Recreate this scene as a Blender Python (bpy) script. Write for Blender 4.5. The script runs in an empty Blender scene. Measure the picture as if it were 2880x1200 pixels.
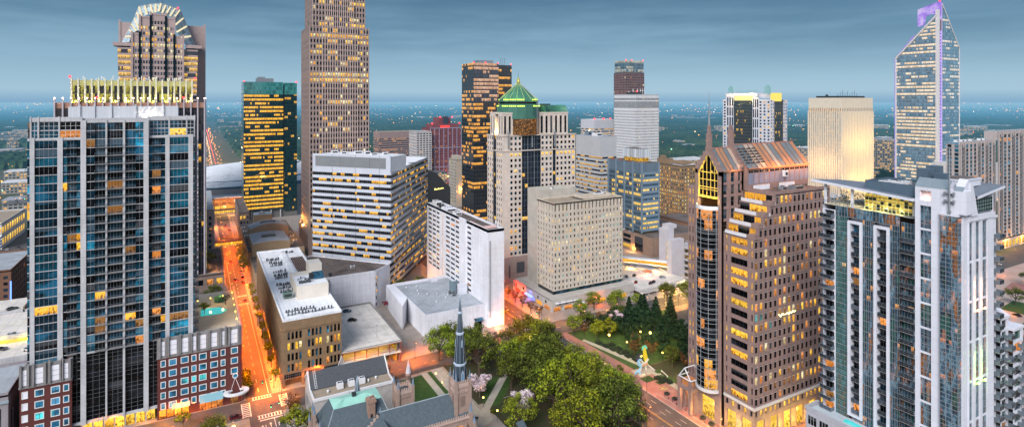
import bpy, math, random
from mathutils import Vector, Matrix
R = math.radians
random.seed(7)
scene = bpy.context.scene
col = scene.collection
CAMZ = 120.0
YAW = math.atan2(.482, .876)          # world axes follow the street grid; the view direction is turned by YAW from +Y
SA, CA = math.sin(YAW), math.cos(YAW)
# ------------------------------------------------------------------ camera, render settings
cam_d = bpy.data.cameras.new('camera'); cam = bpy.data.objects.new('camera', cam_d); col.objects.link(cam)
cam.location = (0, 0, CAMZ); cam.rotation_euler = (R(90), 0, -YAW)
cam_d.sensor_width = 36; cam_d.lens = 20.0; cam_d.shift_y = -318/2880
cam_d.clip_start = 1; cam_d.clip_end = 60000
scene.camera = cam
scene.view_settings.view_transform = 'Standard'; scene.view_settings.look = 'None'
scene.view_settings.exposure = 0; scene.view_settings.gamma = 1
scene.render.engine = 'CYCLES'
cy = scene.cycles
cy.use_denoising = True
cy.max_bounces = 6; cy.diffuse_bounces = 2; cy.glossy_bounces = 3; cy.transparent_max_bounces = 6; cy.transmission_bounces = 2
cy.sample_clamp_indirect = 4.0
cy.caustics_reflective = False; cy.caustics_refractive = False
# ------------------------------------------------------------------ node helpers
class NT:
 def __init__(s, nt): s.nt = nt
 def n(s, t, **kw):
  nd = s.nt.nodes.new(t)
  for k, v in kw.items(): setattr(nd, k, v)
  return nd
 def put(s, sock, v):
  if isinstance(v, bpy.types.NodeSocket): s.nt.links.new(v, sock)
  elif isinstance(v, (tuple, list)):
   v = tuple(v)
   if sock.type == 'RGBA' and len(v) == 3: v = v + (1,)
   sock.default_value = v
  else: sock.default_value = v
 def m(s, op, a, b=0.0, c=0.0, clamp=False):
  nd = s.n('ShaderNodeMath', operation=op, use_clamp=clamp)
  s.put(nd.inputs[0], a); s.put(nd.inputs[1], b)
  if op in ('MULTIPLY_ADD', 'COMPARE', 'WRAP', 'SMOOTH_MIN'): s.put(nd.inputs[2], c)
  return nd.outputs[0]
 def vm(s, op, a, b=(0, 0, 0), scale=None):
  nd = s.n('ShaderNodeVectorMath', operation=op)
  s.put(nd.inputs[0], a); s.put(nd.inputs[1], b)
  if scale is not None: s.put(nd.inputs[3], scale)
  return nd.outputs['Value'] if op in ('LENGTH', 'DOT_PRODUCT') else nd.outputs[0]
 def mix(s, f, a, b, mode='MIX'):
  nd = s.n('ShaderNodeMix', data_type='RGBA', blend_type=mode)
  s.put(nd.inputs[0], f); s.put(nd.inputs[6], a); s.put(nd.inputs[7], b)
  return nd.outputs[2]
 def ramp(s, f, stops, interp='LINEAR'):
  nd = s.n('ShaderNodeValToRGB'); nd.color_ramp.interpolation = interp
  e = nd.color_ramp.elements
  while len(e) < len(stops): e.new(.5)
  for k, (p, c) in zip(e, stops):
   k.position = p; k.color = (c[0], c[1], c[2], 1) if isinstance(c, (tuple, list)) else (c, c, c, 1)
  s.put(nd.inputs[0], f); return nd.outputs[0]
 def noise(s, vec, scale, detail=3, rough=.5, dim='3D'):
  nd = s.n('ShaderNodeTexNoise', noise_dimensions=dim)
  if vec is not None: s.put(nd.inputs['Vector'], vec)
  s.put(nd.inputs['Scale'], scale); s.put(nd.inputs['Detail'], detail); s.put(nd.inputs['Roughness'], rough)
  return nd.outputs[0]
 def white(s, vec=None, w=None, dim='2D'):
  nd = s.n('ShaderNodeTexWhiteNoise', noise_dimensions=dim)
  if vec is not None: s.put(nd.inputs['Vector'], vec)
  if w is not None: s.put(nd.inputs['W'], w)
  return nd.outputs[0], nd.outputs[1]
 def comb(s, x=0.0, y=0.0, z=0.0):
  nd = s.n('ShaderNodeCombineXYZ')
  s.put(nd.inputs[0], x); s.put(nd.inputs[1], y); s.put(nd.inputs[2], z); return nd.outputs[0]
 def sep(s, v):
  nd = s.n('ShaderNodeSeparateXYZ'); s.put(nd.inputs[0], v); return nd.outputs[0], nd.outputs[1], nd.outputs[2]
 def pos(s): return s.n('ShaderNodeNewGeometry').outputs['Position']
 def uv(s): return s.n('ShaderNodeUVMap').outputs[0]
# painted aerial haze: blue emission mixed in by distance from the origin below the camera
HZ = bpy.data.node_groups.new('painted_haze', 'ShaderNodeTree')
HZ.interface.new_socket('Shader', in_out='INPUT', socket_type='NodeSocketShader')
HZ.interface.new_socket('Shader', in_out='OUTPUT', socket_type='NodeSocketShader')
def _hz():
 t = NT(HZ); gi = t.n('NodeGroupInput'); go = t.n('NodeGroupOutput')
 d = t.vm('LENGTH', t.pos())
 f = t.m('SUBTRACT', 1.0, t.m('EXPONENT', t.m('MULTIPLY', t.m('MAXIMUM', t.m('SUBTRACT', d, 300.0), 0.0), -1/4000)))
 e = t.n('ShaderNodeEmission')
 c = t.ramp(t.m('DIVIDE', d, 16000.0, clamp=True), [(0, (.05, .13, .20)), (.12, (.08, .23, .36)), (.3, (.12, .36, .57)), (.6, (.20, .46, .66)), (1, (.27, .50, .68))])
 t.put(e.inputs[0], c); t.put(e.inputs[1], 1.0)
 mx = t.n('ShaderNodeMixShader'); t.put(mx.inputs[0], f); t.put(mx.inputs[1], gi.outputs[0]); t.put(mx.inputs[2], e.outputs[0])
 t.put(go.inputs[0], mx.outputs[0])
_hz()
MATS = {}
def new_mat(name):
 m = bpy.data.materials.new(name); m.use_nodes = True
 m.node_tree.nodes.clear(); t = NT(m.node_tree); MATS[name] = m
 return m, t
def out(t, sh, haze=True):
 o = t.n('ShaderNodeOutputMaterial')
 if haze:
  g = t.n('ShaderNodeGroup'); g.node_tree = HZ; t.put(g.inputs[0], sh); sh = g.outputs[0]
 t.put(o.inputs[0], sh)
def bsdf(t, base, rough=.7, metal=0.0, spec=.5, emis=None, estr=0.0, normal=None):
 p = t.n('ShaderNodeBsdfPrincipled')
 t.put(p.inputs['Base Color'], base); t.put(p.inputs['Roughness'], rough); t.put(p.inputs['Metallic'], metal)
 t.put(p.inputs['Specular IOR Level'], spec)
 if emis is not None: t.put(p.inputs['Emission Color'], emis); t.put(p.inputs['Emission Strength'], estr)
 if normal is not None: t.put(p.inputs['Normal'], normal)
 return p.outputs[0]
def mul(c, k): return tuple(min(1, v*k) for v in c)
def surf(name, base, rough=.75, var=.25, scale=.25, metal=0.0, spec=.4, joint=None, streak=0.0, base2=None, bump=0.0, seam=None):
 """weathered surface: two octaves of stain noise, optional panel joints (w, h) in metres, optional rain streaks"""
 if name in MATS: return MATS[name]
 m, t = new_mat(name); p = t.pos()
 n1 = t.noise(p, scale, 5, .6); n2 = t.noise(p, scale*9, 3, .6)
 f = t.m('ADD', t.m('MULTIPLY', n1, .65), t.m('MULTIPLY', n2, .35))
 f = t.m('MULTIPLY', t.m('SUBTRACT', f, .34), 3.0, clamp=True)
 c = t.mix(f, mul(base, 1-var), mul(base2 or base, 1+var*.45))
 if streak:
  x, y, z = t.sep(p)
  sn = t.noise(t.comb(t.m('MULTIPLY', x, 1.7), t.m('MULTIPLY', y, 1.7), t.m('MULTIPLY', z, .06)), 1.0, 4, .65)
  c = t.mix(t.m('MULTIPLY', t.m('MULTIPLY', t.m('SUBTRACT', sn, .45), 4.0, clamp=True), streak), c, mul(base, .45))
 if joint:
  x, y, z = t.sep(p)
  h = t.m('ADD', x, y)
  j1 = t.m('LESS_THAN', t.m('FRACT', t.m('DIVIDE', h, joint[0])), joint[2]/joint[0])
  j2 = t.m('LESS_THAN', t.m('FRACT', t.m('DIVIDE', z, joint[1])), joint[2]/joint[1])
  c = t.mix(t.m('MULTIPLY', t.m('MAXIMUM', j1, j2), .55), c, mul(base, .35))
  cellr, _ = t.white(t.comb(t.m('FLOOR', t.m('DIVIDE', h, joint[0])), t.m('FLOOR', t.m('DIVIDE', z, joint[1]))))
  c = t.mix(t.m('MULTIPLY', cellr, .16), c, mul(base, .55))
 if seam:      # membrane seams and ponding stains on flat roofs
  x, y, z = t.sep(p); j1 = t.m('LESS_THAN', t.m('FRACT', t.m('DIVIDE', x, seam)), .06); j2 = t.m('LESS_THAN', t.m('FRACT', t.m('DIVIDE', y, seam*3.1)), .02)
  c = t.mix(t.m('MULTIPLY', t.m('MAXIMUM', j1, j2), .35), c, mul(base, .4)); st = t.noise(p, .13, 4, .7)
  c = t.mix(t.m('MULTIPLY', t.m('SUBTRACT', st, .53), 5.0, clamp=True), c, mul(base, .62))
 nrm = None
 if bump:
  b = t.n('ShaderNodeBump'); t.put(b.inputs['Height'], n2); b.inputs['Strength'].default_value = bump; b.inputs['Distance'].default_value = .1
  nrm = b.outputs[0]
 out(t, bsdf(t, c, rough, metal, spec, normal=nrm)); return m
def glow(name, color, strength, haze=False):
 if name in MATS: return MATS[name]
 m, t = new_mat(name); e = t.n('ShaderNodeEmission'); t.put(e.inputs[0], color); t.put(e.inputs[1], strength)
 out(t, e.outputs[0], haze); return m
def irand(t):
 """two random numbers per window, whether it is its own object or an island of a larger mesh"""
 a = t.n('ShaderNodeNewGeometry').outputs['Random Per Island']; b = t.n('ShaderNodeObjectInfo').outputs['Random']; q = t.m('ADD', t.m('MULTIPLY', a, 7.31), t.m('MULTIPLY', b, 13.7))
 return t.m('FRACT', q), t.m('FRACT', t.m('MULTIPLY', q, 5.77))
def pane_glass(name, tint, rough=.05, spec=.9, wav=.012):
 """dark window glass: a dim room behind, sky reflections partly painted in, broken by slight waviness"""
 if name in MATS: return MATS[name]
 m, t = new_mat(name); p = t.pos()
 n = t.noise(p, .35, 3, .5)
 c = t.mix(t.m('MULTIPLY', t.m('SUBTRACT', n, .35), 3.2, clamp=True), mul(tint, .35), mul(tint, 1.6))
 n3 = t.noise(t.vm('MULTIPLY', p, (1, 1, 1.6)), .085, 3, .6)
 c = t.mix(t.m('MULTIPLY', t.m('SUBTRACT', n3, .565), 9.0, clamp=True), c, tuple(min(1, v*5+.002) for v in tint))  # brighter patches painted into the tint as sky reflections
 r, g = irand(t); u, v, _ = t.sep(t.uv()); bl = t.m('MULTIPLY', t.m('GREATER_THAN', g, .72), t.m('GREATER_THAN', v, t.m('MULTIPLY', r, .9)))
 c = t.mix(t.m('MULTIPLY', bl, .8), c, (tint[0]*1.5+.07, tint[1]*1.5+.075, tint[2]*1.5+.08)); c = t.mix(t.m('MULTIPLY', r, .4), c, (0, 0, 0))
 nz = t.n('ShaderNodeTexNoise'); t.put(nz.inputs['Vector'], p); nz.inputs['Scale'].default_value = .8; nz.inputs['Detail'].default_value = 2
 g = t.n('ShaderNodeNewGeometry')
 nn = t.vm('NORMALIZE', t.vm('ADD', g.outputs['Normal'], t.vm('SCALE', t.vm('SUBTRACT', nz.outputs[1], (.5, .5, .5)), scale=wav*6)))
 out(t, bsdf(t, c, rough, 0, spec, normal=nn)); return m
def pane_lit(name, color, strength, dark=(.05, .02, .005)):
 """a lit room seen through the pane: bright ceiling strip, uneven furniture and wall shadows below"""
 if name in MATS: return MATS[name]
 m, t = new_mat(name); p = t.pos(); u, v, _ = t.sep(t.uv())
 n = t.noise(p, .9, 4, .65); n2 = t.noise(t.vm('MULTIPLY', p, (1, 1, .35)), 2.6, 2, .5)
 k = t.m('ADD', t.m('MULTIPLY', n, 1.1), t.m('MULTIPLY', n2, .7))
 k = t.m('ADD', t.m('MULTIPLY', t.m('SUBTRACT', k, .70), 2.7), t.m('MULTIPLY', t.m('SUBTRACT', v, .35), .8), clamp=True)
 c = t.ramp(k, [(0, dark), (.3, mul(color, .3)), (.62, color), (1, (min(1, color[0]*1.05), min(1, color[1]*1.25), min(1, color[2]*1.8+.03)))])
 r, g = irand(t); bl = t.m('MULTIPLY', t.m('GREATER_THAN', g, .66), t.m('GREATER_THAN', v, t.m('MULTIPLY', r, .8)))
 c = t.mix(t.m('MULTIPLY', bl, .75), c, mul(color, .62)); c = t.mix(t.m('MULTIPLY', r, .5), c, mul(color, .22))
 out(t, bsdf(t, (.01, .012, .014), .06, 0, .3, c, strength*1.25), True); return m
def curtain(name, glass, spandrel, frame, lit=.3, litcol=(1, .56, .1), strength=1.2, sp=.28, mu=.07, mv=.06, lump=3, rowvar=1.0, frough=.35, seed=0.0, tilt=.02, spec=.9, litdark=.15, grough=.04, refl_patch=0):
 spec *= .62
 """curtain wall; UV counts bays across and floors up"""
 if name in MATS: return MATS[name]
 m, t = new_mat(name); u, v, _ = t.sep(t.uv())
 fu = t.m('FRACT', u); fv = t.m('FRACT', v); iu = t.m('FLOOR', u); iv = t.m('FLOOR', v)
 lu = t.m('FLOOR', t.m('DIVIDE', u, float(lump)))
 row, _ = t.white(w=t.m('ADD', t.m('MULTIPLY', iv, 1.37), seed+.3), dim='1D')
 cell, _ = t.white(t.comb(t.m('ADD', lu, seed*3.1), iv))
 one, onec = t.white(t.comb(t.m('ADD', iu, seed), t.m('ADD', iv, 37.0)))
 th = t.m('ADD', lit*(1-rowvar), t.m('MULTIPLY', t.m('POWER', row, 1.5), lit*2.5*rowvar))
 on = t.m('LESS_THAN', t.m('ADD', t.m('MULTIPLY', cell, .8), t.m('MULTIPLY', one, .2)), th)
 fr = t.m('MAXIMUM', t.m('LESS_THAN', fu, mu), t.m('LESS_THAN', fv, mv))
 spn = t.m('LESS_THAN', fv, mv+sp)
 vis = t.m('MULTIPLY', t.m('SUBTRACT', 1.0, fr), t.m('SUBTRACT', 1.0, spn))
 n = t.noise(t.comb(t.m('MULTIPLY', u, 1.9), t.m('MULTIPLY', v, 4.0), seed), 1.0, 3, .7)
 k = t.m('ADD', t.m('MULTIPLY', t.m('SUBTRACT', n, .40), 3.0), t.m('MULTIPLY', t.m('SUBTRACT', fv, .45), .9), clamp=True)
 k = t.m('MULTIPLY', k, t.m('ADD', .55, t.m('MULTIPLY', one, .75)))
 ec = t.ramp(k, [(0, mul(litcol, litdark)), (.5, litcol), (1, (1, min(1, litcol[1]*1.3), min(1, litcol[2]*1.8+.05)))])
 gl = t.mix(one, mul(glass, .5), mul(glass, 1.5))
 if refl_patch:      # uneven tint: coloured reflections painted into the glass colour
  pn = t.noise(t.comb(t.m('ADD', t.m('MULTIPLY', u, .2), t.m('MULTIPLY', one, .10)), t.m('MULTIPLY', v, .075), seed), 1.0, 5, .62)
  gl = t.mix(refl_patch*.85, gl, t.ramp(pn, [(.28, (.005, .008, .012)), (.38, (.01, .09, .07)), (.43, (.006, .01, .016)), (.50, (.03, .08, .13)), (.54, (.16, .28, .36)), (.57, (.01, .02, .03)), (.61, (.36, .12, .02)), (.65, (.02, .025, .03)), (.70, (.20, .28, .34))]))
 ec2 = None
 if refl_patch: ec2 = t.m('MULTIPLY', t.m('MULTIPLY', t.m('SUBTRACT', t.noise(t.comb(t.m('MULTIPLY', u, .33), t.m('MULTIPLY', v, .2), seed+5), 1.0, 4, .7), .575), 6.0, clamp=True), t.m('POWER', t.noise(t.comb(t.m('MULTIPLY', u, 1.7), t.m('MULTIPLY', v, 2.9), seed), 1.0, 3, .7), 1.6))  # amber reflections painted on as emission
 base = t.mix(spn, gl, spandrel); base = t.mix(fr, base, frame)
 rough = t.m('ADD', grough, t.m('MULTIPLY', t.m('MAXIMUM', fr, t.m('MULTIPLY', spn, .4)), frough))
 g = t.n('ShaderNodeNewGeometry')
 nn = t.vm('NORMALIZE', t.vm('ADD', g.outputs['Normal'], t.vm('SCALE', t.vm('SUBTRACT', onec, (.5, .5, .5)), scale=tilt)))
 es = t.m('MULTIPLY', t.m('MULTIPLY', on, vis), strength)
 if ec2 is not None: es = t.m('ADD', es, t.m('MULTIPLY', t.m('MULTIPLY', ec2, t.m('SUBTRACT', 1.0, fr)), 1.6*refl_patch)); ec = t.mix(t.m('MULTIPLY', on, vis), (1, .30, .04), ec)
 out(t, bsdf(t, base, rough, 0, spec, ec, es, nn)); return m
# ------------------------------------------------------------------ mesh builder
class MB:
 def __init__(s): s.v = []; s.f = []; s.uv = []; s.mi = []; s.sm = []
 def face(s, pts, uv=None, mi=0, smooth=False):
  i = len(s.v); s.v.extend(pts); s.f.append(tuple(range(i, i+len(pts)))); s.uv.append(uv); s.mi.append(mi); s.sm.append(smooth)
 def box(s, x0, y0, z0, x1, y1, z1, mi=0, bottom=True, top=True):
  if x1 < x0: x0, x1 = x1, x0
  if y1 < y0: y0, y1 = y1, y0
  a = [(x0, y0), (x1, y0), (x1, y1), (x0, y1)]
  s.prism(a, z0, z1, mi, bottom, top)
 def prism(s, poly, z0, z1, mi=0, bottom=True, top=True, uvs=None):
  n = len(poly)
  for i in range(n):
   p, q = poly[i], poly[(i+1) % n]
   uv = None
   if uvs:
    L = math.dist(p, q)/uvs[0]; H = (z1-z0)/uvs[1]
    b0 = i*37.0; uv = [(b0, 0), (b0+round(L), 0), (b0+round(L), H), (b0, H)]
   s.face([(p[0], p[1], z0), (q[0], q[1], z0), (q[0], q[1], z1), (p[0], p[1], z1)], uv, mi)
  if top: s.face([(p[0], p[1], z1) for p in poly], None, mi)
  if bottom: s.face([(p[0], p[1], z0) for p in reversed(poly)], None, mi)
 def taper(s, poly0, z0, poly1, z1, mi=0, top=True, bottom=False):
  n = len(poly0)
  for i in range(n):
   j = (i+1) % n
   s.face([(*poly0[i], z0), (*poly0[j], z0), (*poly1[j], z1), (*poly1[i], z1)], None, mi)
  if top: s.face([(*p, z1) for p in poly1], None, mi)
  if bottom: s.face([(*p, z0) for p in reversed(poly0)], None, mi)
 def cyl(s, x, y, r0, z0, z1, r1=None, n=10, mi=0, cap=True, smooth=True, ph=0.0):
  r1 = r0 if r1 is None else r1
  A = [(math.cos(ph+2*math.pi*i/n), math.sin(ph+2*math.pi*i/n)) for i in range(n)]
  for i in range(n):
   a, b = A[i], A[(i+1) % n]
   if r1 > 1e-4: s.face([(x+a[0]*r0, y+a[1]*r0, z0), (x+b[0]*r0, y+b[1]*r0, z0), (x+b[0]*r1, y+b[1]*r1, z1), (x+a[0]*r1, y+a[1]*r1, z1)], None, mi, smooth)
   else: s.face([(x+a[0]*r0, y+a[1]*r0, z0), (x+b[0]*r0, y+b[1]*r0, z0), (x, y, z1)], None, mi, smooth)
  if cap:
   if r1 > 1e-4: s.face([(x+a[0]*r1, y+a[1]*r1, z1) for a in A], None, mi)
   s.face([(x+a[0]*r0, y+a[1]*r0, z0) for a in reversed(A)], None, mi)
 def tube(s, p, q, r0, r1=None, n=6, mi=0, cap=False):
  r1 = r0 if r1 is None else r1
  p = Vector(p); q = Vector(q); d = (q-p)
  if d.length < 1e-6: return
  d.normalize(); up = Vector((0, 0, 1)) if abs(d.z) < .9 else Vector((1, 0, 0))
  x = d.cross(up).normalized(); y = d.cross(x)
  A = []; B = []
  for i in range(n):
   t = -2*math.pi*i/n; o = x*math.cos(t)+y*math.sin(t)
   A.append(tuple(p+o*r0)); B.append(tuple(q+o*r1))
  for i in range(n):
   j = (i+1) % n; s.face([A[i], A[j], B[j], B[i]], None, mi, True)
  if cap: s.face(B, None, mi); s.face(A[::-1], None, mi)
 def ball(s, x, y, z, rx, ry=None, rz=None, nu=10, nv=6, mi=0, half=False):
  ry = ry or rx; rz = rz or rx
  lo = 0 if half else -nv
  def P(i, j):
   a = 2*math.pi*i/nu; b = math.pi/2*j/nv
   return (x+rx*math.cos(a)*math.cos(b), y+ry*math.sin(a)*math.cos(b), z+rz*math.sin(b))
  for j in range(lo, nv):
   for i in range(nu):
    pts = [P(i, j), P(i+1, j), P(i+1, j+1), P(i, j+1)]
    if j == nv-1: pts = pts[:3]
    if j == -nv: pts = [pts[0], pts[2], pts[3]]
    s.face(pts, None, mi, True)
 def wquad(s, o, d, w, z0, z1, mi=0, uv=None, off=0.0):
  """vertical quad from o along the unit direction d, facing (d.y, -d.x), pushed out by off"""
  nx, ny = d[1]*off, -d[0]*off
  s.face([(o[0]+nx, o[1]+ny, z0), (o[0]+d[0]*w+nx, o[1]+d[1]*w+ny, z0), (o[0]+d[0]*w+nx, o[1]+d[1]*w+ny, z1), (o[0]+nx, o[1]+ny, z1)], uv, mi)
 def wbox(s, o, d, s0, s1, z0, z1, n0, n1, mi=0):
  """box in wall coordinates: s along the wall, n outward (n1 > n0)"""
  nx, ny = d[1], -d[0]
  P = lambda a, n: (o[0]+d[0]*a+nx*n, o[1]+d[1]*a+ny*n)
  s.prism([P(s0, n1), P(s1, n1), P(s1, n0), P(s0, n0)], z0, z1, mi)
 def build(s, name, mats, off=(0, 0, 0)):
  me = bpy.data.meshes.new(name)
  ox, oy, oz = off
  me.from_pydata([(a-ox, b-oy, c-oz) for a, b, c in s.v], [], s.f)
  for m in (mats if isinstance(mats, (list, tuple)) else [mats]): me.materials.append(m)
  me.polygons.foreach_set('material_index', s.mi)
  me.polygons.foreach_set('use_smooth', s.sm)
  if any(u is not None for u in s.uv):
   ul = me.uv_layers.new(name='UVMap'); flat = []
   for f, u in zip(s.f, s.uv):
    if u is None: flat.extend([0.0]*(2*len(f)))
    else:
     for q in u: flat.extend(q)
   ul.data.foreach_set('uv', flat)
  if any(s.sm) or True:
   import bmesh
   bm = bmesh.new(); bm.from_mesh(me); bmesh.ops.remove_doubles(bm, verts=bm.verts, dist=.0004) if len(s.f) < 60000 else None
   bm.to_mesh(me); bm.free()
  me.update(); return me
def link(name, me, parent=None, loc=(0, 0, 0), rz=0.0, kind=None, label=None):
 o = bpy.data.objects.new(name, me); col.objects.link(o)
 o.location = loc
 if rz: o.rotation_euler = (0, 0, rz)
 if parent is not None: o.parent = parent
 if kind: o['kind'] = kind
 if label: o['label'] = label
 return o
PANES = {}
def pane_mesh(w, h, mats, nx=1, ny=1, bar=.07, edge=0):
 key = (round(w, 2), round(h, 2), tuple(m.name for m in mats), nx, ny, bar, edge)
 if key in PANES: return PANES[key]
 b = MB()
 b.face([(-w/2, 0, -h/2), (w/2, 0, -h/2), (w/2, 0, h/2), (-w/2, 0, h/2)], [(0, 0), (1, 0), (1, 1), (0, 1)], 0)
 if len(mats) > 1:
  for i in range(1, nx):
   x = -w/2+w*i/nx; b.face([(x-bar/2, -.03, -h/2), (x+bar/2, -.03, -h/2), (x+bar/2, -.03, h/2), (x-bar/2, -.03, h/2)], None, 1)
  for i in range(1, ny):
   z = -h/2+h*i/ny; b.face([(-w/2, -.03, z-bar/2), (w/2, -.03, z-bar/2), (w/2, -.03, z+bar/2), (-w/2, -.03, z+bar/2)], None, 1)
 if edge:
  for x0, x1, z0, z1 in ((-w/2-edge, -w/2, -h/2-edge, h/2+edge), (w/2, w/2+edge, -h/2-edge, h/2+edge), (-w/2, w/2, h/2, h/2+edge), (-w/2, w/2, -h/2-edge, -h/2)): b.box(x0, -.08, z0, x1, .04, z1, 2)
 PANES[key] = b.build('window', mats); return PANES[key]
class Thing:
 def __init__(s, name, label, cat, loc=(0, 0, 0), group=None, zvis=-1e9):
  s.o = bpy.data.objects.new(name, None); col.objects.link(s.o); s.o.empty_display_size = 1
  s.o.location = loc; s.loc = loc
  s.o['label'] = label; s.o['category'] = cat
  if group: s.o['group'] = group
  s.parts = {}; s.win = []; s.zvis = zvis; s.reps = {}
 def mb(s, part, mats, label=None):
  if part not in s.parts: s.parts[part] = (MB(), mats, label)
  return s.parts[part][0]
 def child(s, name, b, mats, label=None, kind=None, parent=None):
  me = b.build(name, mats, s.loc)
  return link(name, me, parent or s.o, kind=kind, label=label)
 def pane(s, c, d, w, h, mats, nx=1, ny=1, bar=.07, edge=0):
  s.win.append((c, d, w, h, mats, nx, ny, bar, edge))
 def rep(s, part, c, d, mesh):            # countable repeated part placed in wall coordinates
  s.reps.setdefault(part, []).append((c, d, mesh))
 def score(s, c, d, area):
  dist2 = c[0]**2+c[1]**2+(c[2]-CAMZ)**2
  nx, ny = d[1], -d[0]
  cosv = -(c[0]*nx+c[1]*ny)/math.sqrt(dist2)
  X = CA*c[0]-SA*c[1]; Y = SA*c[0]+CA*c[1]
  if Y < 5: return -1
  px = 1440+1600*X/Y; py = 282+1600*(CAMZ-c[2])/Y
  if cosv <= 0.02 or px < 0 or px > 2880 or py < 0 or py > 1200: return -1
  k = area*cosv/dist2
  if c[2] < s.zvis: k *= .01
  return k
 def finish(s, limit=100):
  for p, (b, mats, label) in s.parts.items():
   if b.f: s.child(p, b, mats, label)
  W = sorted(s.win, key=lambda q: -s.score(q[0], q[1], q[2]*q[3]))
  for (c, d, w, h, mats, nx, ny, bar, edge) in W[:limit]:
   link('window', pane_mesh(w, h, mats, nx, ny, bar, edge), s.o, (c[0]-s.loc[0], c[1]-s.loc[1], c[2]-s.loc[2]), math.atan2(d[1], d[0]))
  rest = W[limit:]
  if rest:
   b = MB(); names = []; ml = []
   def mi(m):
    if m.name not in names: names.append(m.name); ml.append(m)
    return names.index(m.name)
   for (c, d, w, h, mats, nx, ny, bar, edge) in rest:
    o = (c[0]-d[0]*w/2, c[1]-d[1]*w/2)
    b.wquad(o, d, w, c[2]-h/2, c[2]+h/2, mi(mats[0]), [(0, 0), (1, 0), (1, 1), (0, 1)])
    if len(mats) > 1:
     for i in range(1, nx): b.wquad((o[0]+d[0]*(w*i/nx-bar/2), o[1]+d[1]*(w*i/nx-bar/2)), d, bar, c[2]-h/2, c[2]+h/2, mi(mats[1]), None, .03)
     for i in range(1, ny): b.wquad(o, d, w, c[2]-h/2+h*i/ny-bar/2, c[2]-h/2+h*i/ny+bar/2, mi(mats[1]), None, .03)
   s.child('window', b, ml, kind='stuff')
  for part, L in s.reps.items():
   L = sorted(L, key=lambda q: -s.score(q[0], q[1], 1.0))
   for (c, d, me) in L[:limit]:
    link(part, me, s.o, (c[0]-s.loc[0], c[1]-s.loc[1], c[2]-s.loc[2]), math.atan2(d[1], d[0]))
   if L[limit:]:
    b = MB(); ml = list(L[0][2].materials)
    for (c, d, me) in L[limit:]:
     for p in me.polygons:
      pts = []
      for vi in p.vertices:
       v = me.vertices[vi].co
       pts.append((c[0]+d[0]*v.x-d[1]*v.y, c[1]+d[1]*v.x+d[0]*v.y, c[2]+v.z))
      b.face(pts, None, p.material_index)
    s.child(part, b, ml, kind='stuff')
  return s.o
def copy_tree(o, parent=None):
 c = o.copy(); col.objects.link(c)
 if parent is not None: c.parent = parent
 for ch in list(o.children): copy_tree(ch, c)
 return c
# ------------------------------------------------------------------ facades
FR, LF, RT, BK = (1, 0), (0, -1), (0, 1), (-1, 0)     # wall directions: facing -Y, -X, +X, +Y
def face_grid(T, wall, o, d, W, z0, z1, nc, nr, ww, wh, pick, sill=.5, rec=.25, mi=0, nx=1, ny=1, frame=None, skip=None, bar=.07, wmi=None):
 """a wall with real openings: strips, piers and reveals in `wall`, one pane per opening"""
 cw = W/nc; ch = (z1-z0)/nr; w = cw*ww; h = ch*wh
 P = lambda s, n, z: (o[0]+d[0]*s-d[1]*n, o[1]+d[1]*s+d[0]*n, z)   # n inward
 zb = lambda r: z0+ch*r+(ch-h)*sill
 prev = z0
 for r in range(nr):
  b = zb(r); t = b+h
  wall.face([P(0, 0, prev), P(W, 0, prev), P(W, 0, b), P(0, 0, b)], None, mi)
  sp = 0.0
  for c in range(nc):
   a = cw*c+(cw-w)/2; e = a+w
   if skip and skip(c, r): continue
   wall.face([P(sp, 0, b), P(a, 0, b), P(a, 0, t), P(sp, 0, t)], None, mi); sp = e
   k = mi if wmi is None else wmi
   wall.face([P(a, 0, b), P(a, rec, b), P(a, rec, t), P(a, 0, t)], None, k)
   wall.face([P(e, rec, b), P(e, 0, b), P(e, 0, t), P(e, rec, t)], None, k)
   wall.face([P(a, 0, b), P(e, 0, b), P(e, rec, b), P(a, rec, b)], None, k)
   wall.face([P(a, rec, t), P(e, rec, t), P(e, 0, t), P(a, 0, t)], None, k)
   pm = pick(c, r)
   T.pane(P((a+e)/2, rec-.01, (b+t)/2), d, w, h, (pm, frame) if frame else (pm,), nx, ny, bar)
  wall.face([P(sp, 0, b), P(W, 0, b), P(W, 0, t), P(sp, 0, t)], None, mi)
  prev = t
 wall.face([P(0, 0, prev), P(W, 0, prev), P(W, 0, z1), P(0, 0, z1)], None, mi)
def parapet_roof(T, x0, y0, x1, y1, z, h=1.0, wallmat=None, roofmat=None, th=.4, wallpart='wall', roofpart='roof'):
 w = T.mb(wallpart, wallmat)
 for (a, b, c, e) in ((x0, y0, x1, y0+th), (x0, y1-th, x1, y1), (x0, y0+th, x0+th, y1-th), (x1-th, y0+th, x1, y1-th)):
  w.box(a, b, z-.3, c, e, z+h)
 T.mb(roofpart, roofmat).face([(x0+th, y0+th, z), (x1-th, y0+th, z), (x1-th, y1-th, z), (x0+th, y1-th, z)])
def picker(lit, rowvar=.8, mats_lit=None, mats_dark=None, lump=2, seed=1):
 rr = random.Random(seed); rows = {}; cells = {}
 def f(c, r):
  if r not in rows: rows[r] = lit*(1-rowvar)+lit*rowvar*(rr.random()**1.6)*2.6
  k = (c//lump, r)
  if k not in cells: cells[k] = rr.random()
  on = cells[k]*.75+rr.random()*.25 < rows[r]
  return rr.choice(mats_lit) if on else rr.choice(mats_dark)
 return f
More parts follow.
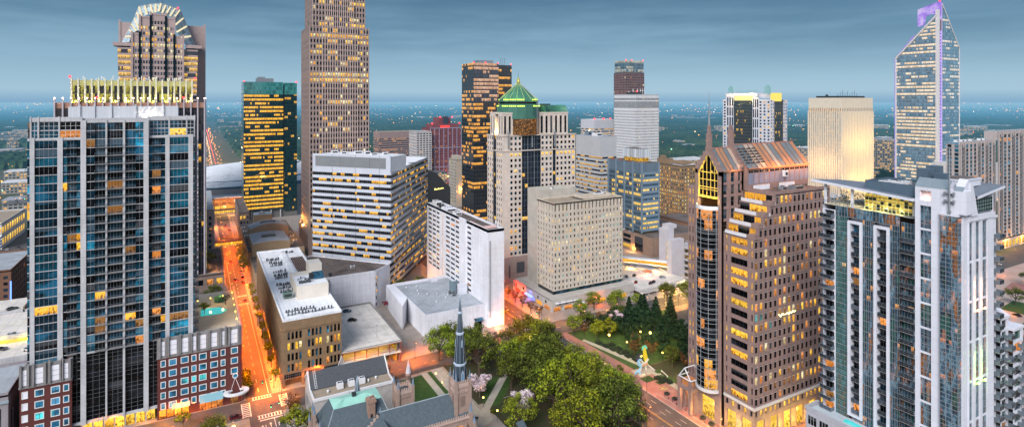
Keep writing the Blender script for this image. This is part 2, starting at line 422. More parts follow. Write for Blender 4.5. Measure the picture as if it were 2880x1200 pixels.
def ac_unit(T, x, y, z, sx, sy, sz, mat, fan=None, name='rooftop_unit'):
 b = MB(); b.box(x, y, z, x+sx, y+sy, z+sz*.92); b.box(x-.06, y-.06, z+sz*.92, x+sx+.06, y+sy+.06, z+sz)
 b.box(x+sx*.1, y-.05, z+sz*.2, x+sx*.9, y, z+sz*.7, 1)
 n = max(1, int(sx//1.6))
 for i in range(n): b.cyl(x+sx*(i+.5)/n, y+sy/2, min(sx/n, sy)*.36, z+sz, z+sz+.25, n=8, mi=1)
 T.child(name, b, [mat, fan or mat])
# ================================================================== shared materials
CONC = surf('pale_concrete', (.53, .53, .55), .8, .22, .12, streak=.35, joint=(3.1, 3.05, .05))
CONC_D = surf('stained_concrete', (.27, .26, .26), .85, .3, .2, streak=.6)
STONE_W = surf('white_plaster', (.78, .78, .84), .7, .18, .08, streak=.34, joint=(7.3, 2.92, .05))
STONE_W2 = surf('white_panel', (.64, .65, .72), .55, .08, .1, joint=(3.0, 3.05, .05))
BRICK = surf('red_brick', (.115, .032, .028), .85, .2, .4, joint=(5.2, 4.0, .12))
TANBRICK = surf('tan_brick', (.27, .175, .10), .85, .25, .3, joint=(1.6, .55, .03), streak=.15)
GRANITE = surf('pink_granite', (.29, .195, .175), .6, .25, .5, joint=(1.9, 1.85, .05), spec=.4)
GRANITE_L = surf('rose_granite', (.43, .31, .28), .6, .22, .5, joint=(2.2, 2.1, .05))
BEIGE = surf('beige_precast', (.62, .54, .45), .8, .2, .25, streak=.4, joint=(2.69, 3.62, .1))
LIME = surf('cream_stone', (.66, .57, .50), .75, .18, .25, joint=(3.0, 3.6, .06), streak=.12)
BANDW = surf('white_metal_panel', (.50, .53, .60), .4, .1, .1, joint=(1.5, 50, .06), spec=.5)
ROOF_W = surf('white_roof_membrane', (.80, .81, .84), .8, .14, .09, seam=3.0)
ROOF_G = surf('grey_roof_membrane', (.36, .39, .43), .85, .3, .12, seam=2.6)
ROOF_D = surf('dark_gravel_roof', (.075, .055, .05), .95, .55, .09, base2=(.16, .13, .12))
ROOF_T = surf('tan_gravel_roof', (.34, .27, .20), .95, .3, .15)
DECK = surf('parking_deck_concrete', (.68, .63, .58), .9, .25, .07, seam=5.2)
STEEL = surf('galvanised_steel', (.34, .37, .40), .4, .15, .5, metal=.6)
DSTEEL = surf('dark_steel', (.05, .055, .06), .45, .2, .5, metal=.5)
WSTEEL = surf('white_steel', (.72, .72, .74), .4, .08, .5)
BLUEFR = surf('blue_grey_metal', (.22, .30, .38), .35, .1, .3, metal=.3)
FRW = surf('white_window_frame', (.72, .72, .72), .5, .05, 1)
FRM = surf('mid_window_frame', (.42, .45, .48), .4, .1, 1, metal=.3)
FRD = surf('dark_window_frame', (.05, .052, .055), .4, .1, 1, metal=.4)
FRG = surf('grey_window_frame', (.20, .215, .23), .4, .1, 1, metal=.4)
FRS = surf('slim_mullion', (.22, .24, .26), .5, .1, 1)
RAIL = surf('balcony_railing', (.17, .21, .25), .4, .1, 1, metal=.3)
COPPER = surf('green_copper', (.03, .135, .085), .55, .3, .3, base2=(.055, .20, .125))
VERD = surf('verdigris_copper', (.33, .62, .52), .6, .18, .4)
SLATE = surf('slate_shingles', (.085, .115, .135), .7, .3, 1.1, joint=(1.2, .5, .04))
SLATE_D = surf('dark_shingles', (.075, .082, .092), .85, .3, 1.4)
TEAL = pane_glass('teal_glass', (.006, .085, .135), spec=.45)
TEAL_D = pane_glass('deep_teal_glass', (.003, .026, .046), spec=.35)
BLACKG = pane_glass('black_glass', (.005, .006, .008), spec=.18)
BLUEG = pane_glass('blue_glass', (.01, .05, .10))
SKYG = pane_glass('sky_blue_glass', (.02, .12, .20))
GREYG = pane_glass('grey_glass', (.02, .024, .032), spec=.4)
GREENG = pane_glass('green_glass', (.012, .075, .06))
BRIGHT_TEAL = pane_glass('bright_teal_blind', (.05, .30, .30), rough=.3)
BRIGHT_BLUE = pane_glass('bright_blue_glass', (.02, .20, .36), rough=.1)
WHITEP = surf('white_louvre_panel', (.78, .78, .84), .5, .06, .5)
L_YEL = pane_lit('lit_yellow_room', (1, .54, .035), 1.3)
L_GOLD = pane_lit('lit_gold_room', (1, .43, .022), 1.15)
L_AMB = pane_lit('lit_amber_room', (1, .32, .04), .9)
L_PALE = pane_lit('lit_pale_room', (1, .78, .34), 1.0, dark=(.18, .12, .05))
L_DIM = pane_lit('dim_room', (.55, .22, .03), .6)
L_RED = pane_lit('lit_red_room', (.9, .10, .06), .8)
LITS = [L_YEL, L_GOLD, L_GOLD, L_AMB]
DARKS = [BLACKG, BLACKG, BLACKG, TEAL_D, GREYG]
LAMP_W = glow('warm_lamp', (1, .62, .18), 14)
LAMP_O = glow('orange_lamp', (1, .36, .05), 14)
LAMP_C = glow('white_lamp', (1, .9, .75), 10)
LAMP_R = glow('red_beacon', (1, .03, .04), 6)
def point(parent, loc, power, color, radius=.25, off=(0, 0, 0), cone=0):
 power *= 1.5
 d = bpy.data.lights.new('lamp_light', 'SPOT' if cone else 'POINT')
 if cone: d.spot_size = R(cone); d.spot_blend = .55
 d.energy = power; d.color = color; d.shadow_soft_size = radius
 o = bpy.data.objects.new('lamp_light', d); col.objects.link(o); o.parent = parent
 o.location = (loc[0]-off[0], loc[1]-off[1], loc[2]-off[2]); return o
OR = (1, .15, .010); WA = (1, .42, .09); PAW = (1, .80, .5)
BAL = {}
def balcony_mesh(w, dp=1.25, solid=False):
 k = (round(w, 1), dp, solid)
 if k in BAL: return BAL[k]
 b = MB(); h = w/2
 b.box(-h, -dp, -.06, h, 0, .06, 0)
 b.box(-h, -dp, .55, h, -dp+.03, .59, 1); b.box(-h, -dp, 1.05, h, -dp+.05, 1.11, 1)
 for s in (-h, h-.05):
  b.box(s, -dp, .06, s+.05, -.02, 1.1, 1) if solid else [b.box(s, -dp, z, s+.05, 0, z+.06, 1) for z in (.35, .7, 1.05)]
 n = max(2, int(w/1.1))
 for i in range(n+1):
  x = -h+(w-.05)*i/n; b.box(x, -dp, .06, x+.05, -dp+.05, 1.1, 1)
 if solid: b.face([(-h, -dp+.02, .1), (h, -dp+.02, .1), (h, -dp+.02, 1.05), (-h, -dp+.02, 1.05)], None, 2)
 BAL[k] = b.build('balcony', [CONC_D, RAIL, GREYG]); return BAL[k]
# ================================================================== apartment tower on a brick podium (left)
def apartment_tower():
 T = Thing('apartment_tower', 'tall apartment tower with pale concrete piers, dark teal glass and balconies above red brick podium', 'tower', (-26, 265, 0), zvis=26)
 W = T.mb('wall', CONC); b0 = 253.0; b1 = 276.0; FH = 3.05; Z0 = 29.75; NF = 25; ZT = Z0+FH*NF
 pk = picker(.15, .3, [L_GOLD, L_AMB, L_DIM, L_YEL], [TEAL, TEAL_D, TEAL_D, TEAL_D, TEAL, BLACKG], 1, 3)
 pb = picker(.2, .2, [L_AMB, L_GOLD, L_DIM, L_DIM], [TEAL_D, TEAL_D, BLACKG], 1, 5)
 piers = [(-51.3, -50.0, 0), (-43.7, -42.2, 0), (-37.0, -35.4, .9), (-29.75, -29.2, .9), (-24.5, -23.8, .9), (-18.1, -16.5, .9), (-11.2, -9.8, 0), (-3.6, -2.0, 0)]
 for a, e, pr in piers:
  low = -37.5 < a < -16
  W.box(a, b0-.35-pr, 4.0 if low else 20, e, b0+.6, ZT+(6.8 if pr == .9 else .9))
 bays = [(-52.0, -51.3, 0, 1), (-50.0, -43.7, 0, 5), (-42.2, -41.0, 0, 1), (-41.0, -38.3, 1, 3), (-38.3, -37.0, 0, 1),
   (-35.4, -32.85, .9, 2), (-32.85, -29.75, 2, 3), (-29.2, -24.5, 2, 5), (-23.8, -20.6, 2, 3), (-20.6, -18.1, .9, 2),
   (-16.5, -15.4, 0, 1), (-15.4, -12.7, 1, 3), (-12.7, -11.2, 0, 1), (-9.8, -3.6, 0, 5), (-2.0, -1.5, 0, 1)]
 for (a, e, ty, npn) in bays:
  bal = ty in (1, 2); pr = .9 if ty in (.9, 2) else 0
  top = NF+(2 if pr else 0)
  for f in range(-3 if not bal and not pr else 0, top):
   z = Z0+FH*f; y = b0-pr+(.45 if bal else 0)
   W.box(a, y-.12 if not bal else y-.02, z-.1, e, b0+.6, z+.12)
   T.pane(((a+e)/2, y+.03, z+.12+(FH-.22)/2), FR, e-a, FH-.22, ((pb if bal else pk)(int(a*10), f), FRM), npn, 1, .045)
   if bal and f < NF: T.rep('balcony', ((a+e)/2, y-.02, z), FR, balcony_mesh(round(e-a+.1, 1), 1.35))
  W.box(a, b0-pr-.1, Z0+FH*top-.2, e, b0+.6, Z0+FH*top+.75)
  if bal and ty == 1: pass
 # the two set-back storeys at the top of each side wing
 for (x0, x1, cuts) in ((-51.3, -37.0, (-49.2, -43.4)), (-16.5, -1.5, (-10.0, -4.2))):
  y = b0+1.2
  for f in range(2):
   z = ZT+.3+FH*f
   pts = [x0]+list(cuts)+[x1]
   W.box(x0, y-.1, z-.2, x1, y+.6, z+.15)
   for i in range(3):
    l, r = pts[i]+.25, pts[i+1]-.25
    T.pane(((l+r)/2, y+.05, z+.15+(FH-.35)/2), FR, r-l, FH-.35, (pk(int(l*10), f+40), FRW), max(2, int((r-l)/1.2)), 2, .08)
  for p in (x0, *cuts, x1): W.box(p-.25, y-.3, ZT-4, p+.25, y+.6, ZT+8.2)
  W.box(x0, y-.15, ZT+.3+FH*2, x1, y+.6, ZT+7.9)
  W.box(x0-.3, b0-.2, ZT+.05, x1+.2, b0+1.2, ZT+.3)
 # return wall towards the avenue, with a column of balconies
 face_grid(T, W, (-1.5, b0+.6), RT, b1-b0-.6, Z0, ZT+6.4, 9, NF+2, .8, .82, pk, .5, .2, nx=2, frame=FRW)
 for f in range(NF):
  T.rep('balcony', (-1.48, b0+3.2, Z0+FH*f), RT, balcony_mesh(2.6, 1.35)); T.rep('balcony', (-1.48, b0+12, Z0+FH*f), RT, balcony_mesh(2.6, 1.35))
 face_grid(T, W, (-52, b1), LF, b1-b0-.6, Z0, ZT+6.4, 8, NF+2, .7, .8, pk, .5, .2)
 W.face([(-1.5, b1, 0), (-52, b1, 0), (-52, b1, ZT+7), (-1.5, b1, ZT+7)])
 # tall dark glass of the lower storeys between stone piers
 for a, e, n in ((-35.4, -29.75, 3), (-29.2, -24.5, 3), (-23.8, -18.1, 3)):
  for k in range(4):
   z = 5.2+k*6.1; T.pane(((a+e)/2, b0-.3, z+3.0), FR, e-a, 6.0, (BLACKG, FRG), n, 4, .1)
  W.box(a, b0-1.1, Z0-.5, e, b0+.6, Z0-.25)
 for a, e in ((-39.4, -37.0), (-16.5, -13.6)):
  for k in range(4):
   z = 5.2+k*6.1; T.pane(((a+e)/2, b0-.1, z+3.0), FR, e-a, 6.0, (BLACKG, FRG), 2, 4, .1)
 # street level: lit shopfronts under a stone band
 W.box(-39.4, b0-.9, 4.3, -13.6, b0+.6, 5.2)
 for i in range(7):
  a = -36.5+i*3.2; T.pane((a+1.4, b0-.2, 2.2), FR, 2.7, 4.0, (L_YEL, FRD), 2, 2)
  W.box(a-.25, b0-.5, 0, a+.05, b0+.6, 4.3)
 parapet_roof(T, -51.5, b0+1.5, -1.5, b1, ZT+6.4, 1.1, CONC, ROOF_G)
 # rooftop screen of ribbed white panels
 s = T.mb('rooftop_screen', surf('ribbed_white_screen', (.60, .62, .66), .5, .1, .3, joint=(.45, 60, .07)))
 s.box(-42.0, b0+8, ZT+6.4, -7.3, b0+8.3, ZT+11.6); s.box(-7.6, b0+8.3, ZT+6.4, -7.3, b1-2, ZT+11.6); s.box(-42, b0+8.3, ZT+6.4, -41.7, b1-2, ZT+11.6); s.box(-42, b1-2, ZT+6.4, -7.3, b1-1.7, ZT+11.6)
 for x in (-38.6, -34.2, -29.0, -21.3, -12.2):
  s.box(x-.25, b0+7.6, ZT+6.4, x+.25, b0+8.05, ZT+12.3)
 lm = MB(); lm.ball(-16.6, b0+7.3, ZT+7.9, .35); lo = T.child('roof_lamp', lm, LAMP_C)
 point(T.o, (-16.6, b0+6.4, ZT+8), 420, PAW, .3, T.loc)
 T.finish()
apartment_tower()
def brick_podium(x0, x1, b0, b1, z1, cols, rows, label, panels, zrow0):
 T = Thing('brick_podium', label, 'podium', ((x0+x1)/2, (b0+b1)/2, 0))
 W = T.mb('wall', BRICK); zc = z1-8.0
 W.box(x0, b0, 0, x1, b1, zc-.02)
 C = T.mb('concrete_crown', CONC_D); C.box(x0-.15, b0-.2, zc, x1+.15, b0+.8, z1-.6); C.box(x1-.8, b0+.8, zc, x1+.15, b1, z1-.6)
 C.box(x0-.25, b0-.35, zc, x1+.25, b0-.2, zc+.7)
 for p in panels:                                  # (a0, a1) louvre panels in the crown
  T.pane(((p[0]+p[1])/2, b0-.28, zc+3.7), FR, p[1]-p[0], 5.3, (WHITEP, FRG), max(1, int((p[1]-p[0])/1.7)), 3, .09)
  for q in (p[0]-.75, p[1]+.15):
   C.box(q, b0-.75, zc+.7, q+.6, b0-.2, z1+random.uniform(-.3, .5))
 for ci, (a, w) in enumerate(cols):
  for r in range(rows):
   if panels is not None and ci == len(cols)-1 and x1 > 0 and r <= 1: continue
   z = zrow0+r*4.0; m = BRIGHT_BLUE if x1 > 0 or ci else WHITEP
   T.pane((a, b0-.1, z), FR, abs(w), 2.0, (m, FRD, FRW), 2 if abs(w) > 1.5 else 1, 1, .1, .26)
 return T, W, C
T, W, C = brick_podium(-13.7, 14.9, 250.9, 306, 31.0, [(-11.8, 1.2), (-8.7, 2.1), (-4.8, 2.1), (-1.7, 1.2), (1.3, 2.1), (5.2, 2.1), (8.3, 1.2), (12.3, 2.0)], 5,
 'long red brick podium with blue windows, white louvred crown and rooftop pool deck', [(-12.4, -11.3), (-9.7, -7.4), (-5.8, -3.6), (-2.2, -1.0), (.2, 2.4), (4.0, 6.2), (7.8, 8.8), (10.9, 13.4)], 5.0)
face_grid(T, W, (14.93, 251.2), RT, 54, 8, 22.8, 13, 4, .38, .5, lambda c, r: BRIGHT_BLUE if (c+r) % 3 else BLACKG, .5, .2, frame=FRW)
# street level of the brick front
A = MB(); A.face([(0.3, 249.1, 3.6), (8.3, 249.1, 3.6), (8.3, 250.85, 6.2), (.3, 250.85, 6.2)]); A.face([(.3, 250.85, 6.2), (.3, 250.85, 3.5), (.3, 249.1, 3.6)]); A.face([(8.3, 250.85, 6.2), (8.3, 249.1, 3.6), (8.3, 250.85, 3.5)])
T.child('awning', A, surf('teal_awning', (.20, .38, .44), .6, .1, .5), 'pale teal sloping awning over the shopfront')
for a in (1.2, 3.2, 5.2, 7.2): T.pane((a, 250.8, 1.8), FR, 1.8, 3.2, (L_AMB, FRD), 2, 2)
for a in (-12, -9.5, -7, -4.5): T.pane((a, 250.8, 2.1), FR, 2.1, 3.0, (L_GOLD, FRD), 2, 2)
A = MB(); A.face([(-9, 249.4, 3.7), (-3, 249.4, 3.7), (-3, 250.88, 5.0), (-9, 250.88, 5.0)]); T.child('awning', A, surf('cream_awning', (.6, .5, .38), .6, .1, .5), 'cream sloping awning')
T.pane((12.3, 250.8, 1.9), FR, 2.6, 3.4, (L_DIM, FRD), 3, 3)
b = MB()
for i in range(24):
 t0, t1 = 2*math.pi*i/24, 2*math.pi*(i+1)/24; cx, cyy = 12.9, 249.2
 P = lambda t, rx, ry, z: (cx+rx*math.cos(t), cyy+ry*math.sin(t), z)
 b.face([P(t0, 4.6, 3.4, 5.5), P(t1, 4.6, 3.4, 5.5), P(t1, 2.9, 1.9, 5.5), P(t0, 2.9, 1.9, 5.5)])
 b.face([P(t0, 4.6, 3.4, 4.9), P(t1, 4.6, 3.4, 4.9), P(t1, 4.6, 3.4, 5.5), P(t0, 4.6, 3.4, 5.5)])
 b.face([P(t1, 2.9, 1.9, 4.9), P(t0, 2.9, 1.9, 4.9), P(t0, 2.9, 1.9, 5.5), P(t1, 2.9, 1.9, 5.5)])
 b.face([P(t1, 4.6, 3.4, 4.9), P(t0, 4.6, 3.4, 4.9), P(t0, 2.9, 1.9, 4.9), P(t1, 2.9, 1.9, 4.9)])
for x in (10.4, 14.6): b.tube((12.6, 250.7, 10.3), (x, 246.8, 5.5), .07)
T.child('entrance_canopy', b, WSTEEL, 'white curved entrance canopy hung on rods')
b = MB()
for i in range(20):
 t0, t1 = 2*math.pi*i/20, 2*math.pi*(i+1)/20
 for r0, r1, mi in ((0, .75, 0), (.75, 1.05, 1)):
  q = lambda r, t: (12.6+r*math.sin(t), 250.72 if mi else 250.78, 10.9+r*math.cos(t))
  b.face([q(r0, t0), q(r1, t0), q(r1, t1), q(r0, t1)][(1 if r0 == 0 else 0):], None, mi)
T.child('round_window', b, [BRIGHT_BLUE, FRW], 'round window above the entrance canopy')
# pool deck on top
b = MB(); b.face([(-1.5, 251.6, 28.6), (14.2, 251.6, 28.6), (14.2, 306, 28.6), (-1.5, 306, 28.6)]); b.box(-13.7, 251.6, 28.4, -1.5, 253, 28.62)
T.child('pool_deck', b, surf('pool_deck_paving', (.52, .44, .34), .8, .2, .4))
b = MB(); pol = [(.6, 274.5), (8.6, 273.8), (10.9, 277.5), (8.2, 282.6), (.8, 284.2)]
b.prism(pol, 28.62, 28.72)
m, t = new_mat('pool_water'); out(t, bsdf(t, (.03, .35, .36), .05, 0, .6, (.06, .65, .60), .55)); T.child('pool', b, m, 'lit turquoise swimming pool')
b = MB(); b.cyl(8.2, 291, 2.2, 28.62, 30.6, n=14); b.cyl(8.2, 291, 2.6, 30.6, 31.6, .3, n=14); T.child('pavilion', b, COPPER, 'small round green pavilion')
T.finish()
POOL_POD = T
T, W, C = brick_podium(-53.6, -39.4, 250.9, 275, 29.5, [(-52.2, 1.2), (-48.3, 2.1), (-43.9, 2.1), (-40.9, 1.2)], 5,
 'narrow red brick podium with louvred crown left of the tall apartment tower', [(-52.8, -51.7), (-49.4, -47.2), (-45.0, -42.8), (-41.5, -40.3)], 3.2)
T.finish()
# ================================================================== tan brick office with the white roof
def tan_office():
 x0, x1, y0, y1, H = 30.5, 54.4, 253.1, 374.5, 27.8
 T = Thing('tan_office', 'tan brick five storey office with long white roof and rows of narrow windows', 'office block', ((x0+x1)/2, (y0+y1)/2, 0))
 W = T.mb('wall', TANBRICK)
 pk = picker(.35, .6, [L_GOLD, L_AMB, L_PALE, L_YEL], [BLACKG, BLACKG, TEAL_D, SKYG], 1, 11)
 groups = [(1.6, 4), (9.7, 4), (17.4, 4)]
 # front: three groups of four narrow windows per floor
 zr = [6.0, 10.45, 14.9, 19.35]
 W.face([(x0, y0, 23.6), (x1, y0, 23.6), (x1, y0, H+.9), (x0, y0, H+.9)])
 for r, z in enumerate(zr):
  prev = x0
  for g, n in groups:
   a = x0+g; face_grid(T, W, (a, y0), FR, 6.2, z, z+4.45, 4, 1, .62, .70, lambda c, r2, g=g, r=r: pk(c+int(g)*4, r), .5, .35, frame=FRD, ny=2)
   W.face([(prev, y0, z), (a, y0, z), (a, y0, z+4.45), (prev, y0, z+4.45)]); prev = a+6.2
  W.face([(prev, y0, z), (x1, y0, z), (x1, y0, z+4.45), (prev, y0, z+4.45)])
 W.face([(x0, y0, 23.8-.001), (x1, y0, 23.8-.001), (x1, y0, 23.6), (x0, y0, 23.6)])
 face_grid(T, W, (x0, y0), FR, x1-x0, 3.6, 6.0, 3, 1, .86, .8, lambda c, r: GREYG, .5, .3, frame=FRG, nx=8, ny=2)
 for a, e in ((0, 1.0), (7.6, 8.6), (15.2, 16.2), (22.9, 23.9)): W.box(x0+a, y0, 0, x0+e, y0+3, 3.6)
 W.box(x0, y0+3, 0, x1, y0+3.2, 3.6)
 # long flank on the avenue
 pf = picker(.5, .3, [L_GOLD, L_AMB, L_DIM], [BLACKG, L_DIM, BLACKG], 2, 4)
 face_grid(T, W, (x0, y1), LF, y1-y0, 6.0, 23.8, 44, 4, .5, .66, pf, .5, .35)
 W.face([(x0, y1, 23.8), (x0, y0, 23.8), (x0, y0, H+.9), (x0, y1, H+.9)]);
 face_grid(T, W, (x0, y1), LF, y1-y0, 0, 6.0, 15, 1, .72, .6, lambda c, r: random.choice([L_GOLD, L_AMB, L_YEL, L_DIM]), .4, .4, frame=FRD, nx=4)
 W.face([(x1, y0, 0), (x1, y1, 0), (x1, y1, H+.9), (x1, y0, H+.9)]); W.face([(x1, y1, 0), (x0, y1, 0), (x0, y1, H+.9), (x1, y1, H+.9)])
 rw = T.mb('roof', ROOF_W)
 for (a, b, c, e) in ((x0-.05, y0-.05, x1+.05, y0+.5), (x0-.05, y1-.5, x1+.05, y1+.05), (x0-.05, y0+.5, x0+.5, y1-.5), (x1-.5, y0+.5, x1+.05, y1-.5)): rw.box(a, b, H, c, e, H+.95)
 rw.face([(x0, y0, H+.3), (x1, y0, H+.3), (x1, y1, H+.3), (x0, y1, H+.3)])
 z = H+.3
 b = MB(); b.box(39.6, 277, z, 53.6, 301, z+6.2); b.box(47.5, 294, z+6.2, 53.6, 303, z+11); T.child('penthouse', b, surf('cream_plaster', (.72, .66, .58), .8, .12, .2, streak=.1), 'cream rooftop penthouse block')
 b = MB(); b.face([(40, 277.4, z+6.25), (53.2, 277.4, z+6.25), (53.2, 293.8, z+6.25), (40, 293.8, z+6.25)]); T.child('penthouse_roof', b, ROOF_W)
 b = MB(); b.box(42.6, 303, z, 45.0, 366, z+1.2); T.child('roof_ridge', b, ROOF_W)
 # rooftop plant: solar panels, chillers, rows of small condensers
 for i in range(7):
  for j in range(8):
   b = MB(); a = 46.2+i*.98; c = 316+j*4.4
   b.face([(a, c, z+.25), (a+.82, c, z+.25), (a+.82, c+3.2, z+1.1), (a, c+3.2, z+1.1)]); b.face([(a, c+3.2, z+1.1), (a+.82, c+3.2, z+1.1), (a+.82, c+3.2, z+.25), (a, c+3.2, z+.25)], None, 1)
   T.child('solar_panel', b, [surf('solar_cells', (.10, .055, .04), .25, .4, 1.5), FRW])
 b = MB(); b.face([(48.0, 284, z+6.6), (53.0, 284, z+6.6), (53.0, 289.5, z+8.6), (48.0, 289.5, z+8.6)]); T.child('skylight', b, [SKYG], 'sloping blue skylight')
 rr = random.Random(5); plant = surf('condenser_grey', (.09, .10, .11), .6, .3, 1.5)
 rows = [(33.5, 40.5, 352, 8), (34.5, 41.5, 344.5, 8), (34.5, 41, 339, 7), (34.5, 41, 326, 6), (34, 41, 319, 8), (34.2, 40.5, 314, 6), (33.5, 41, 302, 8), (33.8, 41, 297, 8), (34, 41, 291, 7), (43.5, 50, 365, 7), (32.6, 45, 262.5, 10), (33, 52.5, 258.5, 14)]
 for (a, e, bb, n) in rows:
  m_ = MB()
  for i in range(n):
   x = a+(e-a)*i/n+rr.uniform(-.1, .3); y = bb+rr.uniform(-.6, .6); s = rr.uniform(.45, .8); h = rr.uniform(.8, 1.5)
   m_.box(x, y, z+.15, x+s, y+s*.9, z+.15+h); m_.cyl(x+s/2, y+s/2, s*.3, z+.15+h, z+.3+h, n=6)
  m_.box(a, bb+.9, z+.1, e, bb+1.05, z+.22)
  T.child('condenser_row', m_, plant)
 ac_unit(T, 34.2, 281, z+.5, 4.0, 3.0, 2.4, surf('green_chiller', (.16, .25, .21), .5, .2, 1), DSTEEL, 'chiller')
 ac_unit(T, 42.0, 304, z+.2, 2.8, 3.2, 2.2, surf('green_chiller', (.16, .25, .21)), DSTEEL, 'chiller')
 ac_unit(T, 46.3, 285, z+6.3, 1.8, 2.2, 2.6, DSTEEL, None, 'chiller')
 for i in range(12):
  m_ = MB(); x = 40.6+rr.random()*6; y = 279+rr.random()*11; s = rr.uniform(.4, .9); m_.box(x, y, z+6.3, x+s, y+s, z+6.6+rr.random()*1.3); m_.tube((x, y, z+6.9), (x+2, y+.3, z+6.9), .12)
  T.child('pipework', m_, plant)
 T.finish()
 lm = MB(); lm.box(x0-.9, y0-.3, 8.3, x0-.3, y0+.3, 9.2);
tan_office()
# ================================================================== parking deck, blank hall, banded office
def parking_deck():
 T = Thing('parking_deck', 'open parking deck with bare concrete roof behind tan office, edge lit orange', 'parking deck', (68, 280, 0))
 x0, x1, y0, y1, Z = 54.6, 81.4, 253.3, 307.5, 10.0
 s = T.mb('slab', DECK); s.box(x0, y0, Z-.5, x1, y1, Z); s.box(x0, y0, 4.6, x1, y1, 5.1)
 p = T.mb('parapet', CONC_D); p.box(x0, y1-.25, Z+.003, x1, y1, Z+.9); p.box(x1-.25, y0, Z+.003, x1, y1-.25, Z+.55); p.box(x0, y0, Z+.003, x1-.25, y0+.2, Z+.25)
 c = T.mb('column', surf('red_steel', (.35, .09, .05), .6, .2, 1))
 for i in range(6):
  x = x0+.3+i*5.25; c.box(x, y0+.25, 0, x+.35, y0+.6, Z-.5); c.box(x, y0+.3, 5.9, x+5, y0+.36, 6.1) if i < 5 else None; c.box(x, y0+.3, 1.0, x+5, y0+.36, 1.2) if i < 5 else None
 c.box(x0, y0-.05, Z-.75, x1, y0+.25, Z-.5)
 for i in range(9): c.box(x1-.6, y0+3+i*6, 0, x1-.25, y0+3.35+i*6, Z-.5)
 w = T.mb('back_wall', surf('lit_garage_wall', (.50, .34, .06), .8, .2, .3)); w.box(x0, y0+16, 0, x1, y0+16.2, Z-.5); w.box(x1-2.2, y0+.7, 0, x1-2, y0+16, Z-.5)  # yellow lamp light put into the wall colour
 r = T.mb('railing', STEEL); r.box(x1+.02, y0, Z+1.0, x1+.1, y1, Z+1.1)
 for i in range(20): r.box(x1+.02, y0+i*2.75, Z, x1+.1, y0+.08+i*2.75, Z+1.05)
 b = MB(); b.tube((72.5, 262, Z), (72.5, 262, Z+5.5), .09); b.box(72.1, 261.7, Z+5.4, 72.9, 262.3, Z+5.6); T.child('light_pole', b, STEEL)
 T.finish()
 for x in (59, 66, 73):
  for z in (3.9, 8.9): point(T.o, (x, y0+7, z), 420, (1, .55, .08), .4, T.loc)
parking_deck()
def blank_hall():
 T = Thing('blank_hall', 'low windowless white hall with stained dark gravel roof beside banded office', 'hall', (75, 345, 0))
 x0, x1, y0, y1, H = 56.5, 88.9, 325.1, 374.0, 21.5
 W = T.mb('wall', STONE_W); poly = [(x0, y0), (x1, y0), (100.5, 335.0), (62.6, 377.0), (x0, 374)]
 W.prism(poly, 0, H-.3, top=False)
 for i in range(5):
  p, q = poly[i], poly[(i+1) % 5]; L = math.dist(p, q); d = ((q[0]-p[0])/L, (q[1]-p[1])/L); W.wbox(p, d, 0, L, H-.3, H+.5, -.5, .06)
 T.mb('roof', ROOF_D).face([(*p, H) for p in poly])
 ac_unit(T, 78, 338, H, 2.4, 1.6, 1.3, WSTEEL, DSTEEL)
 b = MB(); b.cyl(64, 326.2, .8, H+.4, H+2.2, n=8); b.cyl(64, 326.2, 1.1, H+2.2, H+2.6, n=8); T.child('exhaust_stack', b, DSTEEL)
 b = MB(); b.cyl(62.2, 323.8, .7, 10.2, 20, n=8); b.cyl(62.2, 323.8, 1.0, 20, 20.6, n=8); T.child('exhaust_duct', b, DSTEEL)
 T.finish()
blank_hall()
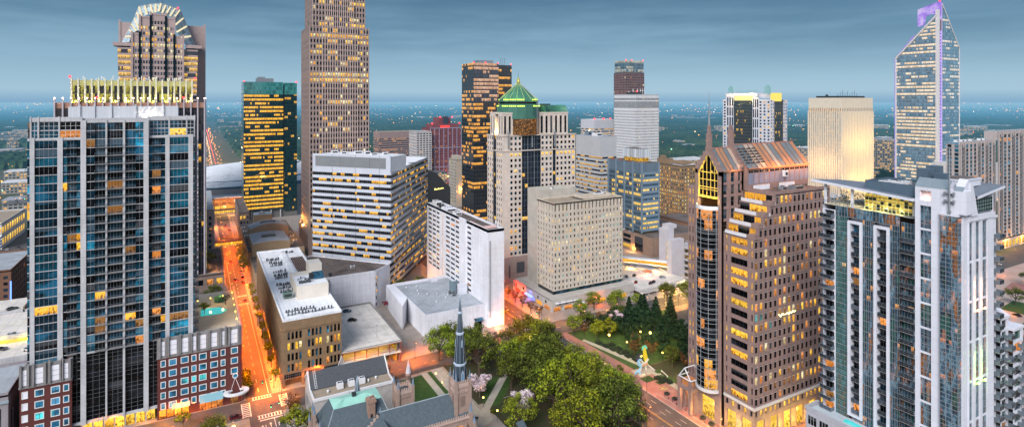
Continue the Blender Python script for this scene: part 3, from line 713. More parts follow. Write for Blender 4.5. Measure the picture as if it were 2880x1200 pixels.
def banded_office():
 T = Thing('banded_office', 'pale grey office with continuous dark ribbon windows between white bands and angled corner', 'office tower', (110, 390, 0))
 C_, L_, R_, B_ = (101.1, 335.1), (63.4, 377.8), (153.0, 412.0), (104.0, 452.0)
 ext = (89.5, 325.2)
 FHt = 3.78; z0 = 20.0; nf = 15
 W = T.mb('wall', BANDW)
 glass = curtain('banded_office_glass', (.012, .013, .016), (.03, .03, .03), (.05, .05, .055), .30, (1, .48, .035), 1.35, sp=0, mu=.1, mv=0, lump=2, rowvar=.5, tilt=.015)
 def side(p, q, z, n, skip_top=False):
  L = math.dist(p, q); d = ((q[0]-p[0])/L, (q[1]-p[1])/L)
  for f in range(n):
   zz = z+FHt*f
   W.wbox(p, d, 0, L, zz+1.95, zz+FHt, -.6, .25)
   b = MB(); nb = round(L/1.5); b.wquad(p, d, L, zz, zz+1.95, 0, [(f*61, f*3+.01), (f*61+nb, f*3+.01), (f*61+nb, f*3+.99), (f*61, f*3+.99)], 0)
   T.child('ribbon_window', b, glass)
  return d, L
 side(L_, C_, z0, nf); side(C_, R_, z0, nf)
 side(R_, B_, z0, nf); side(B_, L_, z0, nf)
 side(ext, R_, z0-FHt*5+.5, 5)
 zt = z0+FHt*nf
 # mechanical storey over the left face, white plant box, roof
 d = ((C_[0]-L_[0])/math.dist(L_, C_), (C_[1]-L_[1])/math.dist(L_, C_)); L = math.dist(L_, C_)
 W.wbox(L_, d, 0, L, zt, zt+9.6, -.7, .25)
 g = T.mb('louvre_panel', surf('grey_louvre', (.20, .215, .23), .5, .15, .2, joint=(1.9, .32, .04))); g.wbox(L_, d, 2.2, L-3.2, zt+1.8, zt+8.3, .25, .33)
 din = (-d[1], d[0])
 P = lambda s, n: (L_[0]+d[0]*s+din[0]*n, L_[1]+d[1]*s+din[1]*n)
 b = MB(); b.prism([P(0, .7), P(L, .7), P(L, 18), P(8, 22)], zt, zt+9.2); T.child('plant_block', b, surf('white_plant_block', (.70, .71, .74), .6, .1, .2))
 for s, n, w_, h in ((10, 6, 4, 2.0), (18, 5, 3.2, 1.6), (25, 9, 5, 1.8), (34, 7, 3.5, 2.2), (40, 5, 4, 1.3), (46, 9, 3, 1.7)):
  q = P(s, n); ac_unit(T, q[0], q[1], zt+9.2, w_, 2.4, h, WSTEEL, DSTEEL)
 b = MB()
 for i in range(3):
  q = P(L+4+i*1.2, 16-i*.3); b.box(q[0], q[1], zt+.2, q[0]+.12, q[1]+.12, zt+4.2)
 q = P(L+3.6, 15); b.box(q[0], q[1], zt+4, q[0]+4, q[1]+.8, zt+4.3); b.box(q[0], q[1], zt+2, q[0]+4, q[1]+.5, zt+2.2); T.child('cooling_frame', b, DSTEEL)
 T.mb('roof', ROOF_W).face([(*p, zt+.1) for p in (C_, R_, B_, L_)])
 T.finish()
banded_office()
# ================================================================== white hotel slab with its low wing
def white_hotel():
 x0, x1, y0, y1, H = 133.7, 143.4, 269.4, 361.0, 51.6
 T = Thing('white_hotel', 'white slab hotel with rows of small windows, blank end wall and low grey-roofed wing', 'hotel', (138, 315, 0))
 W = T.mb('wall', STONE_W); FHt = 2.92
 pk = picker(.2, .1, [L_AMB, L_DIM, L_PALE], [BLACKG, BLACKG, GREYG, TEAL_D], 1, 21)
 zs = 11.6; nr = 13
 segs = [(361, 359.2, None), (359.2, 351.6, 2), (351.6, 344.4, 2), (344.4, 338.1, 2), (338.1, 335.0, None), (335.0, 331.8, 'stair'), (331.8, 328.7, None), (328.7, 321.0, 2), (321.0, 313.4, 2), (313.4, 306.4, 2), (306.4, 296.6, None), (296.6, 290.2, 2), (290.2, y0, None)]
 for (b, e, ty) in segs:
  if ty is None: W.face([(x0, b, 0), (x0, e, 0), (x0, e, H), (x0, b, H)])
  elif ty == 'stair':
   face_grid(T, W, (x0, b), LF, b-e, 3, H-3, 1, 24, .42, .62, lambda c, r: random.choice([L_AMB, L_GOLD, L_AMB]), .5, .2); W.face([(x0, b, H-3), (x0, e, H-3), (x0, e, H), (x0, b, H)]); W.face([(x0, b, 0), (x0, e, 0), (x0, e, 3), (x0, b, 3)])
  else:
   face_grid(T, W, (x0, b), LF, b-e, zs, zs+FHt*nr, 1, nr, .86, .46, lambda c, r, b=b: pk(int(b), r), .5, .3, frame=FRG, nx=5)
   W.face([(x0, b, zs+FHt*nr), (x0, e, zs+FHt*nr), (x0, e, H), (x0, b, H)]); W.face([(x0, b, 0), (x0, e, 0), (x0, e, zs), (x0, b, zs)])
 W.box(x0-.6, 296.8, 11, x0-.003, 306.2, H+.4)
 W.face([(x0, y0, 0), (x1, y0, 0), (x1, y0, H), (x0, y0, H)]); W.face([(x1, y0, 0), (x1, y1, 0), (x1, y1, H), (x1, y0, H)]); W.face([(x1, y1, 0), (x0, y1, 0), (x0, y1, H), (x1, y1, H)])
 st = T.mb('vent_strip', surf('grey_vent_strip', (.34, .34, .37), .6, .15, 1)); st.box(x0+.9, y0-.06, 5, x0+1.9, y0+.01, H-6)
 parapet_roof(T, x0, y0, x1, y1, H-1.2, 1.25, STONE_W, ROOF_D)
 b = MB(); b.box(x0+.6, y0+8, H-1.2, x0+1.0, y0+24, H+.25); b.box(x0+1.0, y0+8, H-1.2, x1-.6, y0+8.4, H+.25); T.child('roof_wall', b, surf('pink_lit_plaster', (.75, .52, .50), .8, .1, .3), 'pinkish low roof wall')  # pink light painted into the plaster colour
 ac_unit(T, x0+2.5, 318, H-1.2, 4, 5, 1.6, WSTEEL, DSTEEL); ac_unit(T, x0+1.5, 330, H-1.2, 6.5, 9, 2.0, STONE_W, DSTEEL); ac_unit(T, x0+2.6, 351, H-1.2, 4, 7, 3.2, WSTEEL, DSTEEL); ac_unit(T, x0+3, 344, H-1.2, 3, 3, 1.6, DSTEEL, DSTEEL)
 for y in (274, 277):
  b = MB(); b.tube((x1-1.2, y, H-1), (x1-1.2, y, H+3.4), .1); b.box(x1-1.5, y-.3, H+1, x1-.9, y+.3, H+2.6); T.child('antenna', b, WSTEEL)
 # low wing
 wx0, wy0, wy1, WH = 99.8, 271.6, 326, 11.2
 W.face([(wx0, wy0, 0), (x0, wy0, 0), (x0, wy0, WH+.9), (wx0, wy0, WH+.9)]); W.face([(wx0, wy1, 0), (wx0, wy0, 0), (wx0, wy0, WH+.9), (wx0, wy1, WH+.9)]); W.face([(x0, wy1, 0), (wx0, wy1, 0), (wx0, wy1, WH+1.4), (x0, wy1, WH+1.4)])
 T.mb('roof', ROOF_D); b = MB(); b.face([(wx0+.4, wy0+.4, WH), (x0, wy0+.4, WH), (x0, wy1-.4, WH), (wx0+.4, wy1-.4, WH)]); T.child('wing_roof', b, ROOF_G, 'pale grey flat roof of the low wing')
 W.box(wx0, wy0+.02, WH, x0, wy0+.4, WH+.9); W.box(wx0+.02, wy0+.4, WH, wx0+.4, wy1-.4, WH+.9); W.box(wx0, wy1-.8, WH, 122, wy1, WH+1.4); W.box(122, wy1-4, WH, 126, wy1-3, WH+1.2)
 W.prism([(93.2, 288), (wx0, 300), (wx0, wy1), (95.5, wy1)], 0, 12.4);
 for (x, y, r) in ((112, 302, .7), (117, 300, .5), (109, 310, .5), (108, 305, .45), (119, 292, .6), (112, 288, .55), (122, 296, .5), (105, 318, .6), (111, 317, .6)):
  b = MB(); b.cyl(x, y, r*.7, WH, WH+.5, n=8); b.cyl(x, y, r, WH+.5, WH+.9, r*.4, n=8); T.child('roof_vent', b, WSTEEL)
 b = MB(); b.box(126.5, 296, WH, 126.8, 305, WH+5.2); b.box(126.8, 304.7, WH, 132, 305, WH+4.2); T.child('plant_screen', b, surf('blue_grey_screen', (.17, .24, .28), .5, .2, .5, joint=(.5, 40, .05)), 'blue grey plant screen')
 b = MB(); b.box(127.5, 293.2, WH, 132.6, 295.6, WH+5.6); T.child('plant_screen', b, STONE_W2, 'white plant screen')
 for (x, y) in ((123, 297), (124.6, 294.5), (123.4, 292.5)): ac_unit(T, x, y, WH, 1.6, 1.5, 1.4, STEEL, DSTEEL)
 b = MB(); b.face([(126.5, 269.8, 4.2), (131.5, 269.8, 4.2), (131.5, 271.55, 5.4), (126.5, 271.55, 5.4)]); T.child('glass_canopy', b, SKYG)
 T.pane((129, 271.55, 1.8), FR, 4.4, 3.2, (BLACKG, FRD), 3, 2)
 b = MB()
 for i in range(8):
  t0, t1 = math.pi*i/8, math.pi*(i+1)/8
  b.face([(92.5, 322+2*math.cos(t0), 3+1.4*math.sin(t0)), (95.4, 322+2*math.cos(t0), 3+1.4*math.sin(t0)), (95.4, 322+2*math.cos(t1), 3+1.4*math.sin(t1)), (92.5, 322+2*math.cos(t1), 3+1.4*math.sin(t1))])
 T.child('entrance_awning', b, surf('maroon_awning', (.12, .01, .02), .6, .1, 1), 'small maroon barrel awning')
 T.finish()
 point(T.o, (119, 347, 3.5), 1600, WA, .5, T.loc); point(T.o, (128, 352, 3.5), 1500, OR, .5, T.loc); point(T.o, (130, 336, 4), 900, OR, .5, T.loc)
 point(T.o, (137.5, 265.5, 2.5), 1300, (1, .45, .35), .6, T.loc)
white_hotel()
# ================================================================== beige precast office on a low podium
def precast_office():
 x0, x1, y0, y1, H = 180.2, 231.4, 277.5, 296.0, 60.4
 T = Thing('precast_office', 'beige precast concrete office with grid of small narrow windows, standing on low podium with shops', 'office tower', (205, 290, 0), zvis=8)
 W = T.mb('wall', BEIGE)
 pk0 = picker(.32, .85, [L_PALE, L_YEL, L_PALE, L_PALE], [BLACKG, BLACKG, TEAL_D, BRIGHT_TEAL, GREYG], 2, 31)
 pk = lambda c, r: pk0(c, r) if r < 14 else BLACKG
 zb, zt = 9.2, 54.4
 face_grid(T, W, (x0, y0), FR, x1-x0, zb, zt, 19, 14, .36, .55, pk, .5, .35, frame=FRG)
 face_grid(T, W, (x0, y0), FR, x1-x0, zt, H-.4, 19, 1, .40, .72, lambda c, r: BLACKG, .45, .7)
 face_grid(T, W, (x0, y1), LF, y1-y0, zb, zt, 6, 14, .34, .55, picker(.25, .6, [L_PALE, L_YEL], [BLACKG, TEAL_D, GREYG], 1, 8), .5, .35, frame=FRG)
 face_grid(T, W, (x0, y1), LF, y1-y0, zt, H-.4, 6, 1, .40, .72, lambda c, r: BLACKG, .45, .7)
 W.face([(x1, y0, zb), (x1, y1, zb), (x1, y1, H-.4), (x1, y0, H-.4)]); W.face([(x1, y1, zb), (x0, y1, zb), (x0, y1, H-.4), (x1, y1, H-.4)])
 W.face([(x0, y0, zb), (x0, y1, zb), (x1, y1, zb), (x1, y0, zb)])
 parapet_roof(T, x0, y0, x1, y1, H-.9, .9, BEIGE, ROOF_T)
 b = MB(); b.box(207, 285, H-.9, 208, y1-.6, H+1.2); b.box(208, 285, H-.9, 228, 285.6, H+1.0); b.box(228, 285, H-.9, 228.6, y1-.6, H+1.0); b.face([(203, 279, H-.85), (206.5, 279, H-.85), (206.5, y1-1, H-.85), (203, y1-1, H-.85)], None, 1); T.child('roof_plant_wall', b, [BEIGE, DSTEEL])
 ac_unit(T, 219, 288, H-.9, 5, 3, 2, WSTEEL, DSTEEL); ac_unit(T, 226, 290, H-.9, 2.4, 2.4, 2.2, WSTEEL, DSTEEL)
 S = T.mb('stair_core', surf('pale_precast', (.50, .46, .40), .8, .2, .2, streak=.3, joint=(6, 3.6, .05))); S.box(182.4, 296.0, 0, 208.8, 311, 64.0); S.box(182.4, 296.0, 64, 208.8, 296.5, 64.9); S.box(182.4, 296.5, 64, 182.9, 311, 64.9); S.box(208.3, 296.5, 64, 208.8, 311, 64.9); S.box(182.9, 310.5, 64, 208.3, 311, 64.9)
 ac_unit(T, 195, 302, 64, 2.2, 2, .9, WSTEEL, DSTEEL)
 # recessed glass storey and podium
 g = T.mb('recessed_storey', FRD)
 for i in range(22): T.pane((x0+1.6+i*2.3, y0+1.0, 8.1), FR, 2.2, 2.1, (random.choice([TEAL_D, BLACKG, GREENG, L_YEL if i in (4, 5) else TEAL_D]), FRD), 1, 1)
 g.box(x0+.6, y0+1.06, 6.8, x1-.5, y1-.6, 9.15)
 px0, px1, py0, py1, PH = 174.6, 234.5, 270.4, 316, 6.9
 P = T.mb('podium', surf('podium_stone', (.50, .46, .42), .75, .2, .2, streak=.25, joint=(3, 3.4, .05)))
 P.box(px0, py0, 2.9, px1, py0+.5, PH+.5); P.box(px0, py0+.5, PH-.4, px1, py1, PH)
 P.box(px1-.5, py0+.5, 0, px1, py1, PH+.5); P.box(px0, py0+.5, 2.9, px0+.5, py1, PH+.4); P.box(px0+.9, py0+.9, 0, px1-.6, py1-.6, PH-.5)
 for x in (174.6, 182, 190, 198, 206, 214, 222, 230): P.box(x, py0, 0, x+1.2, py0+.9, 2.9)
 for i in range(6): P.box(px0, py0+1+i*8.6, 0, px0+.9, py0+2.4+i*8.6, 2.9)
 for i, x in enumerate((180, 184.4, 188.8, 203.5, 207.5)): T.pane((x, py0-.03, 4.6), FR, 1.5, 1.7, (L_YEL if i > 2 else BLACKG, FRD), 2, 2)
 for i in range(7): T.pane((178.2+i*8 if i < 7 else 0, py0+.85, 1.45), FR, 5.6, 2.7, (random.choice([L_GOLD, L_AMB, L_DIM]), FRD), 4, 1)
 b = MB(); b.box(176.6, py0-1.3, 4.9, 193, py0-.02, 5.2); b.box(188, py0-2.3, 2.8, 196, py0-.02, 3.1); T.child('street_canopy', b, WSTEEL)
 sh = [glow('red_shop_light', (1, .05, .02), 2.2, True), L_RED, L_GOLD, glow('blue_shop_light', (.12, .16, 1), 2.6, True), L_AMB]
 for i, k in enumerate((4, 2, 3, 1, 0)):
  y = 277+i*8.6; T.pane((px0+.85, y, 1.45), LF, 7.0, 2.8, (sh[k], FRD), 4, 1)
  T.pane((px0-.03, y, 4.6), LF, 1.6, 1.6, (sh[k] if k in (3, 0) else BLACKG, FRD), 2, 1)
 b = MB(); b.box(px0-1.6, 291.5, 2.7, px0-.02, 299, 3.4); T.child('shop_awning', b, glow('blue_white_awning', (.35, .45, 1), 1.8, True), 'glowing blue and white shop awning')
 T.finish()
 point(T.o, (px0-2.4, 295, 3), 900, (.25, .25, 1), .4, T.loc); point(T.o, (px0-2.6, 309, 4), 2200, (1, .06, .03), .5, T.loc); point(T.o, (px0-2, 303, 3), 1600, (1, .12, .04), .5, T.loc)
 point(T.o, (206, py0-3, 3.0), 1500, OR, .5, T.loc)
precast_office()
# ================================================================== cream tower with the green dome
def domed_tower():
 x0, x1, y0, y1 = 172.7, 230.6, 327.3, 348.8
 T = Thing('domed_tower', 'cream stone tower with stepped shoulders, lit green copper dome and glass bays', 'tower', (200, 340, 0), zvis=30)
 W = T.mb('wall', LIME); Z0 = 17.5; Z1 = 96.6; FHt = (Z1-Z0)/22
 pk = picker(.16, .85, [L_GOLD, L_YEL, L_YEL], [BLACKG, BLACKG, TEAL_D], 2, 41)
 lit20 = lambda c, r: L_YEL if r == 18 else pk(c, r)
 def cols(o, d, L, n, w=.56, nr=22, z0=Z0, z1=Z1, h=.52): face_grid(T, W, o, d, L, z0, z1, n, nr, w, h, lit20, .5, .3)
 glass = curtain('domed_tower_glass', (.012, .018, .03), (.012, .016, .025), (.10, .12, .15), .10, (1, .55, .08), 1.1, sp=.3, mu=.08, mv=.05, lump=2, frough=.3)
 def gl(part, o, d, L, z0, z1, n):
  b = MB(); nf = (z1-z0)/FHt; b.wquad(o, d, L, z0, z1, 0, [(0, 0), (n, 0), (n, nf), (0, nf)]); T.child(part, b, glass)
 segs = [(172.7, 178.2, 0), (178.2, 187.6, 3), (187.6, 202.2, 'g'), (202.2, 211.9, 3), (211.9, 214.2, 's'), (214.2, 230.6, 5)]
 for a, e, k in segs:
  if k == 0: W.face([(a, y0, Z0), (e, y0, Z0), (e, y0, Z1), (a, y0, Z1)])
  elif k == 'g':
   gl('glass_bay', (a, y0+.5), FR, e-a, Z0, Z1-10.2, 6); gl('glass_bay', (a, y0+.8), FR, e-a, Z1-9.8, Z1, 6); W.box(a, y0-.2, Z1-10.3, e, y0+1.2, Z1-9.7)
   for q in (a+4.6, a+9.6): b = MB(); b.box(q, y0+.15, Z0, q+.25, y0+.49, Z1); T.child('glass_bay_mullion', b, STEEL)
  elif k == 's': gl('glass_slot', (a, y0+.6), FR, e-a, Z0, Z1, 1)
  else: cols((a, y0), FR, e-a, k)
 for b, e, k in [(348.8, 340.0, 3), (340.0, 328.6+7, 'g'), (335.6, 327.3, 3)]:
  if k == 'g': gl('glass_bay', (x0+.6, b), LF, b-e, Z0, Z1, 3)
  else: cols((x0, b), LF, b-e, k, .5)
 W.face([(x1, y0, Z0), (x1, y1, Z0), (x1, y1, Z1), (x1, y0, Z1)]); W.face([(x1, y1, Z0), (x0, y1, Z0), (x0, y1, Z1), (x1, y1, Z1)])
 for z in (Z1-.2, Z1-10.2, Z0):
  W.box(x0-.45, y0-.45, z, x1+.45, y0-.004, z+.6); W.box(x0-.45, y0-.004, z, x0-.004, y1+.3, z+.6)
 T.mb('terrace', ROOF_T).face([(x0, y0, Z1+.02), (x1, y0, Z1+.02), (x1, y1, Z1+.02), (x0, y1, Z1+.02)])
 # shoulder blocks above the terrace, with tall vertical windows
 ux0, ux1, uy0, uy1, U = 174.2, 225.4, 328.9, 347.4, 111.6
 tall = lambda c, r: BLACKG
 for a, e, n in ((ux0, 188.0, 4), (202.2, ux1, 6)):
  face_grid(T, W, (a, uy0), FR, e-a, Z1, U, n, 1, .5, .78, tall, .35, .45, frame=FRG, ny=4)
 W.face([(188, uy0, Z1), (188, uy0+7, Z1), (188, uy0+7, U), (188, uy0, U)]); W.face([(202.2, uy0+7, Z1), (202.2, uy0, Z1), (202.2, uy0, U), (202.2, uy0+7, U)])
 face_grid(T, W, (ux0, uy1), LF, 7.0, Z1, U, 2, 1, .45, .78, tall, .35, .45, frame=FRG, ny=4); face_grid(T, W, (ux0, 335.8), LF, 335.8-uy0, Z1, U, 2, 1, .45, .78, tall, .35, .45, frame=FRG, ny=4)
 gl('glass_bay', (188, uy0+4.5), FR, 14.2, Z1+3, U, 6); gl('glass_bay', (ux0+3.5, 340.4), LF, 4.6, Z1+3, U, 2)
 W.face([(ux0, 340.4, Z1), (ux0+3.5, 340.4, Z1), (ux0+3.5, 340.4, U), (ux0, 340.4, U)]); W.face([(ux0+3.5, 335.8, Z1), (ux0, 335.8, Z1), (ux0, 335.8, U), (ux0+3.5, 335.8, U)])
 W.face([(ux1, uy0, Z1), (ux1, uy1, Z1), (ux1, uy1, U), (ux1, uy0, U)]); W.face([(ux1, uy1, Z1), (ux0, uy1, Z1), (ux0, uy1, U), (ux1, uy1, U)])
 for a, e in ((ux0, 188.0), (202.2, ux1)): W.box(a-.2, uy0-.2, U-.8, e+.2, uy1, U+.3)
 # small crane-like lamp brackets at the terrace corners
 for (x, y) in ((177.0, y0-.8), (195.0, y0-.8), (213, y0-.8), (x0-.8, 338)):
  b = MB(); b.box(x-.35, y-.3, Z1-8, x+.35, y+.3, Z1+1.5); b.ball(x, y, Z1+2.1, .8); b.tube((x, y, Z1+2), (x, y+2.2, Z1+3.6), .18); T.child('bracket', b, STEEL)
 # drum and dome
 cx, cyy = 191.5, 339.0
 G_ = T.mb('drum', surf('green_curtain_panel', (.045, .155, .115), .35, .18, .4, joint=(2.2, 2.4, .1), spec=.6))
 ph = math.pi/16
 G_.cyl(cx, cyy, 14.8, 107.6, 115.6, n=16, smooth=False, ph=ph); b = MB(); b.cyl(cx, cyy, 14.4, 97, 107.6, n=16, smooth=False, ph=ph, cap=False); T.child('glass_drum', b, [L_DIM])
 G_.cyl(cx, cyy, 13.4, 115.6, 120.6, n=16, smooth=False, ph=ph)
 b = MB(); b.cyl(cx, cyy, 13.46, 117.6, 119.0, n=16, smooth=False, cap=False, ph=ph); T.child('drum_window', b, BLACKG)
 D = T.mb('dome', COPPER); D.cyl(cx, cyy, 13.0, 120.6, 124.4, 8.8, n=16, smooth=False, ph=ph); D.cyl(cx, cyy, 8.8, 124.4, 131.2, 1.2, n=16, smooth=False, ph=ph)
 rb = T.mb('dome_rib', surf('yellow_copper_rib', (.52, .60, .22), .5, .15, .5))
 for i in range(16):
  t = ph+2*math.pi*i/16; q = lambda r, z: (cx+r*math.cos(t), cyy+r*math.sin(t), z)
  rb.tube(q(13.05, 120.7), q(8.85, 124.5), .16, n=4); rb.tube(q(8.85, 124.5), q(1.2, 131.3), .14, n=4)
 F = T.mb('finial', surf('gilded_finial', (.55, .5, .12), .4, .1, 1, metal=.4)); F.cyl(cx, cyy, 1.3, 131.2, 133.6, .9, n=8); F.cyl(cx, cyy, .9, 133.6, 136, .15, n=8)
 for k in range(4):
  t = math.pi/2*k+.4; F.cyl(cx+1.2*math.cos(t), cyy+1.2*math.sin(t), .22, 131.2, 135, .03, n=5)
 b = MB(); b.cyl(cx, cyy, .12, 136, 143.5, .04, n=5); T.child('mast', b, STEEL)
 # maintenance rail down one side of the dome
 b = MB(); q = lambda r, z, s: (cx+r*math.cos(-1.05)+s*math.sin(1.05), cyy+r*math.sin(-1.05)+s*math.cos(1.05), z)
 for s in (-.6, .6): b.tube(q(1.4, 131.4, s), q(9.1, 125, s), .13, n=4); b.tube(q(9.1, 125, s), q(13.6, 121, s), .13, n=4); b.tube(q(14.95, 120.6, s), q(14.95, 98, s), .22, n=4)
 for i in range(12):
  k = i/11; b.tube(q(1.4+k*12, 131.4-10.6*k, -.6), q(1.4+k*12, 131.4-10.6*k, .6), .08, n=4)
 T.child('maintenance_rail', b, STEEL)
 ring = glow('eave_light', (.75, 1, .12), 2.2)
 for (r, z) in ((13.62, 119.9), (14.9, 115.7)):
  b = MB()
  for i in range(16):
   if i % 4 == 3: continue
   t0, t1 = ph+2*math.pi*(i+.08)/16, ph+2*math.pi*(i+.92)/16; c_ = r*math.cos(math.pi/16)+.12
   p0 = (cx+r*math.cos(ph+2*math.pi*i/16), cyy+r*math.sin(ph+2*math.pi*i/16)); p1 = (cx+r*math.cos(ph+2*math.pi*(i+1)/16), cyy+r*math.sin(ph+2*math.pi*(i+1)/16))
   L = lambda k: (p0[0]+(p1[0]-p0[0])*k, p0[1]+(p1[1]-p0[1])*k)
   for k in range(4):
    a_, e_ = L(.08+k*.23), L(.24+k*.23); b.face([(*a_, z), (*e_, z), (*e_, z+.8), (*a_, z+.8)])
  T.child('eave_light', b, ring)
 for i in range(8):
  t = 2*math.pi*i/8+.3; point(T.o, (cx+15.4*math.cos(t), cyy+15.4*math.sin(t), 121.2), 520, (.8, 1, .25), .3, T.loc);
 for (x, y) in ((195, 330.2), (190, 331), (200, 331), (176, 338), (178.5, 337)): point(T.o, (x, y, Z1+2.2), 5200, (1, .55, .12), .4, T.loc)
 # barrel roof over the right shoulder
 b = MB(); n = 8; r = 5.0
 for i in range(n):
  t0, t1 = math.pi*i/n, math.pi*(i+1)/n
  p = lambda t, x: (x, 334.0-r*math.cos(t), U+.3+r*.95*math.sin(t))
  b.face([p(t0, 207.5), p(t0, ux1), p(t1, ux1), p(t1, 207.5)], None, 0, True)
 b.face([p(math.pi*i/n, ux1) for i in range(n+1)]); b.face([p(math.pi*i/n, 207.5) for i in range(n, -1, -1)])
 T.child('barrel_roof', b, COPPER, 'green copper barrel roof over the shoulder')
 b = MB(); b.box(213, 340, U, 218, 346, 117.5); T.child('plant_tower', b, DSTEEL)
 # stone base
 B_ = T.mb('base', GRANITE_L); B_.box(x0-1, y0-1, 0, x1+1, y1+1, Z0-.02)
 b = MB(); b.box(x0+4.5, y0-1.06, 4, x0+5.6, y0-.98, 12); b.box(183, y0-1.06, 6.5, 189, y0-.98, 13.5); b.box(192, y0-1.06, 6.5, 199, y0-.98, 13.5); T.child('base_grille', b, surf('base_grille_metal', (.09, .09, .10), .5, .2, 1))
 for b_ in (331, 337, 343): T.pane((x0-1.03, b_, 3), LF, 3.2, 4.2, (L_AMB, FRD), 2, 2)
 T.finish()
domed_tower()
# ================================================================== granite tower with gabled copper roof
def gabled_tower():
 x0, x1, y0, y1 = 170.0, 213.6, 133.4, 163.4
 T = Thing('gabled_tower', 'pink granite office tower with gabled copper roof, curved dark glass bay and lit shop base', 'tower', (190, 150, 0), zvis=4)
 W = T.mb('wall', GRANITE); FHt = 3.68; ZC = 11.6; nf = 16; ZT = ZC+.8+FHt*nf      # top of the plain shaft about 71.3
 pk = picker(.3, .8, [L_GOLD, L_YEL, L_PALE, L_AMB, L_DIM], [BLACKG], 1, 51)
 fl = lambda c, r: BRIGHT_TEAL if (r, c) in ((8, 0), (8, 1), (7, 3)) else pk(c, r)
 Zs = ZC+.8
 # right face: 17 columns of tall windows
 def rface(xa, z0, n):
  nc = round((x1-xa)/2.56)
  face_grid(T, W, (xa, y0), FR, x1-xa, z0, z0+FHt*n, nc, n, .64, .76, lambda c, r: fl(c+17-nc, r+int((z0-Zs)/FHt+.5)), .5, .4, frame=FRW, ny=1)
  b = T.mb('window_head', surf('pale_window_head', (.62, .58, .56), .5, .1, 1)); cw = (x1-xa)/nc
  for r in range(n):
   for c in range(nc): b.box(xa+cw*c+cw*.19, y0+.12, z0+FHt*r+FHt*.87-.42, xa+cw*c+cw*.81, y0+.2, z0+FHt*r+FHt*.87-.27)
 rface(x0, Zs, nf)
 steps = [(x0+2.4, ZT, 143.5), (x0+5.2, ZT+FHt, 144.5), (x0+8.6, ZT+2*FHt, 145), (x0+11.4, ZT+3*FHt, 146)]
 rail = T.mb('terrace_railing', surf('white_railing', (.66, .64, .66), .5, .1, 1))
 px = x0
 for (xa, z, yb) in steps:
  n = 1
  rface(xa, z, n)
  # terrace floor and its white railing; the storey behind is set back
  W.box(px, y0, z-.3, xa, 147.0, z-.002); T.mb('terrace_floor', ROOF_T).face([(px, y0, z+.01), (xa, y0, z+.01), (xa, 147, z+.01), (px, 147, z+.01)])
  rail.box(px, y0+3.4, z, px+.25, 146.0, z+1.25); rail.box(px, y0-.05, z, xa, y0+.2, z+1.1)
  W.box(px-.1, y0-.2, z-.2, px+2.4, y0+2.6, z+1.5)
  for k, (b0_, b1_) in enumerate(((146.4, 142.2), (142.0, 137.4), (137.2, 134.8))):
   T.pane((xa+.02, (b0_+b1_)/2, z+1.9), LF, b0_-b1_, 2.5, (L_GOLD if (k+int(z)) % 3 else BLACKG, FRD), 4, 1)
  W.box(xa+.05, y0+.02, z, xa+.6, 147, z+FHt)
  px = xa
 ZR = ZT+4*FHt                                                                      # main roof about 86
 W.box(px, y0, ZR-.35, x1, y0+.5, ZR+1.1); W.box(px, y0+.5, ZR-.35, px+.5, 146, ZR+1.1); T.mb('roof', ROOF_D).face([(px, y0, ZR), (x1, y0, ZR), (x1, y1, ZR), (px, y1, ZR)])
 ac_unit(T, 198, 137, ZR, 5, 3.2, 1.5, STEEL, DSTEEL); ac_unit(T, 194, 139.4, ZR, 2.2, 2, 1.2, STEEL, DSTEEL)
 # left face of the shaft: wide dark windows flanked by slits
 wl = picker(.34, .1, [L_GOLD, L_YEL], [BLACKG, BLACKG], 1, 9)
 face_grid(T, W, (x0, 144.3), LF, 144.3-y0-1.9, Zs, ZT, 1, nf, .80, .62, wl, .5, .35, frame=FRD, nx=4)
 face_grid(T, W, (x0, y0+1.9), LF, 1.9, Zs, ZT, 1, nf, .35, .62, wl, .5, .35)
 face_grid(T, W, (x0, 146.3), LF, 2.0, Zs, ZT, 1, nf, .3, .62, wl, .5, .35)
 # gable tower with the curved bay
 gx0, gx1, gy0, gy1 = 168.6, 180.4, 146.3, 158.6; ZE = 93.6; ZA = 102.4; gm = (gy0+gy1)/2
 face_grid(T, W, (gx0, gy0), FR, gx1-gx0, ZT, ZE, 3, 5, .5, .78, picker(.15, .1, [L_GOLD], [BLACKG, TEAL_D], 1, 2), .5, .4, frame=FRG, ny=2)
 W.face([(gx0, gy0, 0), (x0+.4, gy0, 0), (x0+.4, gy0, ZT), (gx0, gy0, ZT)])
 W.box(gx0-.4, gy0, Zs-1, gx0+1.0, gy0+1.5, ZE); W.box(gx0-.4, gy1-1.5, Zs-1, gx0+1.0, gy1, ZE)
 W.face([(gx1, gy0, ZR), (gx1, gy1, ZR), (gx1, gy1, ZE), (gx1, gy0, ZE)])
 for i in range(5):      # stone gable following the slope
  for s in (0, 1):
   a0 = gy0+(gm-gy0)*i/5; a1 = gy0+(gm-gy0)*(i+1)/5
   if s: a0, a1 = gy1-(a0-gy0), gy1-(a1-gy0)
   z = ZE+(ZA-ZE)*(i+1)/5
   W.prism([(gx0-.4, min(a0, a1)), (gx0+.7, min(a0, a1)), (gx0+.7, max(a0, a1)), (gx0-.4, max(a0, a1))], ZE+(ZA-ZE)*i/5-1.6, z)
 # pointed gold-framed window in the gable
 gw = MB(); bt = 83.6
 pts = [(gy0+1.5, bt), (gy1-1.5, bt), (gy1-1.5, 92.6), (gm, 100.2), (gy0+1.5, 92.6)]
 gw.face([(gx0+.25, p[0], p[1]) for p in reversed(pts)][::1])
 T.child('gable_window', gw, BLACKG, 'tall pointed window glowing gold in the gable')
 gf = MB()
 for i in range(5):
  p, q = pts[i], pts[(i+1) % 5]; gf.tube((gx0+.0, *p), (gx0+.0, *q), .42, n=4)
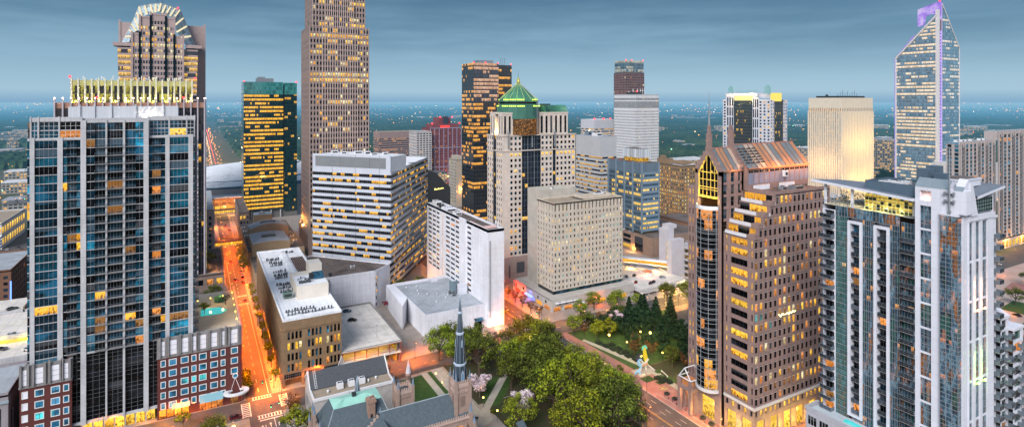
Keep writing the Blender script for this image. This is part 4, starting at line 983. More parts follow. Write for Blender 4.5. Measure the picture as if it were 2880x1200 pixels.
 for k in range(1, 5):
  y = gy0+1.5+(gy1-gy0-3)*k/5; zt_ = 92.6+max(0, 1-abs(y-gm)/(gm-gy0-1.5))*7.4; gf.tube((gx0+.12, y, bt), (gx0+.12, y, zt_), .15, n=4)
 for z in (86.3, 87.2, 90.0, 92.8): gf.tube((gx0+.12, gy0+1.5, z), (gx0+.12, gy1-1.5, z), .17, n=4)
 T.child('gable_frame', gf, surf('gilded_frame', (.75, .52, .10), .5, .1, 1))
 for y in (149.5, 152.4, 155.4): point(T.o, (gx0-1.1, y, 83.2), 380, (1, .66, .12), .25, T.loc)
 point(T.o, (gx0-1.4, gm, 93), 320, (1, .66, .12), .25, T.loc)
 # curved glass bay: floors as separate glass bands with paired white rails
 cyb = gm; rx = 4.2; ry = gm-gy0-1.4; nseg = 10
 Q = lambda k, ex=0.0: (gx0+.2-(rx+ex)*math.sin(math.pi*k/nseg), cyb+(ry+ex)*math.cos(math.pi*k/nseg))
 lb = picker(.34, .8, [L_GOLD, L_YEL, L_AMB], [BLACKG], 2, 77); nb = 18
 for f in range(nb):
  z = Zs+.6+f*FHt; b = MB()
  for k in range(nseg):
   p, q = Q(k), Q(k+1); b.face([(*p, z), (*q, z), (*q, z+FHt), (*p, z+FHt)], [(k, .15), (k+1, .15), (k+1, 1), (k, 1)], 1 if lb(k, f) in LITS else 0)
  T.child('curved_glass', b, [BLACKG, random.choice([L_GOLD, L_AMB])])
  b = MB()
  for zz in (z-.05, z+.5, z+FHt*.62):
   for k in range(nseg): b.tube((*Q(k, .1), zz), (*Q(k+1, .1), zz), .06, n=4)
  T.child('bay_rail', b, FRM)
 b = MB()
 for k in range(1, nseg, 2): b.tube((*Q(k, .12), Zs), (*Q(k, .12), Zs+nb*FHt), .1, n=4)
 T.child('bay_mullion', b, FRM)
 b = MB(); zt_ = Zs+.6+nb*FHt; b.prism([Q(k, .3) for k in range(nseg, -1, -1)][::-1], zt_, zt_+.35); b.prism([Q(k, .45) for k in range(nseg+1)], Zs-.6, Zs+.5)
 T.child('bay_ledge', b, surf('pale_ledge', (.6, .57, .56), .6, .1, 1)); b = MB()
 for k in range(nseg): b.face([(*Q(k, .25), zt_+.35), (*Q(k+1, .25), zt_+.35), (*Q(k+1, .25), zt_+1.5), (*Q(k, .25), zt_+1.5)])
 T.child('bay_parapet', b, FRW); point(T.o, (gx0-2.6, gm, zt_+1.2), 500, (1, .7, .2), .3, T.loc)
 # far strip of the left face with paired windows
 face_grid(T, W, (x0-.6, y1), LF, y1-gy1, Zs, 86, 3, 20, .4, .6, picker(.5, .5, [L_GOLD, L_YEL], [BLACKG], 3, 14), .5, .35)
 W.box(x0-.6, gy1, 86, x0+6, y1, 86.6); W.face([(x0-.6, y1, Zs), (x1, y1, Zs), (x1, y1, ZR), (x0-.6, y1, ZR)][::-1]); W.face([(x1, y0, 0), (x1, y1, 0), (x1, y1, ZR), (x1, y0, ZR)])
 # roofs: small one over the gable tower, long one behind it
 def gable_roof(name, xa, xb, ya, yb, ze, zr, bands, mats, label=None):
  b = MB(); ym = (ya+yb)/2
  n = len(bands); L = (xb-xa)/n
  for i, k in enumerate(bands):
   s, e = xa+L*i, xa+L*(i+1)
   b.face([(s, ya, ze), (e, ya, ze), (e, ym, zr), (s, ym, zr)], None, k); b.face([(e, yb, ze), (s, yb, ze), (s, ym, zr), (e, ym, zr)], None, k)
   for q in (s,): b.tube((q, ya, ze+.05), (q, ym, zr+.12), .3, n=4, mi=4)
  b.face([(xa, yb, ze), (xa, ya, ze), (xa, ym, zr)], None, 3); b.face([(xb, ya, ze), (xb, yb, ze), (xb, ym, zr)], None, 3)
  b.tube((xa, ya-.1, ze), (xb, ya-.1, ze), .3, n=4, mi=1); b.tube((xa, ym, zr), (xb, ym, zr), .3, n=4, mi=3)
  return T.child(name, b, mats, label)
 RM = [surf('blue_grey_roof_metal', (.20, .25, .28), .4, .25, .5, metal=.35), surf('copper_roof_metal', (.62, .30, .16), .38, .25, .4, metal=.45), surf('pale_copper_roof', (.58, .45, .36), .4, .25, .4, metal=.35), surf('terracotta_roof_edge', (.36, .17, .13), .7, .25, .5), surf('dark_roof_rib', (.14, .11, .10), .5, .2, .6)]
 gable_roof('gable_roof', gx0+.9, gx1-.6, gy0, gy1, ZE, ZA-.6, [0, 1, 1, 0, 2], RM)
 W.box(gx1-1.6, gy0, ZR, gx1, gy0+1.6, ZE+1);
 for i in range(6):
  k0 = i/6; k1 = (i+1)/6
  for ya, yb in ((gy0, gm), (gy1, gm)):
   a0, a1 = ya+(yb-ya)*k0, ya+(yb-ya)*k1
   W.prism([(gx1-.6, min(a0, a1)), (gx1+1.4, min(a0, a1)), (gx1+1.4, max(a0, a1)), (gx1-.6, max(a0, a1))], ZE+(ZA-ZE)*k0-1.2, ZE+(ZA-ZE)*k1+.7)
 for x in (gx0+.3, gx1+.3): W.box(x-.8, gm-.8, ZA-1, x+.8, gm+.8, ZA+6.0 if x > 175 else ZA+5.0); W.box(x-.5, gm-.5, ZA+5, x+.5, gm+.5, ZA+8)
 b = MB(); b.tube((gx0+.3, gm, ZA+8), (gx0+.3, gm, ZA+14), .42, .3, n=8); b.tube((gx0+.3, gm, ZA+14), (gx0+.3, gm, ZA+21), .25, .04, n=6); T.child('spire', b, STEEL, 'slender metal spire on the gable')
 ly0, ly1, lx0, lx1, le, lr = 144.8, 160.0, 180.6, 218.0, 94.1, 102.7
 gable_roof('long_roof', lx0+.6, lx1, ly0, ly1, le, lr, [0, 0, 2, 2, 1, 1, 2, 0, 1, 1, 0, 0, 1], RM, 'long roof of copper and blue metal bands')
 b = MB()
 for i in range(4):
  for j in range(6):
   s = lx0+1.4+i*2.85; k = .2+j*.115; z = le+(lr-le)*k; y = ly0+(ly0+ly1-2*ly0)/2*k
   b.box(s, y-.15, z+.12, s+2.1, y+.25, z+.55)
 T.child('roof_louvres', b, surf('dark_louvre', (.02, .02, .02), .6, .1, 1))
 W.box(lx0+.3, ly0+.3, ZR, lx1-.3, ly1-.3, le-.05); w2 = T.mb('plant_storey_panel', surf('blue_grey_panel', (.24, .25, .33), .45, .2, .4))
 for i in range(12):
  s = lx0+1.2+i*3.05; w2.box(s, ly0+.22, ZR+2.2, s+2.4, ly0+.29, ZR+6.3); T.pane((s+.6, ly0+.27, le-1.2), FR, 1.1, .8, (BLACKG,)); T.pane((s+1.9, ly0+.27, le-1.2), FR, 1.1, .8, (BLACKG,))
 ww = T.mb('white_plant_wall', STONE_W); ww.box(lx0+3, ly0-.7, ZR, lx0+12, ly0-.3, ZR+1.8); ww.box(lx0+18, ly0-.7, ZR, lx0+27, ly0-.3, ZR+1.8)
 ac_unit(T, lx0+20, ly0-1.6, ZR+4.2, 1.7, 1.2, 2.4, WSTEEL, DSTEEL)
 for x in (192, 199, 206, 213, 217): point(T.o, (x, ly0-2.6, le+.9), 1300, (1, .36, .10), .3, T.loc)
 point(T.o, (176, gy0-1.5, ZE+1.0), 350, (1, .36, .1), .3, T.loc)
 # base: cornice, small lit windows, tall gold shop openings between granite piers
 C = T.mb('cornice', surf('pale_ledge', (.6, .57, .56))); C.box(x0-.5, y0-.5, ZC, x1, y0-.004, ZC+.8); C.box(x0-.5, y0-.004, ZC, x0-.004, gy0, ZC+.8)
 Bm = T.mb('base', GRANITE)
 face_grid(T, Bm, (x0-.1, y0-.1), FR, x1-x0, 8.4, ZC, 17, 1, .5, .62, lambda c, r: L_YEL if (c*7) % 5 else BLACKG, .5, .4)
 face_grid(T, Bm, (x0-.1, y0-.1), FR, x1-x0, 0, 8.4, 6, 1, .58, .86, lambda c, r: L_YEL, .1, .7, frame=FRG, nx=4, ny=5)
 face_grid(T, Bm, (x0-.1, gy0), LF, gy0-y0+.1, 8.4, ZC, 5, 1, .45, .62, lambda c, r: L_YEL if c % 2 else BLACKG, .5, .4)
 face_grid(T, Bm, (x0-.1, gy0), LF, gy0-y0+.1, 0, 8.4, 2, 1, .62, .86, lambda c, r: L_YEL, .1, .7, frame=FRG, nx=4, ny=5)
 Bm.box(x0, y0, ZC-.2, x1, y1, ZC-.05)
 face_grid(T, Bm, (gx0-.4, gy1), LF, gy1-gy0, 0, ZC, 1, 1, .5, .7, lambda c, r: L_YEL, .1, .7, frame=FRG, nx=4, ny=5)
 Bm.face([(gx0-.4, gy0, 0), (x0, gy0, 0), (x0, gy0, ZC), (gx0-.4, gy0, ZC)]); Bm.face([(x0-.6, y1, 0), (x0-.6, gy1, 0), (x0-.6, gy1, ZC+.9), (x0-.6, y1, ZC+.9)])
 # entrance porch on the green
 Pm = T.mb('porch', GRANITE)
 for (x, y) in ((163.6, 156.6), (163.6, 162.0), (166.6, 156.6), (166.6, 162.0)): Pm.box(x, y, 0, x+1.3, y+1.3, 9.0)
 Pm.box(163.4, 156.4, 9.0, x0-.61, 163.5, 10.0); Pm.box(163.4, 156.4, 12, 164.6, 157.6, 13); Pm.box(163.4, 162.2, 10, 164.6, 163.4, 13); Pm.box(163.4, 156.4, 10, 164.6, 157.6, 12)
 b = MB()
 for p, q in (((164, 157, 13), (164, 160, 17)), ((164, 163, 13), (164, 160, 17)), ((164, 160, 17), (169.2, 160, 17)), ((164, 157, 13), (169.2, 157, 13)), ((164, 163, 13), (169.2, 163, 13)), ((169.2, 157, 13), (169.2, 160, 17)), ((164, 157, 13), (164, 163, 13))): b.tube(p, q, .22, n=5)
 T.child('porch_frame', b, WSTEEL, 'white steel gable frame over the porch'); b = MB(); b.box(164.9, 157.7, 10.02, 168.8, 162.2, 12.2); T.child('porch_lantern', b, surf('copper_lantern', (.55, .22, .08), .5, .2, 1))
 point(T.o, (166.4, 159.6, 7.5), 900, WA, .4, T.loc)
 T.finish(100)
 for y in (137, 143): point(T.o, (x0-3.0, y, 3.2), 1500, (1, .6, .10), .5, T.loc)
 for x in (175, 183, 191, 199): point(T.o, (x, y0-3.0, 3.2), 1500, (1, .6, .10), .5, T.loc)
 for y in (150, 155): point(T.o, (gx0-5.2, y, 3.0), 500, (1, .55, .12), .4, T.loc)
 # glowing script sign hung on the right face
 sg = MB(); zc = 42.6; xs = 182.5
 pts = []
 for i in range(33): pts.append((xs+i*.30, y0-.45, zc+.55*math.sin(i*1.25)*(.5+.5*math.sin(i*.4))+(.5 if i % 9 == 0 else 0)))
 for p, q in zip(pts, pts[1:]): sg.tube(p, q, .2, n=5)
 for p in (pts[2], pts[14], pts[27]): sg.tube((p[0], p[1]+.02, p[2]), (p[0], y0+.1, p[2]), .06, n=4, mi=1)
 me = sg.build('script_sign', [glow('pale_neon', (1, .86, .42), 2.6), DSTEEL]); o = link('script_sign', me); o['label'] = 'small glowing script sign fixed across windows of the pink granite tower'; o['category'] = 'sign'
gabled_tower()
# ================================================================== white and glass apartment tower (right)
def glass_apartment_tower():
 T = Thing('glass_apartment_tower', 'white and dark glass apartment tower with stacked balconies, white piers and lit roof terrace', 'tower', (185, 85, 0), zvis=26)
 x0 = 168.0; W = T.mb('wall', STONE_W2); FHt = 3.05
 LFo = lambda b: (x0, b)
 ZG = 85.5
 def wall_glass(name, seed, lit=.22): return curtain(name, (.045, .08, .11), (.04, .065, .08), (.16, .18, .2), lit, (1, .40, .07), .85, sp=.16, mu=.04, mv=.04, lump=2, rowvar=.25, frough=.3, seed=seed, tilt=.045, spec=.6, refl_patch=1)
 gA = wall_glass('apartment_glass', 3.0, .09)
 gGreen = curtain('apartment_green_glass', (.015, .12, .095), (.012, .07, .06), (.26, .30, .30), .05, (1, .5, .1), .9, sp=.3, mu=.05, mv=.05, lump=3, frough=.3, seed=8.0, tilt=.04, spec=.6, refl_patch=.5)
 def cw(part, o, d, L, z0, z1, n, mat, off=0.0, rows=1.0):
  b = MB(); nf = (z1-z0)/FHt*rows; b.wquad(o, d, L, z0, z1, 0, [(0, z0/FHt*rows), (n, z0/FHt*rows), (n, z0/FHt*rows+nf), (0, z0/FHt*rows+nf)], off)
  f = b
  for i in range(n+1): f.wbox(o, d, L*i/n-.03, L*i/n+.03, z0, z1, off, off+.10, 1)
  k = 0
  while z0+k*FHt < z1+.01: f.wbox(o, d, 0, L, z0+k*FHt-.05, z0+k*FHt+.05, off, off+.12, 1); k += 1
  T.child(part, b, [mat, FRS])
 zb = 20.0
 segs = [(103.0, 99.3, gGreen, 3), (95.1, 91.9, gA, 3), (87.7, 85.2, gA, 2)]
 for b, e, m, n in segs: cw('glass_wall', LFo(b), LF, b-e, zb, ZG, n*2, m, 0.0, 2)
 cw('glass_wall', LFo(85.2), LF, 85.2-81.3, zb, ZG+1.2, 5, gA, -.9, 2)
 cw('glass_wall', LFo(103.0), LF, 103-85.2, ZG, 88.4, 20, gA, .05, 2)
 # white framed balcony stacks
 for (b, e) in ((99.3, 95.1), (91.9, 87.7)):
  f = MB()
  f.wbox(LFo(b), LF, 0, .75, 27.6, ZG-.9, -1.6, .55); f.wbox(LFo(b), LF, b-e-.75, b-e, 27.6, ZG-.9, -1.6, .55); f.wbox(LFo(b), LF, .75, b-e-.75, ZG-1.6, ZG-.9, -1.6, .55); f.wbox(LFo(b), LF, .75, b-e-.75, 27.6, 28.2, -1.6, .55)
  T.child('balcony_frame', f, STONE_W2, 'white frame around one stack of balconies')
  pkb = picker(.22, .1, [L_AMB, L_GOLD, L_DIM], [TEAL_D, BLACKG, GREYG], 1, int(b))
  for k in range(18):
   z = 28.6+k*FHt
   if z+FHt > ZG-.5: break
   T.pane((x0+1.55, (b+e)/2, z+1.45), LF, b-e-1.5, 2.75, (pkb(0, k), FRG), 3, 1); T.rep('balcony', (x0+1.5, (b+e)/2, z), LF, balcony_mesh(round(b-e-1.6, 1), 1.6, True))
  W.box(x0+1.6, e, zb, x0+1.9, b, ZG)
 # balconies of the recessed corner beside the white pier, and of the far edge
 for k in range(22):
  z = 20.6+k*FHt
  if z < ZG-1: T.rep('balcony', (x0+.75, 83.2, z), LF, balcony_mesh(3.7, 1.5, True))
  if z < ZG: T.rep('balcony', (x0-.05, 105.2, z), LF, balcony_mesh(3.6, 1.9, True))
 face_grid(T, W, LFo(107.2), LF, 4.2, zb, 87, 1, 22, .72, .8, picker(.3, .1, [L_AMB, L_GOLD, L_DIM], [GREYG, BLACKG], 1, 5), .5, .9, frame=FRG, nx=3)
 W.face([(x0+14, 107.2, zb), (x0, 107.2, zb), (x0, 107.2, 88), (x0+14, 107.2, 88)])
 # white piers and window strip
 zt = 97.1
 W.wbox(LFo(81.3), LF, 0, 1.15, zb, zt, -3, .3); W.wbox(LFo(77.5), LF, 0, 2.3, zb, zt, -3, .3); W.wbox(LFo(80.15), LF, 0, 2.65, 92.2, 93.6, -3, .3); W.wbox(LFo(80.15), LF, 0, 2.65, 96.2, zt, -3, .3)
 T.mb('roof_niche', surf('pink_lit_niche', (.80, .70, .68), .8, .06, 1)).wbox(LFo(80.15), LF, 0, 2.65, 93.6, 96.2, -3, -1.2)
 point(T.o, (x0+.2, 78.8, 94.1), 60, (1, .55, .45), .2, T.loc)
 nseg = 11
 for k in range(nseg):
  z0 = 92.2-6.5*(k+1);
  if z0 < zb: break
  b = MB(); b.wquad(LFo(80.15), LF, 2.65, z0+.5, z0+6.5, 0, [(k*9, k*5), (k*9+4, k*5), (k*9+4, k*5+5), (k*9, k*5+5)], -.1)
  for q in (.88, 1.77): b.wbox(LFo(80.15), LF, q-.04, q+.04, z0+.5, z0+6.5, -.1, .02, 1)
  for q in (2, 4): b.wbox(LFo(80.15), LF, 0, 2.65, z0+.5+q, z0+.6+q, -.1, .02, 1)
  T.child('window_strip', b, [curtain('strip_glass', (.012, .014, .018), (.012, .014, .018), (.28, .3, .33), .12, (1, .34, .06), .8, sp=0, mu=.06, mv=.05, lump=3, rowvar=.2, seed=5.5, tilt=.05, spec=.6, refl_patch=1), FRS])
  W.wbox(LFo(80.15), LF, 0, 2.65, z0, z0+.5, -3, .1)
 # projecting glass bay near the corner
 bay = curtain('bay_glass', (.02, .03, .04), (.02, .025, .03), (.2, .22, .25), .10, (1, .3, .05), .7, sp=.0, mu=.045, mv=.06, lump=4, rowvar=.4, seed=2.2, tilt=.055, spec=.6, refl_patch=1)
 bo = (x0-.9, 75.2); b = MB(); nr = (90.6-zb)/1.15
 b.wquad(bo, LF, 4.0, zb, 90.6, 0, [(0, 0), (6, 0), (6, nr), (0, nr)]); b.wquad((x0-.9, 71.2), FR, 1.6, zb, 90.6, 0, [(40, 0), (41, 0), (41, nr), (40, nr)])
 f = b
 for i in range(int(nr)+1): f.wbox(bo, LF, 0, 4.0, zb+i*1.15-.05, zb+i*1.15+.05, 0, .08, 1); f.wbox((x0-.9, 71.2), FR, 0, 1.6, zb+i*1.15-.05, zb+i*1.15+.05, 0, .08, 1)
 for q in (0, 1.33, 2.67, 4.0): f.wbox(bo, LF, q-.05, q+.05, zb, 90.6, 0, .1, 1)
 T.child('glass_bay', b, [bay, FRS])
 W.box(x0-1.0, 71.2, 90.6, x0+2, 75.3, 91.2); W.box(x0-.88, 75.2, zb, x0, 75.25, 90.6)
 W.wbox(LFo(75.2), LF, 0, 5.5, 91.2, zt, -3, .3)
 # right-hand face: glass strips between white fins washed by lamps
 ry = 70.9
 W.box(x0+.7, ry-.15, zb, x0+3.0, ry+2, 92.0)
 for (a, e, n) in ((171.4, 173.5, 2), (174.7, 177.2, 2), (178.4, 181.2, 3)):
  for k in range(7):
   z1 = 88.6-k*10.2; z0 = max(zb, z1-9.6)
   if z1 < zb: break
   nf = round((z1-z0)/FHt*2); b = MB(); b.wquad((a, ry+.15), FR, e-a, z0, z1, 0, [(0, k*11), (n, k*11), (n, k*11+nf), (0, k*11+nf)])
   for q in range(n+1): b.wbox((a, ry+.15), FR, (e-a)*q/n-.04, (e-a)*q/n+.04, z0, z1, 0, .1, 1)
   for q in range(int((z1-z0)/1.6)): b.wbox((a, ry+.15), FR, 0, e-a, z0+q*1.6, z0+q*1.6+.08, 0, .1, 1)
   T.child('window_strip', b, [MATS['strip_glass'], FRS])
   W.box(a, ry, z1, e, ry+1.5, z1+.6)
 for (a, e) in ((171.0, 171.4), (173.5, 174.7), (177.2, 178.4), (181.2, 184.6)): W.box(a, ry-.35, zb, e, ry+1.5, 90.4)
 W.box(170.8, ry-.6, 89.2, 184.8, ry+1.5, 90.6)
 for z, c, p in ((66.5, (1, .45, .22), 130), (48.0, (.55, 1, .12), 90)):
  for x in (174.1, 177.8):
   lm = MB(); lm.ball(x, ry-1.15, z, .28); lm.tube((x, ry-1.1, z-.2), (x, ry-.36, z-.5), .08, n=5); T.child('fin_lamp', lm, glow('fin_lamp_'+str(int(z)), c, 8));
   for dz in (.3, 3.2, 6.4): point(T.o, (x, ry-1.2, z+dz), p*(1 if dz < 1 else .7), c, .2, T.loc)
 for z in (30.2,):
  for x in (174.1, 177.8): lm = MB(); lm.ball(x, ry-1.0, z, .26); T.child('fin_lamp', lm, STEEL)
 # stepped wing to the right, each step with its own stack of balconies
 for (xa, xb, yy, h) in ((184.6, 188.6, 71.6, 88.5), (188.6, 193.2, 70.6, 61.0), (193.2, 199.4, 69.6, 57.5)):
  face_grid(T, W, (xa, yy), FR, xb-xa, 6, h, 1, int((h-6)/FHt), .7, .8, picker(.2, .1, [L_AMB, L_DIM], [TEAL_D, BLACKG, GREENG], 1, int(xa)), .5, .4, frame=FRG, nx=3)
  W.face([(xb, yy, 6), (xb, 100, 6), (xb, 100, h), (xb, yy, h)]); W.box(xa, yy-.3, h, xb+.3, 100, h+.6)
  for k in range(int((h-8)/FHt)): T.rep('balcony', ((xa+xb)/2+.9, yy-.02, 7+k*FHt), FR, balcony_mesh(2.6, 1.7, True))
 b = MB(); b.face([(188.6, 70.3, 61.7), (193.4, 70.3, 61.7), (193.4, 76, 64.6), (188.6, 76, 64.6)]); b.face([(193.4, 70.3, 61.7), (193.4, 76, 61.7), (193.4, 76, 64.6)]); T.child('step_roof', b, STONE_W2)
 W.box(x0+.4, 71.5, zb, 184.4, 106.8, 88.0) if False else W.prism([(184.6, 106.9), (184.6, 72.4), (186, 72.4), (186, 106.9)], zb, 88)
 W.face([(198, 106.9, 0), (x0, 106.9, 0), (x0, 106.9, 88), (198, 106.9, 88)])
 # roof terrace, glazed pavilion, canopy plate
 T.mb('roof', ROOF_G).face([(x0+.3, 72, 88.2), (186, 72, 88.2), (186, 106.8, 88.2), (x0+.3, 106.8, 88.2)])
 T.mb('terrace_floor', surf('terrace_paving', (.5, .46, .36), .8, .2, .5)).face([(x0-.2, 84.5, 88.42), (x0+12, 84.5, 88.42), (x0+12, 107, 88.42), (x0-.2, 107, 88.42)])
 r = T.mb('glass_balustrade', RAIL)
 for i in range(19): r.box(x0-.15, 85+i*1.2, 88.45, x0-.1, 85.06+i*1.2, 89.6)
 r.box(x0-.16, 85, 89.55, x0-.09, 107, 89.65)
 pv = curtain('pavilion_glass', (.03, .03, .015), (.03, .03, .02), (.62, .60, .30), .55, (1, .62, .08), .8, sp=0, mu=.07, mv=.07, lump=1, rowvar=.3, seed=1.0, tilt=.03)
 b = MB(); b.wquad((x0+1.6, 95.4), LF, 12.6, 88.44, 93.0, 0, [(0, 0), (12, 0), (12, 5), (0, 5)]); b.wquad((x0+8, 95.4), BK, 6.4, 88.44, 93, 0, [(0, 9), (6, 9), (6, 14), (0, 14)]); T.child('pavilion_glass', b, pv, 'lit glass pavilion on the roof terrace')
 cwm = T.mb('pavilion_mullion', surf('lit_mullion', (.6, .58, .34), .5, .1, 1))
 for i in range(13): cwm.box(x0+1.5, 95.4-i*1.05-.04, 88.44, x0+1.6, 95.4-i*1.05+.04, 93)
 for i in range(5): cwm.box(x0+1.52, 82.8, 88.44+i*.92, x0+1.6, 95.4, 88.5+i*.92)
 W.box(x0+1.8, 82, 88.44, x0+2, 95, 92.9);
 for y in (106.6, 98.5): W.box(x0+.3, y-.3, 88.4, x0+.9, y+.3, 94.4)
 b = MB(); b.prism([(x0-1.3, 81.6), (x0+16, 81.6), (x0+15, 100), (x0+8, 107), (x0-1.3, 109.4)], 0, .01)
 b = MB(); top = [(x0-1.3, 81.4, 93.0), (x0+15, 81.4, 93.0), (x0+14, 98, 94.0), (x0+7, 105, 94.6), (x0-1.3, 110, 94.9)]
 b.face([(p[0], p[1], p[2]+.75) for p in top]); b.face([p for p in reversed(top)])
 for i in range(5): p, q = top[i], top[(i+1) % 5]; b.face([p, q, (q[0], q[1], q[2]+.75), (p[0], p[1], p[2]+.75)], None, 1)
 T.child('canopy_roof', b, [surf('grey_canopy_top', (.16, .19, .23), .8, .2, .2), STONE_W2], 'flat canopy roof with thin white edge')
 lam = surf('blue_grey_cladding', (.10, .15, .20), .45, .15, .4, joint=(60, .75, .04), metal=.2)
 b = MB(); b.box(x0+1.2, 81.6, 94.0, x0+1.5, 95.2, 97.0); b.box(x0+13, 81.6, 94, x0+13.3, 95.2, 97); b.box(x0+1.5, 94.9, 94, x0+13, 95.2, 97); b.box(x0+1.5, 81.6, 94, x0+13, 95, 94.6, 1); T.child('plant_screen', b, [lam, DSTEEL], 'blue grey plant screen on the canopy roof')
 ac_unit(T, x0+4, 86.5, 94.6, 5, 3, 2.5, WSTEEL, STEEL); ac_unit(T, x0+4, 90.5, 94.6, 4, 2.4, 2.3, WSTEEL, STEEL); ac_unit(T, x0+9, 84, 94.6, 2.4, 2.4, 2.2, STEEL, DSTEEL); ac_unit(T, x0+9.6, 89.5, 94.6, 2.4, 4, 2.0, DSTEEL, DSTEEL)
 for y in (86, 90, 94): point(T.o, (x0+.6, y, 89.4), 130, (.95, 1, .35), .2, T.loc)
 point(T.o, (x0+4, 100, 91.4), 260, (1, .85, .4), .3, T.loc)
 # roof terrace hedge and chairs
 rr = random.Random(3); b = MB()
 for i in range(900):
  x = x0+7.5+rr.random()*1.2; y = 97+rr.random()*9.5; z = 88.5+rr.random()*3.4; s = .22
  v = [Vector((rr.uniform(-1, 1), rr.uniform(-1, 1), rr.uniform(-1, 1))).normalized()*s for _ in range(2)]
  b.face([(x, y, z), tuple(Vector((x, y, z))+v[0]), tuple(Vector((x, y, z))+v[0]+v[1]), tuple(Vector((x, y, z))+v[1])])
 T.child('terrace_hedge', b, surf('hedge_green', (.05, .10, .03), .9, .4, 2))
 # white sloped-top block with standing-seam roof, mast
 seam = surf('standing_seam_roof', (.28, .34, .38), .45, .12, .5, metal=.3, joint=(.62, 60, .06))
 b = MB(); b.face([(x0-.35, 81.35, 97.1), (x0-.35, 73.6, 97.1), (x0+2.0, 73.6, 99.4), (x0+2.0, 81.35, 99.4)]); b.face([(x0+2, 81.35, 99.4), (x0+2, 73.6, 99.4), (x0+5, 73.6, 97.2), (x0+5, 81.35, 97.2)]); b.face([(x0-.35, 72.4, 97.0), (x0-.35, 70.4, 97.0), (x0+2.6, 70.4, 100.0), (x0+2.6, 72.4, 100.0)])
 T.child('seam_roof', b, seam)
 W.face([(x0-.3, 81.3, 97.1), (x0+2, 81.3, 99.38), (x0+5, 81.3, 97.1)]); W.face([(x0-.3, 73.62, 97.1), (x0+5, 73.62, 97.1), (x0+2, 73.62, 99.38)][::1])
 W.prism([(x0-.36, 70.42), (x0+5.5, 70.42), (x0+5.5, 72.38), (x0-.36, 72.38)], 91.25, 97.0); W.taper([(x0-.3, 70.42), (x0+5.5, 70.42), (x0+5.5, 72.38), (x0-.3, 72.38)], 97.0, [(x0+2.5, 70.42), (x0+2.7, 70.42), (x0+2.7, 72.38), (x0+2.5, 72.38)], 99.98)
 W.taper([(x0+3, 70.0), (x0+6.6, 70.0), (x0+6.6, 72), (x0+3, 72)], 90.6, [(x0+3, 70.2), (x0+4.4, 70.2), (x0+4.4, 72), (x0+3, 72)], 98.8);
 b = MB(); b.tube((x0-.9, 73.1, 91.6), (x0-.9, 73.1, 108), .24, .18, n=8); b.box(x0-1.2, 72.8, 91.2, x0-.6, 73.4, 92.0)
 for z in (94.2, 96.2): b.box(x0-1.1, 72.2, z, x0-.3, 74.0, z+.2); b.box(x0-1.15, 71.9, z-.3, x0-.7, 72.3, z+.5); b.box(x0-1.15, 73.9, z-.3, x0-.7, 74.3, z+.5)
 b.box(x0-1.2, 72.4, 107.9, x0-.6, 73.8, 108.1); T.child('mast', b, STEEL, 'grey lamp mast bracketed to the white block')
 g2 = MB(); g2.wquad((x0+7.2, ry-.2), FR, 9.0, 91.0, 94.6, 0, [(0, 0), (7, 0), (7, 4), (0, 4)]); T.child('penthouse_glass', g2, curtain('penthouse_glass', (.012, .035, .035), (.01, .02, .02), (.45, .5, .52), .08, (1, .6, .2), .5, sp=0, mu=.06, mv=.07, lump=1, seed=3.3, tilt=.03))
 W.box(x0+6.6, ry-.1, 90.6, x0+7.2, ry+2, 95); W.box(x0+16.2, ry-.1, 90.6, x0+17, ry+2, 96)
 b = MB(); b.face([(x0+5.5, ry-1.2, 94.8), (x0+21, ry-1.2, 96.6), (x0+21, 78, 96.6), (x0+5.5, 78, 94.8)]); b.face([(x0+5.5, ry-1.2, 95.5), (x0+5.5, 78, 95.5), (x0+21, 78, 97.3), (x0+21, ry-1.2, 97.3)][::-1], None, 1); b.face([(x0+5.5, ry-1.2, 94.8), (x0+21, ry-1.2, 96.6), (x0+21, ry-1.2, 97.3), (x0+5.5, ry-1.2, 95.5)]); b.face([(x0+21, ry-1.2, 96.6), (x0+21, 78, 96.6), (x0+21, 78, 97.3), (x0+21, ry-1.2, 97.3)]); T.child('penthouse_canopy', b, [STONE_W2, MATS['grey_canopy_top']])
 b = MB(); b.box(x0+8, 74, 97.0, x0+18, 80, 98.6); b.box(x0+7.8, 73.8, 98.6, x0+18.2, 80.2, 99.0); T.child('roof_house', b, STONE_W2); b = MB(); b.box(x0+8.4, 74.4, 99.0, x0+17.6, 79.6, 99.1); T.child('roof_house_top', b, ROOF_D)
 b = MB(); b.box(x0+6, 81, 96, x0+9, 84, 101.2); b.box(x0+10, 80.6, 96, x0+13, 83.6, 101.8); b.box(x0+6.4, 77, 97, x0+8, 80, 100.4); T.child('roof_plant', b, lam);
 # lower podium with blue pool terrace at the foot
 P = T.mb('podium', surf('podium_grey_stone', (.42, .42, .46), .7, .2, .3, joint=(3, 3, .05))); P.box(161.8, 60, 0, x0+.3, 108.6, 26.4); P.box(161.6, 60, 26.4, 162.2, 108.8, 27.4); P.box(162.2, 108.2, 26.4, x0, 108.8, 27.4); P.box(x0+.3, 60, 0, 199, 71, 8)
 for i in range(12):
  T.pane((161.77, 106.5-i*3.6, 23.6), LF, 2.6, 2.6, (random.choice([BLACKG, TEAL_D, L_DIM]), FRW), 3, 1); T.pane((161.77, 106.5-i*3.6, 19.2), LF, 2.6, 2.6, (BLACKG, FRW), 3, 1)
 b = MB(); b.face([(162.3, 60.2, 26.5), (x0-.2, 60.2, 26.5), (x0-.2, 108, 26.5), (162.3, 108, 26.5)]); T.child('pool_terrace', b, surf('pale_terrace', (.46, .52, .56), .7, .15, .4))
 b = MB(); b.prism([(164.6, 62), (166.6, 62), (166.6, 99), (164.6, 99)], 26.52, 26.6); T.child('lap_pool', b, MATS['pool_water'])
 T.finish(100)
glass_apartment_tower()
